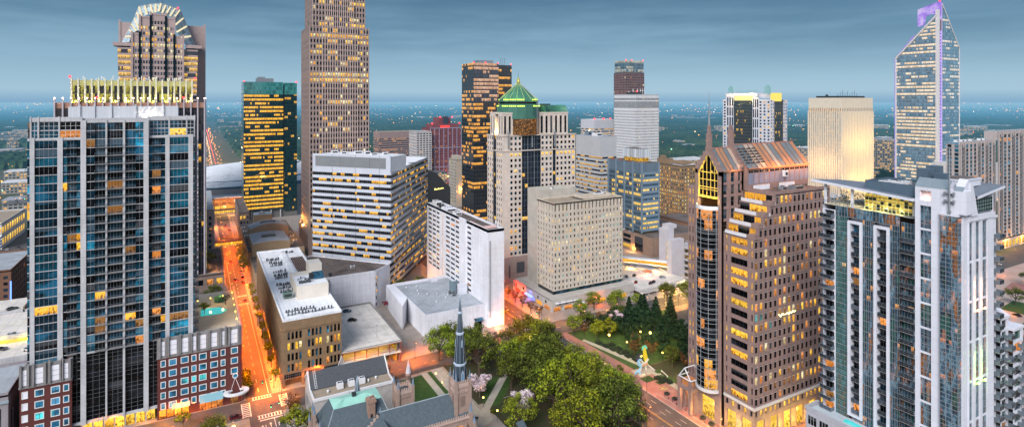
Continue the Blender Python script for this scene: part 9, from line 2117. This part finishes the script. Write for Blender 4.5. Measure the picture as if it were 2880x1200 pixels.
def signal(x, y, rz, label):
 T = Thing('traffic_signal', label, 'traffic light', (x, y, .14)); c, s = math.cos(R(rz)), math.sin(R(rz)); b = MB(); b.tube((x, y, .1), (x, y, 6.4), .11, .08, 6); b.tube((x, y, 6.0), (x+c*7, y+s*7, 6.4), .08, .05, 5); T.child('mast_arm', b, STEEL)
 for k in (3.4, 6.6):
  b = MB(); px, py = x+c*k, y+s*k; b.box(px-.2, py-.15, 5.2, px+.2, py+.15, 6.3); ho = T.child('signal_head', b, DSTEEL); b = MB(); b.ball(px, py-.17, 5.42, .15, nu=6, nv=3); T.child('green_light', b, glow('signal_green', (.1, 1, .5), 6))
 T.finish()
signal(29.2, 251.5, 180, 'traffic signal arm reaching over the avenue at the tan office corner'); signal(162.6, 262, 180, 'traffic signal arm by the blue lit shop corner'); signal(29.6, 233, 205, 'curved signal arm at the church corner of the avenue')
for i in range(12):
 b = MB(); x, y = 164.9+(.25*(i-8) if i > 8 else 0), 146+i*2.4; b.cyl(x, y, .14, .14, 1.0, .12, 7); b.ball(x, y, 1.0, .13, nu=7, nv=3); o = link('bollard', b.build('bollard', DSTEEL)); o['label'] = 'short dark bollard in the row on the brick plaza'; o['category'] = 'bollard'; o['group'] = 'bollards on the brick plaza'
for i, (x, y) in enumerate(((167.2, 172.8), (167.0, 168.4), (166.4, 163.8-10.6), (166.0, 148.8))):
 T = Thing('planter', 'dark square planter box in front of granite tower', 'planter', (x, y, .14), 'square planters by the granite tower'); b = T.mb('box', DSTEEL); b.taper([(x-.7, y-.7), (x+.7, y-.7), (x+.7, y+.7), (x-.7, y+.7)], .14, [(x-.85, y-.85), (x+.85, y-.85), (x+.85, y+.85), (x-.85, y+.85)], 1.0); q = T.mb('shrub', HG); q.ball(x, y, 1.0, .75, .75, .35, 8, 3, half=True); T.finish()
for i, (x, y, rz) in enumerate(((91.0, 194.2, -35), (176.6, 200, 80), (177.4, 193, 80), (178.6, 186, 75))):
 lab = 'park bench on the round church walk' if i == 0 else 'white park bench along the garden path'
 T = Thing('park_bench', lab, 'bench', (x, y, .17), None if i == 0 else 'white benches along the garden path'); c, s = math.cos(R(rz)), math.sin(R(rz)); P = lambda u, v: (x+c*u-s*v, y+s*u+c*v); m = DSTEEL if i == 0 else WSTEEL; L = 1.2 if i == 0 else 2.6
 b = T.mb('seat', m); b.prism([P(-L, -.25), P(L, -.25), P(L, .25), P(-L, .25)], .58, .64); b = T.mb('backrest', m); b.prism([P(-L, .22), P(L, .22), P(L, .3), P(-L, .3)], .66, 1.1)
 for u in (-L+.1, L-.2): b = MB(); b.prism([P(u, -.25), P(u+.1, -.25), P(u+.1, .25), P(u, .25)], .17, .58); T.child('leg', b, m)
 T.finish()
T = Thing('iron_fence', 'dark iron fence between church lawn and cross street', 'fence', (86, 242, .14)); b = T.mb('rail', DSTEEL);
for i in range(70): x = 68+i*.45; y = 238.3+(x-68)*.06; b.box(x, y, .14, x+.05, y+.05, 1.5)
b.tube((68, 238.3, 1.4), (99.5, 240.2, 1.4), .05, n=4); b.tube((68, 238.3, .5), (99.5, 240.2, .5), .05, n=4); T.finish()
# people near the granite tower porch
def person(x, y, rz, top, legs, label):
 o = bpy.data.objects.new('person', None); col.objects.link(o); o.location = (x, y, .15); o.rotation_euler = (0, 0, R(rz)); o['label'] = label; o['category'] = 'person'
 skin = surf('skin', (.45, .27, .19), .6, .05, 3)
 def skinned(name, J, E, m):
  me = bpy.data.meshes.new(name); me.from_pydata([j[:3] for j in J], E, []); ob = bpy.data.objects.new(name, me); col.objects.link(ob); ob.parent = o; md = ob.modifiers.new('skin', 'SKIN');
  for v, j in zip(me.skin_vertices[0].data, J): v.radius = (j[3], j[3] if len(j) < 5 else j[4])
  me.skin_vertices[0].data[0].use_root = True; s = ob.modifiers.new('sub', 'SUBSURF'); s.levels = s.render_levels = 1; me.materials.append(m); return ob
 J = [(0, 0, .95, .15, .11), (0, 0, 1.2, .14, .10), (0, 0, 1.42, .17, .10), (0, 0, 1.52, .06), (0, .02, 1.64, .10), (0, .02, 1.74, .085), (.19, 0, 1.40, .06), (.25, .03, 1.12, .045), (.24, .12, .88, .035), (.24, .15, .80, .035), (-.19, 0, 1.40, .06), (-.25, -.03, 1.12, .045), (-.24, .05, .88, .035), (-.24, .08, .80, .035), (.09, 0, .88, .10), (.10, .10, .50, .07), (.10, .02, .08, .05), (.10, .16, .04, .04), (-.09, 0, .88, .10), (-.10, -.06, .50, .07), (-.10, -.22, .10, .05), (-.10, -.08, .04, .04)]
 E = [(0, 1), (1, 2), (2, 3), (3, 4), (4, 5), (2, 6), (6, 7), (7, 8), (8, 9), (2, 10), (10, 11), (11, 12), (12, 13), (0, 14), (14, 15), (15, 16), (16, 17), (0, 18), (18, 19), (19, 20), (20, 21)]
 skinned('body', J, E, skin)
 grow = lambda L, k: [(*J[i][:3], J[i][3]+k, (J[i][4] if len(J[i]) > 4 else J[i][3])+k) for i in L]
 skinned('jacket', grow([0, 1, 2, 6, 7, 8, 10, 11, 12], .018), [(0, 1), (1, 2), (2, 3), (3, 4), (4, 5), (2, 6), (6, 7), (7, 8)], surf('cloth_'+top[0], top[1], .9, .1, 3)); skinned('trousers', grow([0, 14, 15, 16, 18, 19, 20], .014), [(0, 1), (1, 2), (2, 3), (0, 4), (4, 5), (5, 6)], surf('cloth_'+legs[0], legs[1], .9, .1, 3))
 h = MB(); h.ball(0, .0, 1.72, .115, .12, .10, 8, 4); link('hair', h.build('hair', surf('dark_hair', (.02, .015, .01), .7, .1, 3)), o)
person(165.6, 164.2, 30, ('black', (.02, .02, .025)), ('black', (.02, .02, .025)), 'person in dark clothes standing by the planters near the granite tower porch'); person(167.2, 162.0, 200, ('grey', (.16, .16, .18)), ('navy', (.03, .04, .08)), 'person in grey jacket walking beside the granite tower porch')
# ================================================================== far landscape
from mathutils import noise as mn
def c2w(X, Y): return (CA*X+SA*Y, -SA*X+CA*Y)
FOREST, t = new_mat('forest_canopy'); p = t.pos(); n1 = t.noise(p, .006, 4, .6); n2 = t.noise(p, .09, 3, .7)
c = t.ramp(t.m('ADD', t.m('MULTIPLY', n1, .6), t.m('MULTIPLY', n2, .4)), [(.34, (.006, .018, .012)), (.48, (.022, .05, .024)), (.58, (.05, .085, .036)), (.72, (.085, .075, .05))]); out(t, bsdf(t, c, .95, 0, .1))
def clearing(x, y, d):
 k = mn.noise((x/420, y/420, 3.1))+.5*mn.noise((x/150, y/150, 7.7))
 return k-(.30-min(1, max(0, (d-1500)/1500))*-.22-max(0, (1500-d)/900)*.75)
def forest():
 V = []; F = []; rr = random.Random(2); rows = []; d = 640.0
 while d < 20000: rows.append(d); d *= 1.0125
 nc = 430
 for r, d in enumerate(rows):
  for c_ in range(nc+1):
   th = (c_/nc-.5)*R(92)+rr.uniform(-.0006, .0006); dd = d*(1+rr.uniform(-.004, .004)); x, y = c2w(dd*math.tan(th)*.98, dd)
   clr = clearing(x, y, d)
   h = -1.5 if clr > 0 else 4+9*(mn.noise((x/17, y/17, 1))*.5+.5)+rr.uniform(-2.2, 3.4)+min(1, d/9000)*10*mn.noise((x/900, y/900, 5))
   if -25 < x < 75 and d < 3200: h = -1.5
   V.append((x, y, h+min(26, max(0, d-5000)*.0022)))
 for r in range(len(rows)-1):
  for c_ in range(nc): i = r*(nc+1)+c_; F.append((i, i+1, i+nc+2, i+nc+1))
 me = bpy.data.meshes.new('forest'); me.from_pydata(V, [], F); me.materials.append(FOREST); me.update(); o = link('forest', me); o['kind'] = 'stuff'; o['label'] = 'wooded suburbs reaching to the horizon'
forest()
rf = random.Random(31)
FB = [('white', surf('far_white_wall', (.58, .57, .56), .8, .15, .05)), ('brick', surf('far_brick_wall', (.24, .10, .07), .85, .2, .05)), ('tan', surf('far_tan_wall', (.42, .34, .26), .85, .2, .05)), ('grey', surf('far_grey_wall', (.30, .31, .33), .8, .2, .05))]
FRF = [surf('far_white_roof', (.62, .62, .63), .8, .15, .05), surf('far_dark_roof', (.13, .12, .12), .9, .2, .05), surf('far_grey_roof', (.36, .37, .40), .8, .2, .05)]
far_lit = curtain('far_window_band', (.02, .025, .03), (.3, .28, .25), (.3, .28, .25), .42, (1, .5, .1), 1.2, sp=.45, mu=.35, mv=.05, lump=1, rowvar=.2, seed=3.3)
def far_building(x, y, w, d, h, k, lab=None):
 nm, m = FB[k]; T = Thing('city_building', lab or 'small '+nm+' walled city building among trees beyond the towers', 'building', (x, y, 0), None if lab else 'small '+nm+' buildings beyond downtown')
 b = MB(); nf = max(1, round(h/3.8)); rm = rf.choice(FRF)
 for o, dd, L in (((x, y), FR, w), ((x, y+d), LF, d), ((x+w, y), RT, d)): q = max(2, round(L/4)); b.wquad(o, dd, L, 0, h, 0, [(0, 0), (q, 0), (q, nf), (0, nf)], .05)
 b.box(x+.02, y+.02, 0, x+w-.02, y+d-.02, h-.1, 1, bottom=False); q = MB() if lab or y*CA+x*SA < 1500 else b; k2 = 0 if q is not b else 2; q.box(x-.2, y-.2, h-.6, x+w+.2, y+d+.2, h+.5, k2)
 for _ in range(int(w*d/260)+1): ux, uy = x+rf.uniform(1, w-4), y+rf.uniform(1, d-4); q.box(ux, uy, h+.5, ux+rf.uniform(1.5, 4), uy+rf.uniform(1.5, 3), h+rf.uniform(1.5, 2.8), k2)
 T.child('wall', b, [far_lit, m, rm]); q is b or T.child('roof', q, rm)
taken = []
def far_set(n, Y0, Y1, s0, s1, hmax):
 k = 0; tries = 0
 while k < n and tries < n*30:
  tries += 1; Y = Y0*(Y1/Y0)**rf.random(); X = rf.uniform(-.9, .9)*Y; x, y = c2w(X, Y); w, d = rf.uniform(s0, s1), rf.uniform(s0, s1)*.8
  if (5 < x < 50 and y > 300) or y < 250 or (-80 < x < 110 and y < 900) or any(abs(x-a) < (w+e)*.62+4 and abs(y-c) < (d+f)*.62+4 for a, c, e, f in taken): continue
  if clearing(x, y, Y) < -.05: continue
  taken.append((x, y, w, d)); far_building(x, y, w, d, rf.uniform(4, hmax) if rf.random() < .8 else hmax*1.5, rf.choice([0, 0, 1, 2, 2, 3])); k += 1
for a in ((39, 627, 60, 60), (236, 509, 60, 60), (263, 939, 90, 50), (285, 756, 60, 50), (262, 748, 30, 40), (538, 617, 60, 60), (604, 800, 60, 50), (624, 741, 50, 40), (322, 416, 30, 50), (306, 328, 70, 90), (416, 410, 40, 40), (598, 360, 70, 50), (786, 310, 70, 110), (616, 460, 50, 90), (505, 211, 150, 40), (-200, 600, 80, 80), (150, 494, 70, 30), (253, 591, 30, 30), (270, 60, 300, 150), (372, 352, 40, 50), (288, 240, 70, 60)): taken.append((a[0]+a[2]/2, a[1]+a[3]/2, a[2]*1.3, a[3]*1.3))
far_set(110, 560, 1500, 14, 40, 15); far_set(165, 1500, 4200, 22, 70, 14)
far_building(40, 860, 60, 26, 18, 0, 'white low office with small windows just beyond the arena roof'); far_building(300, 1500, 60, 30, 48, 0, 'white distant slab hotel on the edge of the woods'); far_building(700, 690, 70, 40, 20, 1, 'wide dark brick warehouse left of the fin crowned tower'); far_building(965, 505, 40, 30, 56, 3, 'grey distant office with red beacon between the gold and fin towers'); far_building(960, 640, 60, 26, 34, 1, 'brown brick apartment slab between the gold and slanted towers'); far_building(905, 560, 60, 30, 22, 0, 'white curved looking block below the brown brick slab')
far_building(420, 520, 90, 50, 10, 3, 'wide grey flat roofed hall behind the tan brick tower'); far_building(470, 440, 60, 50, 12, 0, 'white flat roofed hall right of the tan brick tower'); far_building(540, 400, 40, 40, 14, 2, 'tan low block beside the gabled roof')
# roads and points of light far out
def ribbon(name, pts, w, z, m):
 b = MB()
 for p, q in zip(pts, pts[1:]):
  d = Vector((q[0]-p[0], q[1]-p[1])).normalized(); n = (-d.y*w/2, d.x*w/2); b.face([(p[0]-n[0], p[1]-n[1], z), (p[0]+n[0], p[1]+n[1], z), (q[0]+n[0], q[1]+n[1], z), (q[0]-n[0], q[1]-n[1], z)][::-1])
 structure(name, b, m)
ribbon('far_avenue', [(24, 860), (26, 1500), (30, 3000)], 16, .06, ASPH); ribbon('highway', [(-330, 1500), (-395, 1700), (-420, 2050), (-520, 2400), (-600, 2700), (-640, 3300)], 34, .4, gmat('highway_concrete', [(.22, .17, .16), (.30, .24, .22)], .02))
b = MB(); b.box(-480, 1690, 7, -260, 1702, 9); [b.box(x, 1693, 0, x+3, 1699, 7) for x in range(-470, -260, 30)]; o = link('overpass', b.build('overpass', CONC)); o['label'] = 'long low concrete highway overpass at the far left'; o['category'] = 'bridge'
lights = [(MB(), 'amber_city_light', (1, .38, .08), 4), (MB(), 'white_city_light', (1, .76, .5), 4), (MB(), 'red_city_light', (1, .10, .06), 5), (MB(), 'green_city_light', (.3, 1, .5), 4)]
def dot(x, y, z, r, k): lights[k][0].ball(x, y, z, r, nu=5, nv=2)
n = 0; rl = random.Random(8)
while n < 1500:
 Y = 620*(26)**(rl.random()**1.25); X = rl.uniform(-.93, .93)*Y; x, y = c2w(X, Y)
 dens = mn.noise((x/600, y/600, 9))+mn.noise((X/Y*6, math.log(Y)*4, 2))*.8
 if rl.random() > .10+max(0, dens)*1.2 or (-80 < x < 120 and Y < 800) or y < 230: continue
 dot(x, y, rl.uniform(6, 13)+min(26, max(0, Y-5000)*.0022)+(8 if Y > 3000 else 0), min(4, .32+Y*.00018)*rl.choice((.6, .8, 1, 1.3, 2.2)), rl.choices([0, 1, 2, 3], [68, 24, 5, 3])[0]); n += 1
for i in range(110):
 Y = 900*9**rl.random(); X = rl.uniform(-.92, .95)*Y; x, y = c2w(X, Y); a = rl.choice((0, 1.57, .5, 1.1)); st = rl.uniform(18, 40)*(1+Y/3000)
 if -80 < x < 120 and Y < 1000: continue
 for q in range(rl.randrange(5, 16)): dot(x+math.cos(a)*q*st, y+math.sin(a)*q*st, rl.uniform(8, 12)+(8 if Y > 3000 else 0), (.32+Y*.00017)*rl.choice((.7, 1, 1.4)), 0 if rl.random() < .75 else 1)
for i in range(46):
 y = 880+i*38
 for x in (15+rl.uniform(-4, 4), 33+rl.uniform(-4, 4)): dot(x, y+rl.uniform(-15, 15), 9, .4+y*.0002, 0)
 dot(21, y+9, 1.2, .35+y*.00018, 1); dot(27, y+16, 1.2, .35+y*.00018, 2)
for (mb, nm, c_, s) in lights: o = link('city_lights', mb.build(nm, glow(nm, c_, s))); o['kind'] = 'stuff'; o['label'] = nm.replace('_', ' ')+'s scattered over the far suburbs'
E_ = Thing('avenue_glow_lamps', 'row of tall amber lamps on the far avenue beyond the arena', 'street lamp', (24, 1500, 0)); b = E_.mb('pole', STEEL)
for i in range(9): y = 900+i*170; b.tube((15, y, 0), (15, y, 11), .2, n=4); b.tube((15, y, 11), (19, y, 11.5), .15, n=4); point(E_.o, (24, y, 15), 60000, (1, .45, .16), 1, E_.loc)
E_.finish()
# ================================================================== sky and sun
w = bpy.data.worlds.new('World'); scene.world = w; w.use_nodes = True; w.node_tree.nodes.clear(); t = NT(w.node_tree)
SUN_EL, SUN_AZ = R(38), math.pi-YAW*0+R(196)      # behind the viewer, slightly to the left
d = t.vm('NORMALIZE', t.n('ShaderNodeTexCoord').outputs['Generated']); x, y, z = t.sep(d)
fwd = t.m('ADD', t.m('MULTIPLY', x, SA), t.m('MULTIPLY', y, CA))
el = t.m('MAXIMUM', z, 0.0)
front = t.ramp(t.m('MULTIPLY', el, 2.0), [(0, (.22, .42, .62)), (.03, (.35, .55, .70)), (.10, (.27, .46, .62)), (.22, (.145, .31, .46)), (.36, (.06, .165, .275)), (.7, (.16, .25, .37)), (1, (.30, .40, .58))])
back = t.ramp(t.m('MULTIPLY', el, 2.0), [(0, (.85, .76, .76)), (.12, (1.05, 1.05, 1.15)), (.4, (.72, .80, .98)), (1, (.34, .43, .60))])
grad = t.mix(t.m('MULTIPLY', t.m('SUBTRACT', .25, fwd), 1.4, clamp=True), front, back)
cv = t.comb(t.m('MULTIPLY', x, 1.4), t.m('MULTIPLY', y, 1.4), t.m('MULTIPLY', z, 13.0))
n1 = t.noise(cv, 1.15, 6, .6); n2 = t.noise(cv, 4.5, 4, .6)
cl = t.m('MULTIPLY', t.m('SUBTRACT', t.m('ADD', t.m('MULTIPLY', n1, .75), t.m('MULTIPLY', n2, .25)), .40), 4.0, clamp=True)
k = t.m('MULTIPLY', t.m('SUBTRACT', t.m('MULTIPLY', z, 14.0), .5), 1.0, clamp=True)
grad = t.mix(t.m('MULTIPLY', t.m('MULTIPLY', cl, k), .55), grad, t.mix(.5, grad, (.30, .44, .56)))
grad = t.mix(t.m('MULTIPLY', t.m('MULTIPLY', t.m('SUBTRACT', 1.0, cl), k), .48), grad, (.045, .13, .23))
sk = t.n('ShaderNodeTexSky'); sk.sky_type = 'NISHITA'; sk.sun_disc = False; sk.sun_elevation = SUN_EL; sk.sun_rotation = SUN_AZ
b1 = t.n('ShaderNodeBackground'); t.put(b1.inputs[0], sk.outputs[0]); b1.inputs[1].default_value = .012
b2 = t.n('ShaderNodeBackground'); t.put(b2.inputs[0], grad); b2.inputs[1].default_value = .93
ad = t.n('ShaderNodeAddShader'); t.put(ad.inputs[0], b1.outputs[0]); t.put(ad.inputs[1], b2.outputs[0]); o = t.n('ShaderNodeOutputWorld'); t.put(o.inputs[0], ad.outputs[0])
sd = bpy.data.lights.new('sun', 'SUN'); sd.energy = 4.6; sd.angle = R(32); sd.color = (1, .97, .96)
so = bpy.data.objects.new('sun', sd); col.objects.link(so)
dv = Vector((CA*-.35+SA*-.93, -SA*-.35+CA*-.93, math.tan(SUN_EL)))          # towards the light
so.rotation_euler = dv.to_track_quat('Z', 'Y').to_euler()
sk.sun_rotation = math.atan2(dv.x, dv.y)
